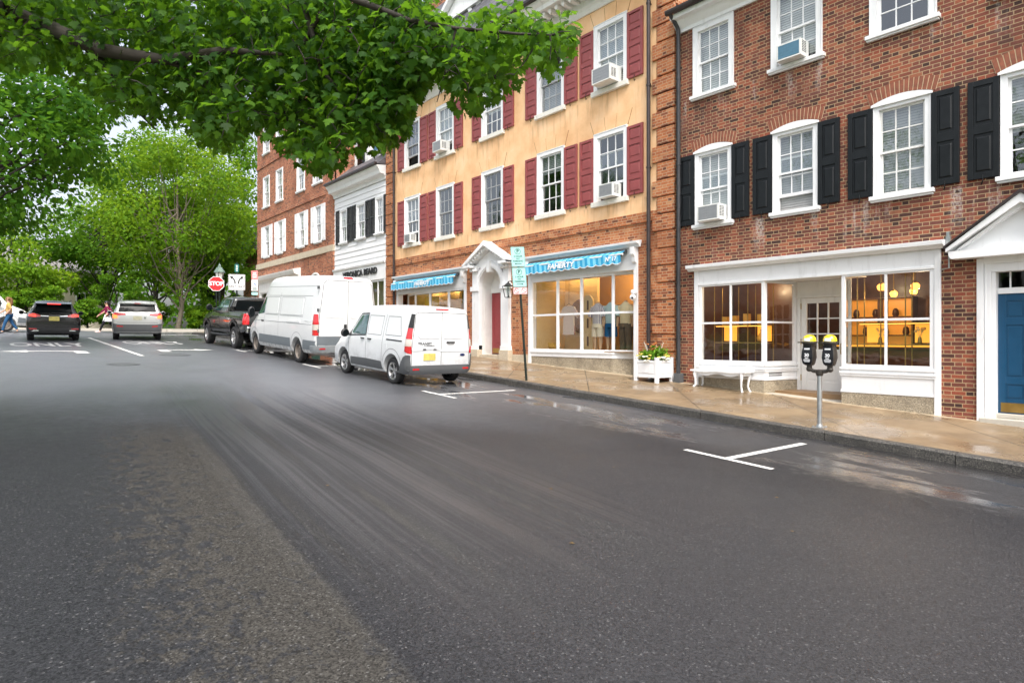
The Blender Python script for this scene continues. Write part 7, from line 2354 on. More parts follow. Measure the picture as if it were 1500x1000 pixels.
mb = MB(); f = c + n2 * .003 - up * .19
for i, w_ in enumerate((.2, .22, .18)): mb.face([f - u2 * w_ / 2 + up * (-.05 + i * .05), f + u2 * w_ / 2 + up * (-.05 + i * .05), f + u2 * w_ / 2 + up * (-.025 + i * .05), f - u2 * w_ / 2 + up * (-.025 + i * .05)])
mb.build('plate_print', SIGN_GREEN_INK, s, fix=False)
c = Vector((0, 0, 2.24)) + n2 * .04
mb = MB(); plate_box(mb, c, .3, .15, u2, up, n2, .004); mb.build('small_plate', SIGN_TEAL, e)

# street lamp with a lantern head
X, Y = 11.25, 42.3; z = walk_z(X, 41)
e = thing('street_lamp', 'green street lamp with a glass lantern head behind the STOP sign', 'street lamp', (X, Y, z))
mb = MB(); mb.lathe([(.16, -.1), (.16, .25), (.11, .35), (.07, .5), (.055, 2.9), (.08, 2.95), (.08, 3.05), (.05, 3.12)], seg=16); mb.build('post', POST_GREEN, e, smooth=40)
mb = MB()
for k in range(6):
    a = 2 * math.pi * k / 6; mb.tube([(.13 * math.cos(a), .13 * math.sin(a), 3.12), (.27 * math.cos(a), .27 * math.sin(a), 3.75)], .016, 5)
mb.lathe([(.15, 3.10), (.15, 3.15)], seg=6); mb.build('lantern_frame', POST_GREEN, e)
mb = MB(); mb.lathe([(.125, 3.15), (.262, 3.74)], seg=6); mb.build('lantern_glass', plain('frosted_lantern_glass', (.62, .62, .58), .4), e)
mb = MB(); mb.lathe([(.34, 3.74), (.33, 3.80), (.17, 4.05), (.10, 4.10), (.09, 4.18), (.02, 4.30), (.001, 4.34)], seg=6); mb.build('lantern_roof', plain('verdigris_metal', (.14, .20, .17), .5, .3), e)

# ================================================================== trees
HALF = [(0, 0), (.16, -.07), (.19, .05), (.44, .02), (.40, .16), (.60, .34), (.42, .36), (.40, .47), (.20, .46), (.25, .70), (.12, .70), (0, 1.0)]
SIMPLE = [(0, 0), (.30, .25), (.24, .65), (0, 1.0)]


def leaf_cloud(name, mat, parent, pos, tip, nrm, size, tone, half=HALF, fold=.25, kind=None, droop=.25):
    """one mesh of separate folded leaves"""
    pos, tip, nrm = [np.asarray(a, float) for a in (pos, tip, nrm)]
    n = len(pos); size = np.asarray(size, float)
    tip = tip / np.linalg.norm(tip, axis=1)[:, None]
    side = np.cross(tip, nrm); side /= np.maximum(np.linalg.norm(side, axis=1), 1e-6)[:, None]
    up = np.cross(side, tip)
    h = np.array(half); k = len(h)
    verts = np.empty((n, 2 * k, 3))
    for s, sg in enumerate((1, -1)):
        x = h[:, 0] * sg; y = h[:, 1]; z = -abs(h[:, 0]) * fold - (y - .2) ** 2 * droop
        verts[:, s * k:(s + 1) * k] = pos[:, None] + size[:, None, None] * (x[None, :, None] * side[:, None] + y[None, :, None] * tip[:, None] + z[None, :, None] * up[:, None])
    V = verts.reshape(-1, 3)
    o = world_loc(parent) if parent is not None else Vector((0, 0, 0))
    V = V - np.array(o)
    me = bpy.data.meshes.new(name)
    nf = 2 * n
    me.vertices.add(len(V)); me.vertices.foreach_set('co', V.astype(np.float32).ravel())
    me.loops.add(nf * k); me.polygons.add(nf)
    idx = np.arange(len(V)).reshape(nf, k)
    idx[1::2] = idx[1::2, ::-1]
    me.loops.foreach_set('vertex_index', idx.astype(np.int32).ravel())
    me.polygons.foreach_set('loop_start', (np.arange(nf) * k).astype(np.int32))
    a = me.attributes.new('tone', 'FLOAT', 'POINT')
    a.data.foreach_set('value', np.repeat(np.asarray(tone, np.float32), 2 * k))
    me.materials.append(mat)
    me.update(calc_edges=True); me.validate()
    ob = bpy.data.objects.new(name, me); COL.objects.link(ob); ob.parent = parent
    if kind: ob['kind'] = kind
    return ob


def unit(n):
    v = RNG.normal(size=(n, 3)); return v / np.linalg.norm(v, axis=1)[:, None]


LEAF_NEAR = leaf_mat('maple_leaf', (.012, .042, .007), (.030, .090, .010), (.085, .19, .018), .55, spec=.16, rough=.5, tcol=(.26, .52, .02))
LEAF_DARK = leaf_mat('shade_tree_leaf', (.014, .060, .006), (.038, .125, .010), (.10, .21, .016), .45, spec=.12, rough=.6, tcol=(.20, .42, .02))
LEAF_LIME = leaf_mat('lime_green_leaf', (.045, .12, .008), (.11, .225, .012), (.23, .34, .02), .48, spec=.12, rough=.6, tcol=(.42, .62, .03))
LEAF_MID = leaf_mat('mid_green_leaf', (.034, .10, .008), (.08, .19, .012), (.17, .28, .02), .45, spec=.12, rough=.6, tcol=(.28, .5, .03))
LEAF_BUSH = leaf_mat('shrub_leaf', (.04, .11, .008), (.10, .22, .012), (.20, .32, .02), .45, spec=.12, rough=.6, tcol=(.34, .56, .03))


def tree(name, label, x, y, h, rx, rz, z_lo, leaf, n_leaf, size, seed, group=None, clumps=34, bark=BARK, trunk_r=.2, cat='tree', lean=(0, 0), base=None, half=SIMPLE, dx=0.0, dy=0.0):
    rng = np.random.default_rng(seed)
    zg = (lawn_z(y) if y > 51 else road_z(LEFT, y) + .1) if base is None else base
    root = thing(name, label, cat, (x, y, zg - .05), group=group)
    cz = (z_lo + h) / 2; rzz = (h - z_lo) / 2
    c0 = np.array([x + dx, y + dy, zg + cz])
    # clump centres through the crown, more of them near its surface
    C = []; 
    while len(C) < clumps:
        p = rng.normal(size=3); p /= np.linalg.norm(p); r = rng.uniform(.35, .88) ** .6
        q = p * r
        wdt = 1.0 - .35 * max(q[2], 0) ** 2
        C.append(c0 + q * np.array([rx * wdt, rx * wdt, rzz]))
    C = np.array(C)
    mb = MB()
    top = Vector((x + dx * .6, y + dy * .6, zg + cz + rzz * .35))
    tr = [Vector((x, y, zg - .3)), Vector((x + .02 * h, y, zg + z_lo * .6)), Vector((x + dx * .25, y + dy * .25, zg + cz * .8)), top]
    mb.tube(tr, [trunk_r * 1.25, trunk_r, trunk_r * .7, trunk_r * .25], 10)
    tk = mb.build('trunk', bark, root, world=True, smooth=60)
    mb = MB()
    for c in C:
        t = rng.uniform(.25, .85); k = t * 3; i = min(int(k), 2); s = tr[i].lerp(tr[i + 1], k - i)
        e_ = Vector(c); m = s.lerp(e_, .5) + Vector((rng.normal() * .25, rng.normal() * .25, -.12 * (e_ - s).length))
        mb.tube([s, m, e_], [trunk_r * .36, trunk_r * .2, .012], 6)
    mb.build('limbs', bark, root, world=True, smooth=60)
    per = n_leaf // clumps
    P = []; N = []; T = []; tone = []
    for c in C:
        rad = rng.uniform(.22, .38) * rx
        d = rng.normal(size=(per, 3)); d /= np.linalg.norm(d, axis=1)[:, None]
        r = rad * rng.uniform(.25, 1.0, size=per) ** .55
        p = c + d * r[:, None] * np.array([1.15, 1.15, .62])
        P.append(p)
        nn = d * .8 + np.array([0, 0, .8]) + rng.normal(size=(per, 3)) * .45
        N.append(nn)
        tt = d * 1.0 + rng.normal(size=(per, 3)) * .6 + np.array([0, 0, -.5]); T.append(tt)
        tone.append(np.clip(rng.normal(.45 + rng.normal() * .14, .2, per), 0, 1))
    P = np.concatenate(P); N = np.concatenate(N); T = np.concatenate(T); tone = np.concatenate(tone)
    ok = P[:, 2] > zg + .15
    P, N, T, tone = P[ok], N[ok], T[ok], tone[ok]
    leaf_cloud('crown', leaf, root, P, T, N, rng.uniform(.75, 1.25, len(P)) * size, tone, half)
    return root


def lawn_z(y): return road_z(5, 51) + .15 + .02 * (y - 51)


G = 'trees beyond the crossing'
tree('shade_tree', 'large dark green maple filling the left edge above the black car', -3.4, 27.0, 11.5, 4.7, 4, 3.3, LEAF_DARK, 20000, .21, 3, dx=2.9, dy=.3, clumps=46, trunk_r=.28)
tree('lawn_tree', 'lime green tree with a slim pale trunk on the lawn right of the silver car', 11.2, 53.5, 15.6, 5.6, 5, 2.7, LEAF_LIME, 21000, .25, 8, G, clumps=64, bark=BARK_PALE, trunk_r=.17)
tree('lawn_tree', 'mid green tree behind the gap between the two stopped cars', 7.2, 60, 13.5, 5.0, 5, 2.6, LEAF_MID, 12000, .28, 9, G, clumps=40)
tree('lawn_tree', 'bright low tree above the black car in front of the tan house', 2.0, 57, 6.8, 3.6, 3, 1.6, LEAF_LIME, 5200, .22, 10, G, clumps=22)
tree('lawn_tree', 'tall green tree behind the lime tree and left of the corner building', 17.4, 66, 20.5, 6.2, 5, 3.0, LEAF_MID, 15000, .32, 12, G, clumps=50)
tree('lawn_tree', 'dark tree far behind the lime tree', 13.5, 76, 21, 7.5, 5, 3.0, LEAF_MID, 12000, .34, 13, G, clumps=40)
tree('lawn_tree', 'leafy tree just left of the STOP sign', 14.6, 56, 7.6, 2.9, 3, 1.6, LEAF_MID, 8000, .24, 15, G, clumps=24)
tree('lawn_tree', 'dark green tree at the far left behind the passing van', -3.0, 62, 12, 5.2, 5, 2.2, LEAF_MID, 10000, .3, 16, G, clumps=34)
GS = 'shrubs along the lawn'
for k, (x, y, h, r, lf, lab) in enumerate(((.6, 53.2, 2.6, 1.5, LEAF_BUSH, 'leafy shrub behind the passing van bonnet'), (3.0, 53.6, 3.0, 1.6, LEAF_BUSH, 'bright shrub behind the roof of the black car'), (5.4, 53.0, 2.0, 1.2, LEAF_MID, 'low shrub beside the garden wall'),
                                            (7.2, 53.4, 4.2, 1.6, LEAF_MID, 'tall shrub left of the silver car roof'), (9.3, 54.4, 2.4, 1.5, LEAF_BUSH, 'shrub behind the silver car'), (12.6, 53.0, 1.7, 1.1, LEAF_LIME, 'small lime shrub at the foot of the pale trunk'),
                                            (14.0, 54.0, 2.6, 1.5, LEAF_MID, 'dark shrub left of the pickup'), (16.4, 55, 3.4, 1.8, LEAF_BUSH, 'shrub behind the pickup cab'), (-2.4, 54, 3.2, 1.8, LEAF_BUSH, 'shrub at the left edge behind the passing van'))):
    tree('shrub', lab, x, y, h, r, 1, .15, lf, 3600, .17, 30 + k, GS, clumps=16, trunk_r=.06, cat='shrub')
# far wood closing the view: one uncounted mass
P = []
for i in range(26):
    c = np.array([-60 + i * 6.2 + RNG.normal() * 1.5, 100 + RNG.normal() * 5, 6 + RNG.normal() * 1.5]); d = unit(900)
    P.append(c + d * (np.array([5.5, 4, 6.5]) * RNG.uniform(.6, 1, (900, 1)) ** .4))
P = np.concatenate(P)
fw = leaf_cloud('far_woodland', LEAF_MID, None, P, unit(len(P)), unit(len(P)) + np.array([0, -.3, .6]), RNG.uniform(.6, 1.0, len(P)), np.clip(RNG.normal(.4, .2, len(P)), 0, 1), SIMPLE, kind='stuff')
tag(fw, 'far wood of green trees beyond the lawn', 'woodland')

# ---------------------------------------------------------------- the maple that hangs over the street
TX, TY = -3.6, 6.2
mz = road_z(LEFT, TY) + .1
maple = thing('maple_tree', 'big maple whose dark branches hang across the top of the view', 'tree', (TX, TY, mz))
limb = lambda *pts: [at(*p) if len(p) == 3 else Vector(p[1:]) for p in pts]
T0 = Vector((TX, TY, mz - .2)); T1 = Vector((TX + .1, TY + .1, 1.2)); T2 = Vector((TX + .3, TY + .3, 3.2))
BR = [([T0, T1, T2, Vector((TX + .4, TY + .2, 6.0)), Vector((TX + .6, TY, 8.5))], [.34, .27, .22, .15, .05]),
      ([T1, Vector((TX + 1.6, TY + 1.4, 2.6)), at(0, 12, 7.6), at(90, 48, 7.2), at(150, 74, 7.0), at(240, 88, 6.8), at(330, 74, 6.6), at(415, 80, 6.3)], [.18, .14, .105, .09, .075, .055, .040, .014]),
      ([at(120, 62, 7.1), at(170, 112, 7.2), at(205, 165, 7.3), at(228, 190, 7.4)], [.05, .042, .026, .01]),
      ([at(240, 88, 6.8), at(300, 110, 6.9), at(330, 180, 7.0)], [.035, .022, .008]),
      ([T2, Vector((TX + 2.4, TY + .6, 4.6)), at(240, -160, 6.6), at(420, -70, 6.2), at(520, 0, 6.0), at(600, 30, 5.9), at(668, 42, 5.8), at(760, 50, 5.7), at(822, 52, 5.6)], [.17, .12, .07, .05, .035, .024, .018, .012, .006]),
      ([at(430, -40, 6.2), at(455, 40, 6.3), at(470, 100, 6.3), at(510, 150, 6.4), at(540, 195, 6.5)], [.03, .026, .022, .014, .006]),
      ([at(668, 42, 5.8), at(655, 95, 5.9), at(640, 150, 6.0)], [.012, .008, .004]),
      ([at(470, 20, 6.2), at(430, 90, 6.6), at(415, 160, 6.8), at(440, 225, 6.9)], [.024, .018, .012, .005]),
      ([T2, Vector((TX + 2.2, TY - 1.2, 5.2)), at(300, -420, 6.2), at(560, -380, 5.6), at(800, -300, 5.2)], [.15, .10, .06, .035, .01]),
      ([T1 + Vector((.1, .1, 1.0)), Vector((TX + 1.2, TY + 3.0, 3.4)), Vector((TX + 2.8, TY + 5.5, 4.4)), Vector((TX + 4.6, TY + 7.5, 4.9))], [.13, .10, .06, .015]),
      ([T2, Vector((TX - 2, TY - 1, 5)), Vector((TX - 4, TY - 2, 6.4))], [.14, .09, .02])]
mb = MB()
nodes = []
for pts, rr in BR:
    mb.tube(pts, rr, 9)
    for a, b in zip(pts, pts[1:]):
        n = max(2, int((b - a).length / .18))
        for i in range(n): nodes.append(a.lerp(b, i / n))
mb.build('limbs', BARK, maple, world=True, smooth=60)
# where the crown hangs: outline of its lower edge (pixels of the photograph) gives how far the twigs reach down
LOW = [(-40, 104), (60, 96), (115, 118), (150, 158), (205, 172), (255, 182), (300, 212), (335, 226), (365, 196), (395, 196), (425, 226), (460, 248), (495, 260), (512, 214), (530, 224), (556, 214), (579, 211), (599, 187), (607, 156), (617, 131), (640, 112), (650, 132), (661, 150), (681, 163), (718, 162), (722, 140), (747, 131), (763, 117), (770, 95), (794, 110), (821, 108), (834, 74), (846, 66), (851, 30)]
UP = [(-40, -900), (560, -900), (600, -300), (630, -40), (640, 14), (660, 34), (690, 26), (728, 6), (750, 0), (786, 18), (797, 38), (815, 28), (837, 16), (851, 30)]
lx, ly = zip(*LOW); ux, uy = zip(*UP)
cl = []
tries = 0
rngm = np.random.default_rng(21)
while len(cl) < 2150 and tries < 200000:
    tries += 1
    d = rngm.uniform(5.5, 9.6)
    px = rngm.uniform(-420, 850); py = rngm.uniform(-780, 262)
    if tries % 4 == 1: px = rngm.uniform(-40, 330); py = rngm.uniform(-60, 230)
    if tries % 4 == 2: px = rngm.uniform(320, 620); py = rngm.uniform(-20, 262)
    if tries % 4 == 0: px = rngm.uniform(560, 850); py = rngm.uniform(0, 262)
    if px > -40:
        low = np.interp(px, lx, ly) - 9; upp = np.interp(px, ux, uy) + 12
        if not (upp < py < low): continue
        # thinner towards the fringe, so the edge stays ragged
        if rngm.random() < .7 * max(0, 1 - (low - py) / 24): continue
        if px > 600 and math.sin(px * .09 + 2) * math.sin(py * .11 + px * .02) > .8: continue
        dmax = np.interp(px, [0, 500, 650, 850], [9, 7.8, 7.0, 6.6])
        if d > dmax + .7 or d < np.interp(px, [0, 250, 420, 600, 850], [7.0, 6.6, 6.1, 5.8, 5.5]): continue
        if py < -40 and rngm.random() < .78: continue
        # a few windows of sky near the top left and along the boughs
        g = math.sin(px * .047 + 1.3) * math.sin(py * .071 + px * .013) + math.sin(px * .021 - py * .05)
        if py < 120 and px < 330 and g > 1.25 and rngm.random() < .8: continue
    else:
        if py > 100 or rngm.random() < .5: continue
    cl.append(at(px, py, d))
for _ in range(260):
    a = rngm.uniform(0, 6.28); r = rngm.uniform(0, 3.6); cl.append(Vector((TX - .6 + r * math.cos(a), TY - .8 + r * math.sin(a), rngm.uniform(4.4, 9))))
NA = np.array([tuple(n) for n in nodes]); CLA = np.array([tuple(c) for c in cl])
dist = np.min(np.linalg.norm(CLA[:, None] - NA[None], axis=2), axis=1)
order = np.argsort(dist)
nd = list(NA); mb = MB(); keep = []
for i in order:
    c = CLA[i]; A = np.array(nd); dd = np.linalg.norm(A - c, axis=1); j = int(np.argmin(dd))
    s = Vector(A[j]); e_ = Vector(c); L_ = (e_ - s).length
    if L_ > 1.5: continue
    m = s.lerp(e_, .5) + Vector((0, 0, .06 * L_)) + Vector(rngm.normal(size=3)) * .04 * L_
    mb.tube([s, m, e_], [.007 + .004 * L_, .006, .0035], 4, cap=False)
    for t in (.5, 1.0): nd.append(np.array(tuple(s.lerp(e_, t))))
    keep.append(c)
mb.build('twigs', BARK, maple, world=True)
P = []; T = []; N = []; S = []; tone = []
for c in keep:
    n = rngm.integers(11, 18)
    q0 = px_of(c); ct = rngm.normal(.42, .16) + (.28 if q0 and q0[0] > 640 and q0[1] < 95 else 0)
    for _ in range(n):
        off = rngm.normal(size=3) * np.array([.13, .13, .10])
        p = c + off
        q = px_of(p)
        if q and -20 < q[0] < 1500 and q[1] > -20:
            if q[0] > 852: continue
            if q[1] > np.interp(q[0], lx, ly) + 6: continue
            if q[0] > 560 and q[1] < np.interp(q[0], ux, uy) - 6: continue
        P.append(p)
        out = off / (np.linalg.norm(off) + 1e-6)
        T.append(out * .7 + np.array([0, 0, -.75]) + rngm.normal(size=3) * .35)
        N.append(out * .5 + np.array([0, 0, .85]) + rngm.normal(size=3) * .45)
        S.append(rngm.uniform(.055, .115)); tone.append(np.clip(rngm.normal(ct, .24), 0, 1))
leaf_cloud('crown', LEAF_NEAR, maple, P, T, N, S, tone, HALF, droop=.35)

# ---------------------------------------------------------------- plants in the white planter
hx, hy = pl_h
pr = np.random.default_rng(4)
o = world_loc(pl_root)
P = []; T = []; N = []; S = []; tn = []
mbs = MB()
for i in range(70):
    a = pr.uniform(0, 6.28); r = pr.uniform(0, .8) ** .6
    bx, by = r * (hx - .06) * math.cos(a), r * (hy - .06) * math.sin(a)
    hgt = pr.uniform(.10, .34) * (1.1 - r * .5)
    tipp = Vector((bx * 1.35, by * 1.35, .53 + hgt)); mbs.tube([(bx, by, .52), (bx * 1.1, by * 1.1, .53 + hgt * .6), tipp], .006, 4)
    for k in range(12):
        t = pr.uniform(.25, 1.0); q = np.array([bx * (1 + .35 * t), by * (1 + .35 * t), .53 + hgt * t]) + pr.normal(size=3) * .03
        P.append(q + np.array(o)); dirr = pr.normal(size=3) + np.array([bx, by, .1]) * 2; T.append(dirr); N.append(np.array([0, 0, 1]) + pr.normal(size=3) * .4); S.append(pr.uniform(.07, .13)); tn.append(np.clip(pr.normal(.6, .25), 0, 1))
mbs.build('stems', LEAF_BUSH, pl_root)
leaf_cloud('foliage', leaf_mat('planter_leaf', (.05, .16, .012), (.12, .30, .02), (.26, .42, .04), .4, tcol=(.3, .5, .05)), pl_root, P, T, N, S, tn, SIMPLE)
BLO = plain('white_blossom', (.80, .80, .70), .7); BLY = plain('yellow_blossom', (.72, .60, .12), .7); BLR = plain('rust_blossom', (.40, .13, .03), .7); BLP = plain('pale_grass_spike', (.55, .50, .42), .7)
for nm, mt, cnt, zl, zh, rr in (('white_flowers', BLO, 46, .50, .62, (.75, 1.12)), ('yellow_flowers', BLY, 36, .55, .70, (.6, 1.05)), ('rust_flowers', BLR, 12, .78, .95, (0, .5))):
    mb = MB()
    for _ in range(cnt):
        a = pr.uniform(0, 6.28); r = pr.uniform(*rr); c = (r * hx * math.cos(a) * 1.1, r * hy * math.sin(a) * 1.1, pr.uniform(zl, zh))
        for k in range(5):
            b = 2 * math.pi * k / 5 + a; mb.sphere((c[0] + .022 * math.cos(b), c[1] + .022 * math.sin(b), c[2] + pr.uniform(-.012, .012)), (.02, .02, .012), 6, 4)
    mb.build(nm, mt, pl_root)
mb = MB()
for a, h in ((2.4, .42), (2.9, .36), (.4, .34), (5.6, .40), (4.5, .30)):
    b = Vector((.10 * math.cos(a), .10 * math.sin(a), .55)); tpt = b + Vector((.14 * math.cos(a), .14 * math.sin(a), h)); mb.tube([b, tpt], .005, 4)
    for k in range(14): q = b.lerp(tpt, .6 + .4 * k / 13); mb.sphere((q.x + pr.normal() * .004, q.y + pr.normal() * .004, q.z), .009, 5, 4)
mb.build('flower_spikes', BLP, pl_root)

# ---------------------------------------------------------------- a few leaves blown onto the street
FALLEN = leaf_mat('fallen_leaf', (.10, .055, .02), (.16, .10, .03), (.22, .17, .05), .1, spec=.3)
fl = np.random.default_rng(6)
first = None
for X, Y in ((5.6, 4.9), (6.9, 5.6), (4.3, 4.6), (8.4, 6.6), (9.6, 7.4), (9.5, 3.9), (3.4, 3.4), (5.2, 2.6), (6.1, 3.2), (8.9, 9.5), (10.6, 6.8), (11.4, 8.9), (2.5, 5.8), (9.7, 10.6), (4.9, 6.9), (11.0, 4.0)):
    z = (road_z(X, Y) if X < KERB else walk_z(X, Y)) + .012
    if first is None:
        first = leaf_cloud('fallen_leaf', FALLEN, None, [(0, 0, 0)], [(1, 0, .02)], [(0, 0, 1)], [.036], [.45], HALF, fold=.12, droop=.1); o_ = first
    else: o_ = first.copy(); COL.objects.link(o_)
    o_.location = (X, Y, z); o_.rotation_euler = (fl.uniform(-.1, .1), fl.uniform(-.1, .1), fl.uniform(0, 6.28)); o_.scale = [fl.uniform(.7, 1.2)] * 3
    tag(o_, 'small dead leaf lying flat on the wet street', 'fallen leaf', 'dead leaves on the wet street')

# ================================================================== people
def skin_body(name, joints, edges, radii, mat, parent, sub=2):
    me = bpy.data.meshes.new(name)
    me.from_pydata([Vector(j) for j in joints], edges, [])
    ob = bpy.data.objects.new(name, me); COL.objects.link(ob)
    ob.modifiers.new('skin', 'SKIN')
    if not me.skin_vertices: 
        bm = bmesh.new(); bm.from_mesh(me); bm.verts.layers.skin.verify(); bm.to_mesh(me); bm.free()
    for i, r in enumerate(radii):
        me.skin_vertices[0].data[i].radius = (r, r) if not isinstance(r, tuple) else r
        me.skin_vertices[0].data[i].use_root = (i == 0)
    s = ob.modifiers.new('smooth', 'SUBSURF'); s.levels = sub; s.render_levels = sub
    dg = bpy.context.evaluated_depsgraph_get(); dg.update()
    m2 = bpy.data.meshes.new_from_object(ob.evaluated_get(dg)); m2.name = name
    bpy.data.objects.remove(ob); bpy.data.meshes.remove(me)
    m2.materials.clear(); m2.materials.append(mat)
    m2.shade_smooth()
    o = bpy.data.objects.new(name, m2); COL.objects.link(o); o.parent = parent
    return o


SKIN = plain('skin', (.50, .29, .20), .55, var=.06)


def person(label, loc, rz, hair_m, top_m, leg_m, shoe_m, hair_len, sleeve, stride=.28, skirt=None, hgt=1.68):
    """walking figure, local +x forward"""
    e = thing('person', label, 'person', loc, rz)
    s = hgt / 1.70
    V = lambda *p: tuple(c * s for c in p)
    # whole body as one continuous surface
    J = [V(0, 0, .95), V(.01, 0, 1.15), V(.02, 0, 1.36), V(.03, 0, 1.46), V(.045, 0, 1.54), V(.055, 0, 1.62), V(.05, 0, 1.68)]
    E_ = [(0, 1), (1, 2), (2, 3), (3, 4), (4, 5), (5, 6)]
    Rr = [.125, .115, .135, .06, .062, .085, .058]
    for sg, fw in ((1, 1), (-1, -1)):
        b = len(J)
        J += [V(.02, sg * .16, 1.38), V(.02 - fw * .10, sg * .20, 1.14), V(.10 - fw * .16 + .12, sg * .17, .96), V(.14 - fw * .16 + .14, sg * .16, .90)]
        E_ += [(2, b), (b, b + 1), (b + 1, b + 2), (b + 2, b + 3)]
        Rr += [.062, .046, .034, .030]
        # five fingers
        h0 = b + 3
        for k in range(5):
            f = len(J); yy = sg * (.16 + (k - 2) * .012) if k < 4 else sg * .135
            J += [V(.16 - fw * .16 + .15, yy, .87 if k < 4 else .88), V(.165 - fw * .16 + .15 + (.02 if k == 4 else 0), yy, .83 + abs(k - 1.5) * .006 if k < 4 else .855)]
            E_ += [(h0, f), (f, f + 1)]; Rr += [.009, .008]
        b = len(J)
        J += [V(0, sg * .085, .88), V(fw * stride * .45 + .03, sg * .09, .50), V(fw * stride * .9 - (0 if fw > 0 else .06), sg * .085, .09 if fw > 0 else .16), V(fw * stride * .9 + .03 - (0 if fw > 0 else .06), sg * .085, .05 if fw > 0 else .09), V(fw * stride * .9 + .17 - (0 if fw > 0 else .08), sg * .09, .035 if fw > 0 else .03)]
        E_ += [(0, b), (b, b + 1), (b + 1, b + 2), (b + 2, b + 3), (b + 3, b + 4)]
        Rr += [.085, .06, .04, .04, .035]
    body = skin_body('body', J, E_, [r * s if not isinstance(r, tuple) else r for r in Rr], SKIN, e)
    # face
    mb = MB(); mb.sphere(V(.145, 0, 1.60), [.018 * s, .014 * s, .022 * s], 8, 6); 
    for sg in (1, -1): mb.sphere(V(.055, sg * .088, 1.60), [.018 * s, .010 * s, .03 * s], 8, 6)
    mb.build('nose_and_ears', SKIN, e, smooth=60)
    mb = MB()
    for sg in (1, -1): mb.sphere(V(.128, sg * .032, 1.625), [.008 * s, .012 * s, .007 * s], 8, 6)
    mb.build('eyes', PLASTIC_BLACK, e, smooth=60)
    mb = MB(); mb.sphere(V(.128, 0, 1.555), [.008 * s, .024 * s, .007 * s], 8, 6); mb.build('mouth', plain('lips', (.42, .14, .12), .5), e, smooth=60)
    # hair
    mb = MB(); mb.sphere(V(.035, 0, 1.645), [.105 * s, .098 * s, .095 * s], 16, 10)
    mb.tube([V(-.03, 0, 1.66), V(-.085, 0, 1.58), V(-.09, 0, 1.60 - hair_len * .6), V(-.07, 0, 1.60 - hair_len)], [.075 * s, .07 * s, .06 * s, .02 * s], 12)
    mb.build('hair', hair_m, e, smooth=60)
    # top with sleeves
    JT = [V(.005, 0, .93), V(.01, 0, 1.15), V(.02, 0, 1.36), V(.03, 0, 1.455)]; ET = [(0, 1), (1, 2), (2, 3)]; RT = [.15, .135, .152, .072]
    for sg, fw in ((1, 1), (-1, -1)):
        b = len(JT); q = V(.02, sg * .165, 1.385); JT += [q, V(.02 - fw * .10 * sleeve, sg * (.165 + .04 * sleeve), 1.385 - .25 * min(sleeve, 1))]; ET += [(2, b), (b, b + 1)]; RT += [.074, .058]
        if sleeve > 1: JT += [V(.10 - fw * .16 + .10, sg * .17, .98)]; ET += [(b + 1, b + 2)]; RT += [.044]
    skin_body('top', JT, ET, [r * s for r in RT], top_m, e)
    # trousers
    JL = [V(0, 0, .96), ]; EL = []; RL = [.14]
    for sg, fw in ((1, 1), (-1, -1)):
        b = len(JL); JL += [V(0, sg * .085, .87), V(fw * stride * .45 + .03, sg * .09, .50), V(fw * stride * .88 - (0 if fw > 0 else .06), sg * .086, .11 if fw > 0 else .18)]; EL += [(0, b), (b, b + 1), (b + 1, b + 2)]; RL += [.098, .072, .056]
    skin_body('trousers', JL, EL, [r * s for r in RL], leg_m, e)
    for sg, fw in ((1, 1), (-1, -1)):
        mb = MB(); x = fw * stride * .9 - (0 if fw > 0 else .06); z = .05 if fw > 0 else .08
        mb.sphere(V(x + .085, sg * .088, z), [.145 * s, .05 * s, .05 * s], 14, 8); mb.build('shoe', shoe_m, e, smooth=60)
    if skirt:
        mb = MB(); mb.lathe([(.135 * s, .98 * s), (.19 * s, .80 * s), (.23 * s, .62 * s)], (0, 0, 0), 'z', 20); mb.build('shirt_tail', skirt, e, smooth=60)
    return e


HAIR_B = plain('light_brown_hair', (.22, .11, .045), .6, var=.3, scale=20); HAIR_D = plain('dark_hair', (.012, .011, .012), .5, var=.3, scale=20)
DENIM = fabric('blue_denim_cloth', (.03, .10, .22)); TOPY = fabric('yellow_top_cloth', (.60, .40, .13)); MAROON = fabric('maroon_jacket_cloth', (.16, .012, .05)); LEG_D = fabric('black_leggings_cloth', (.014, .014, .018)); SHOE = plain('pale_shoe', (.62, .50, .48), .6)
person('woman in yellow top and blue jeans crossing in front of the passing van', (.86, 39.4, road_z(.86, 39.4)), R(175), HAIR_B, TOPY, DENIM, PLASTIC_GREY, .32, 1.0, hgt=1.74)
person('dark haired walker in a maroon jacket half hidden behind the silver car', (5.55, 44.4, road_z(5.55, 44.4)), R(180), HAIR_D, MAROON, LEG_D, SHOE, .10, 2, .42, skirt=LETTER_WHITE, hgt=1.85)

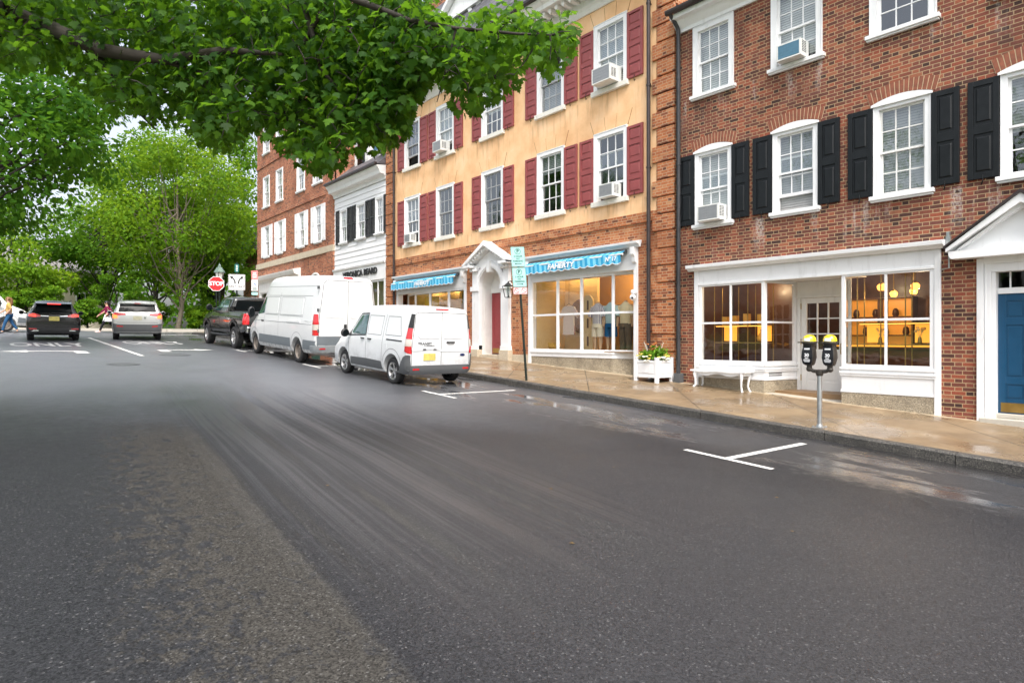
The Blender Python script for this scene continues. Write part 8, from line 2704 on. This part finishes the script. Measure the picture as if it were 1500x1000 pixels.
# ------------------------------------------------------------------ camera, sky and sun
cam = bpy.data.cameras.new('camera'); cam.sensor_width = 36.0; cam.lens = 36.0 * F_PX / 1500.0
cam.shift_y = -5.0 / 1500.0; cam.clip_start = .05; cam.clip_end = 2000
co = bpy.data.objects.new('camera', cam); COL.objects.link(co)
co.location = (0, 0, 0); co.rotation_euler = (R(90), 0, -math.atan2(CA, CB))
SC.camera = co

w = bpy.data.worlds.new('World'); SC.world = w; w.use_nodes = True
nt = w.node_tree
sky = nt.nodes.new('ShaderNodeTexSky'); sky.sky_type = 'NISHITA'; sky.sun_disc = False
SUN_EL, SUN_AZ = R(56), R(205)
sky.sun_elevation = SUN_EL; sky.sun_rotation = SUN_AZ
sky.air_density = 1.0; sky.dust_density = 6.0; sky.ozone_density = 1.0
hs = nt.nodes.new('ShaderNodeHueSaturation'); hs.inputs['Saturation'].default_value = .45; hs.inputs['Value'].default_value = 1.3
nt.links.new(sky.outputs[0], hs.inputs['Color'])
bg = nt.nodes['Background']; bg.inputs['Strength'].default_value = .15
nt.links.new(hs.outputs[0], bg.inputs['Color'])
sl = bpy.data.lights.new('sun', 'SUN'); sl.energy = 1.0; sl.angle = R(25); sl.color = (1, .96, .90)
so = bpy.data.objects.new('sun', sl); COL.objects.link(so)
# Blender's sky: rotation 0 puts the sun towards +Y, growing clockwise seen from above
sd = Vector((math.sin(SUN_AZ) * math.cos(SUN_EL), math.cos(SUN_AZ) * math.cos(SUN_EL), math.sin(SUN_EL)))
so.rotation_euler = sd.to_track_quat('Z', 'Y').to_euler()
so.location = sd * 50

SC.render.engine = 'CYCLES'
SC.cycles.use_denoising = True; SC.cycles.adaptive_threshold = .02
SC.cycles.max_bounces = 8; SC.cycles.transparent_max_bounces = 16; SC.cycles.diffuse_bounces = 4; SC.cycles.glossy_bounces = 4
SC.cycles.sample_clamp_indirect = 6.0
SC.view_settings.view_transform = 'Standard'; SC.view_settings.look = 'None'; SC.view_settings.gamma = 1.0
SC.view_settings.exposure = 0.95
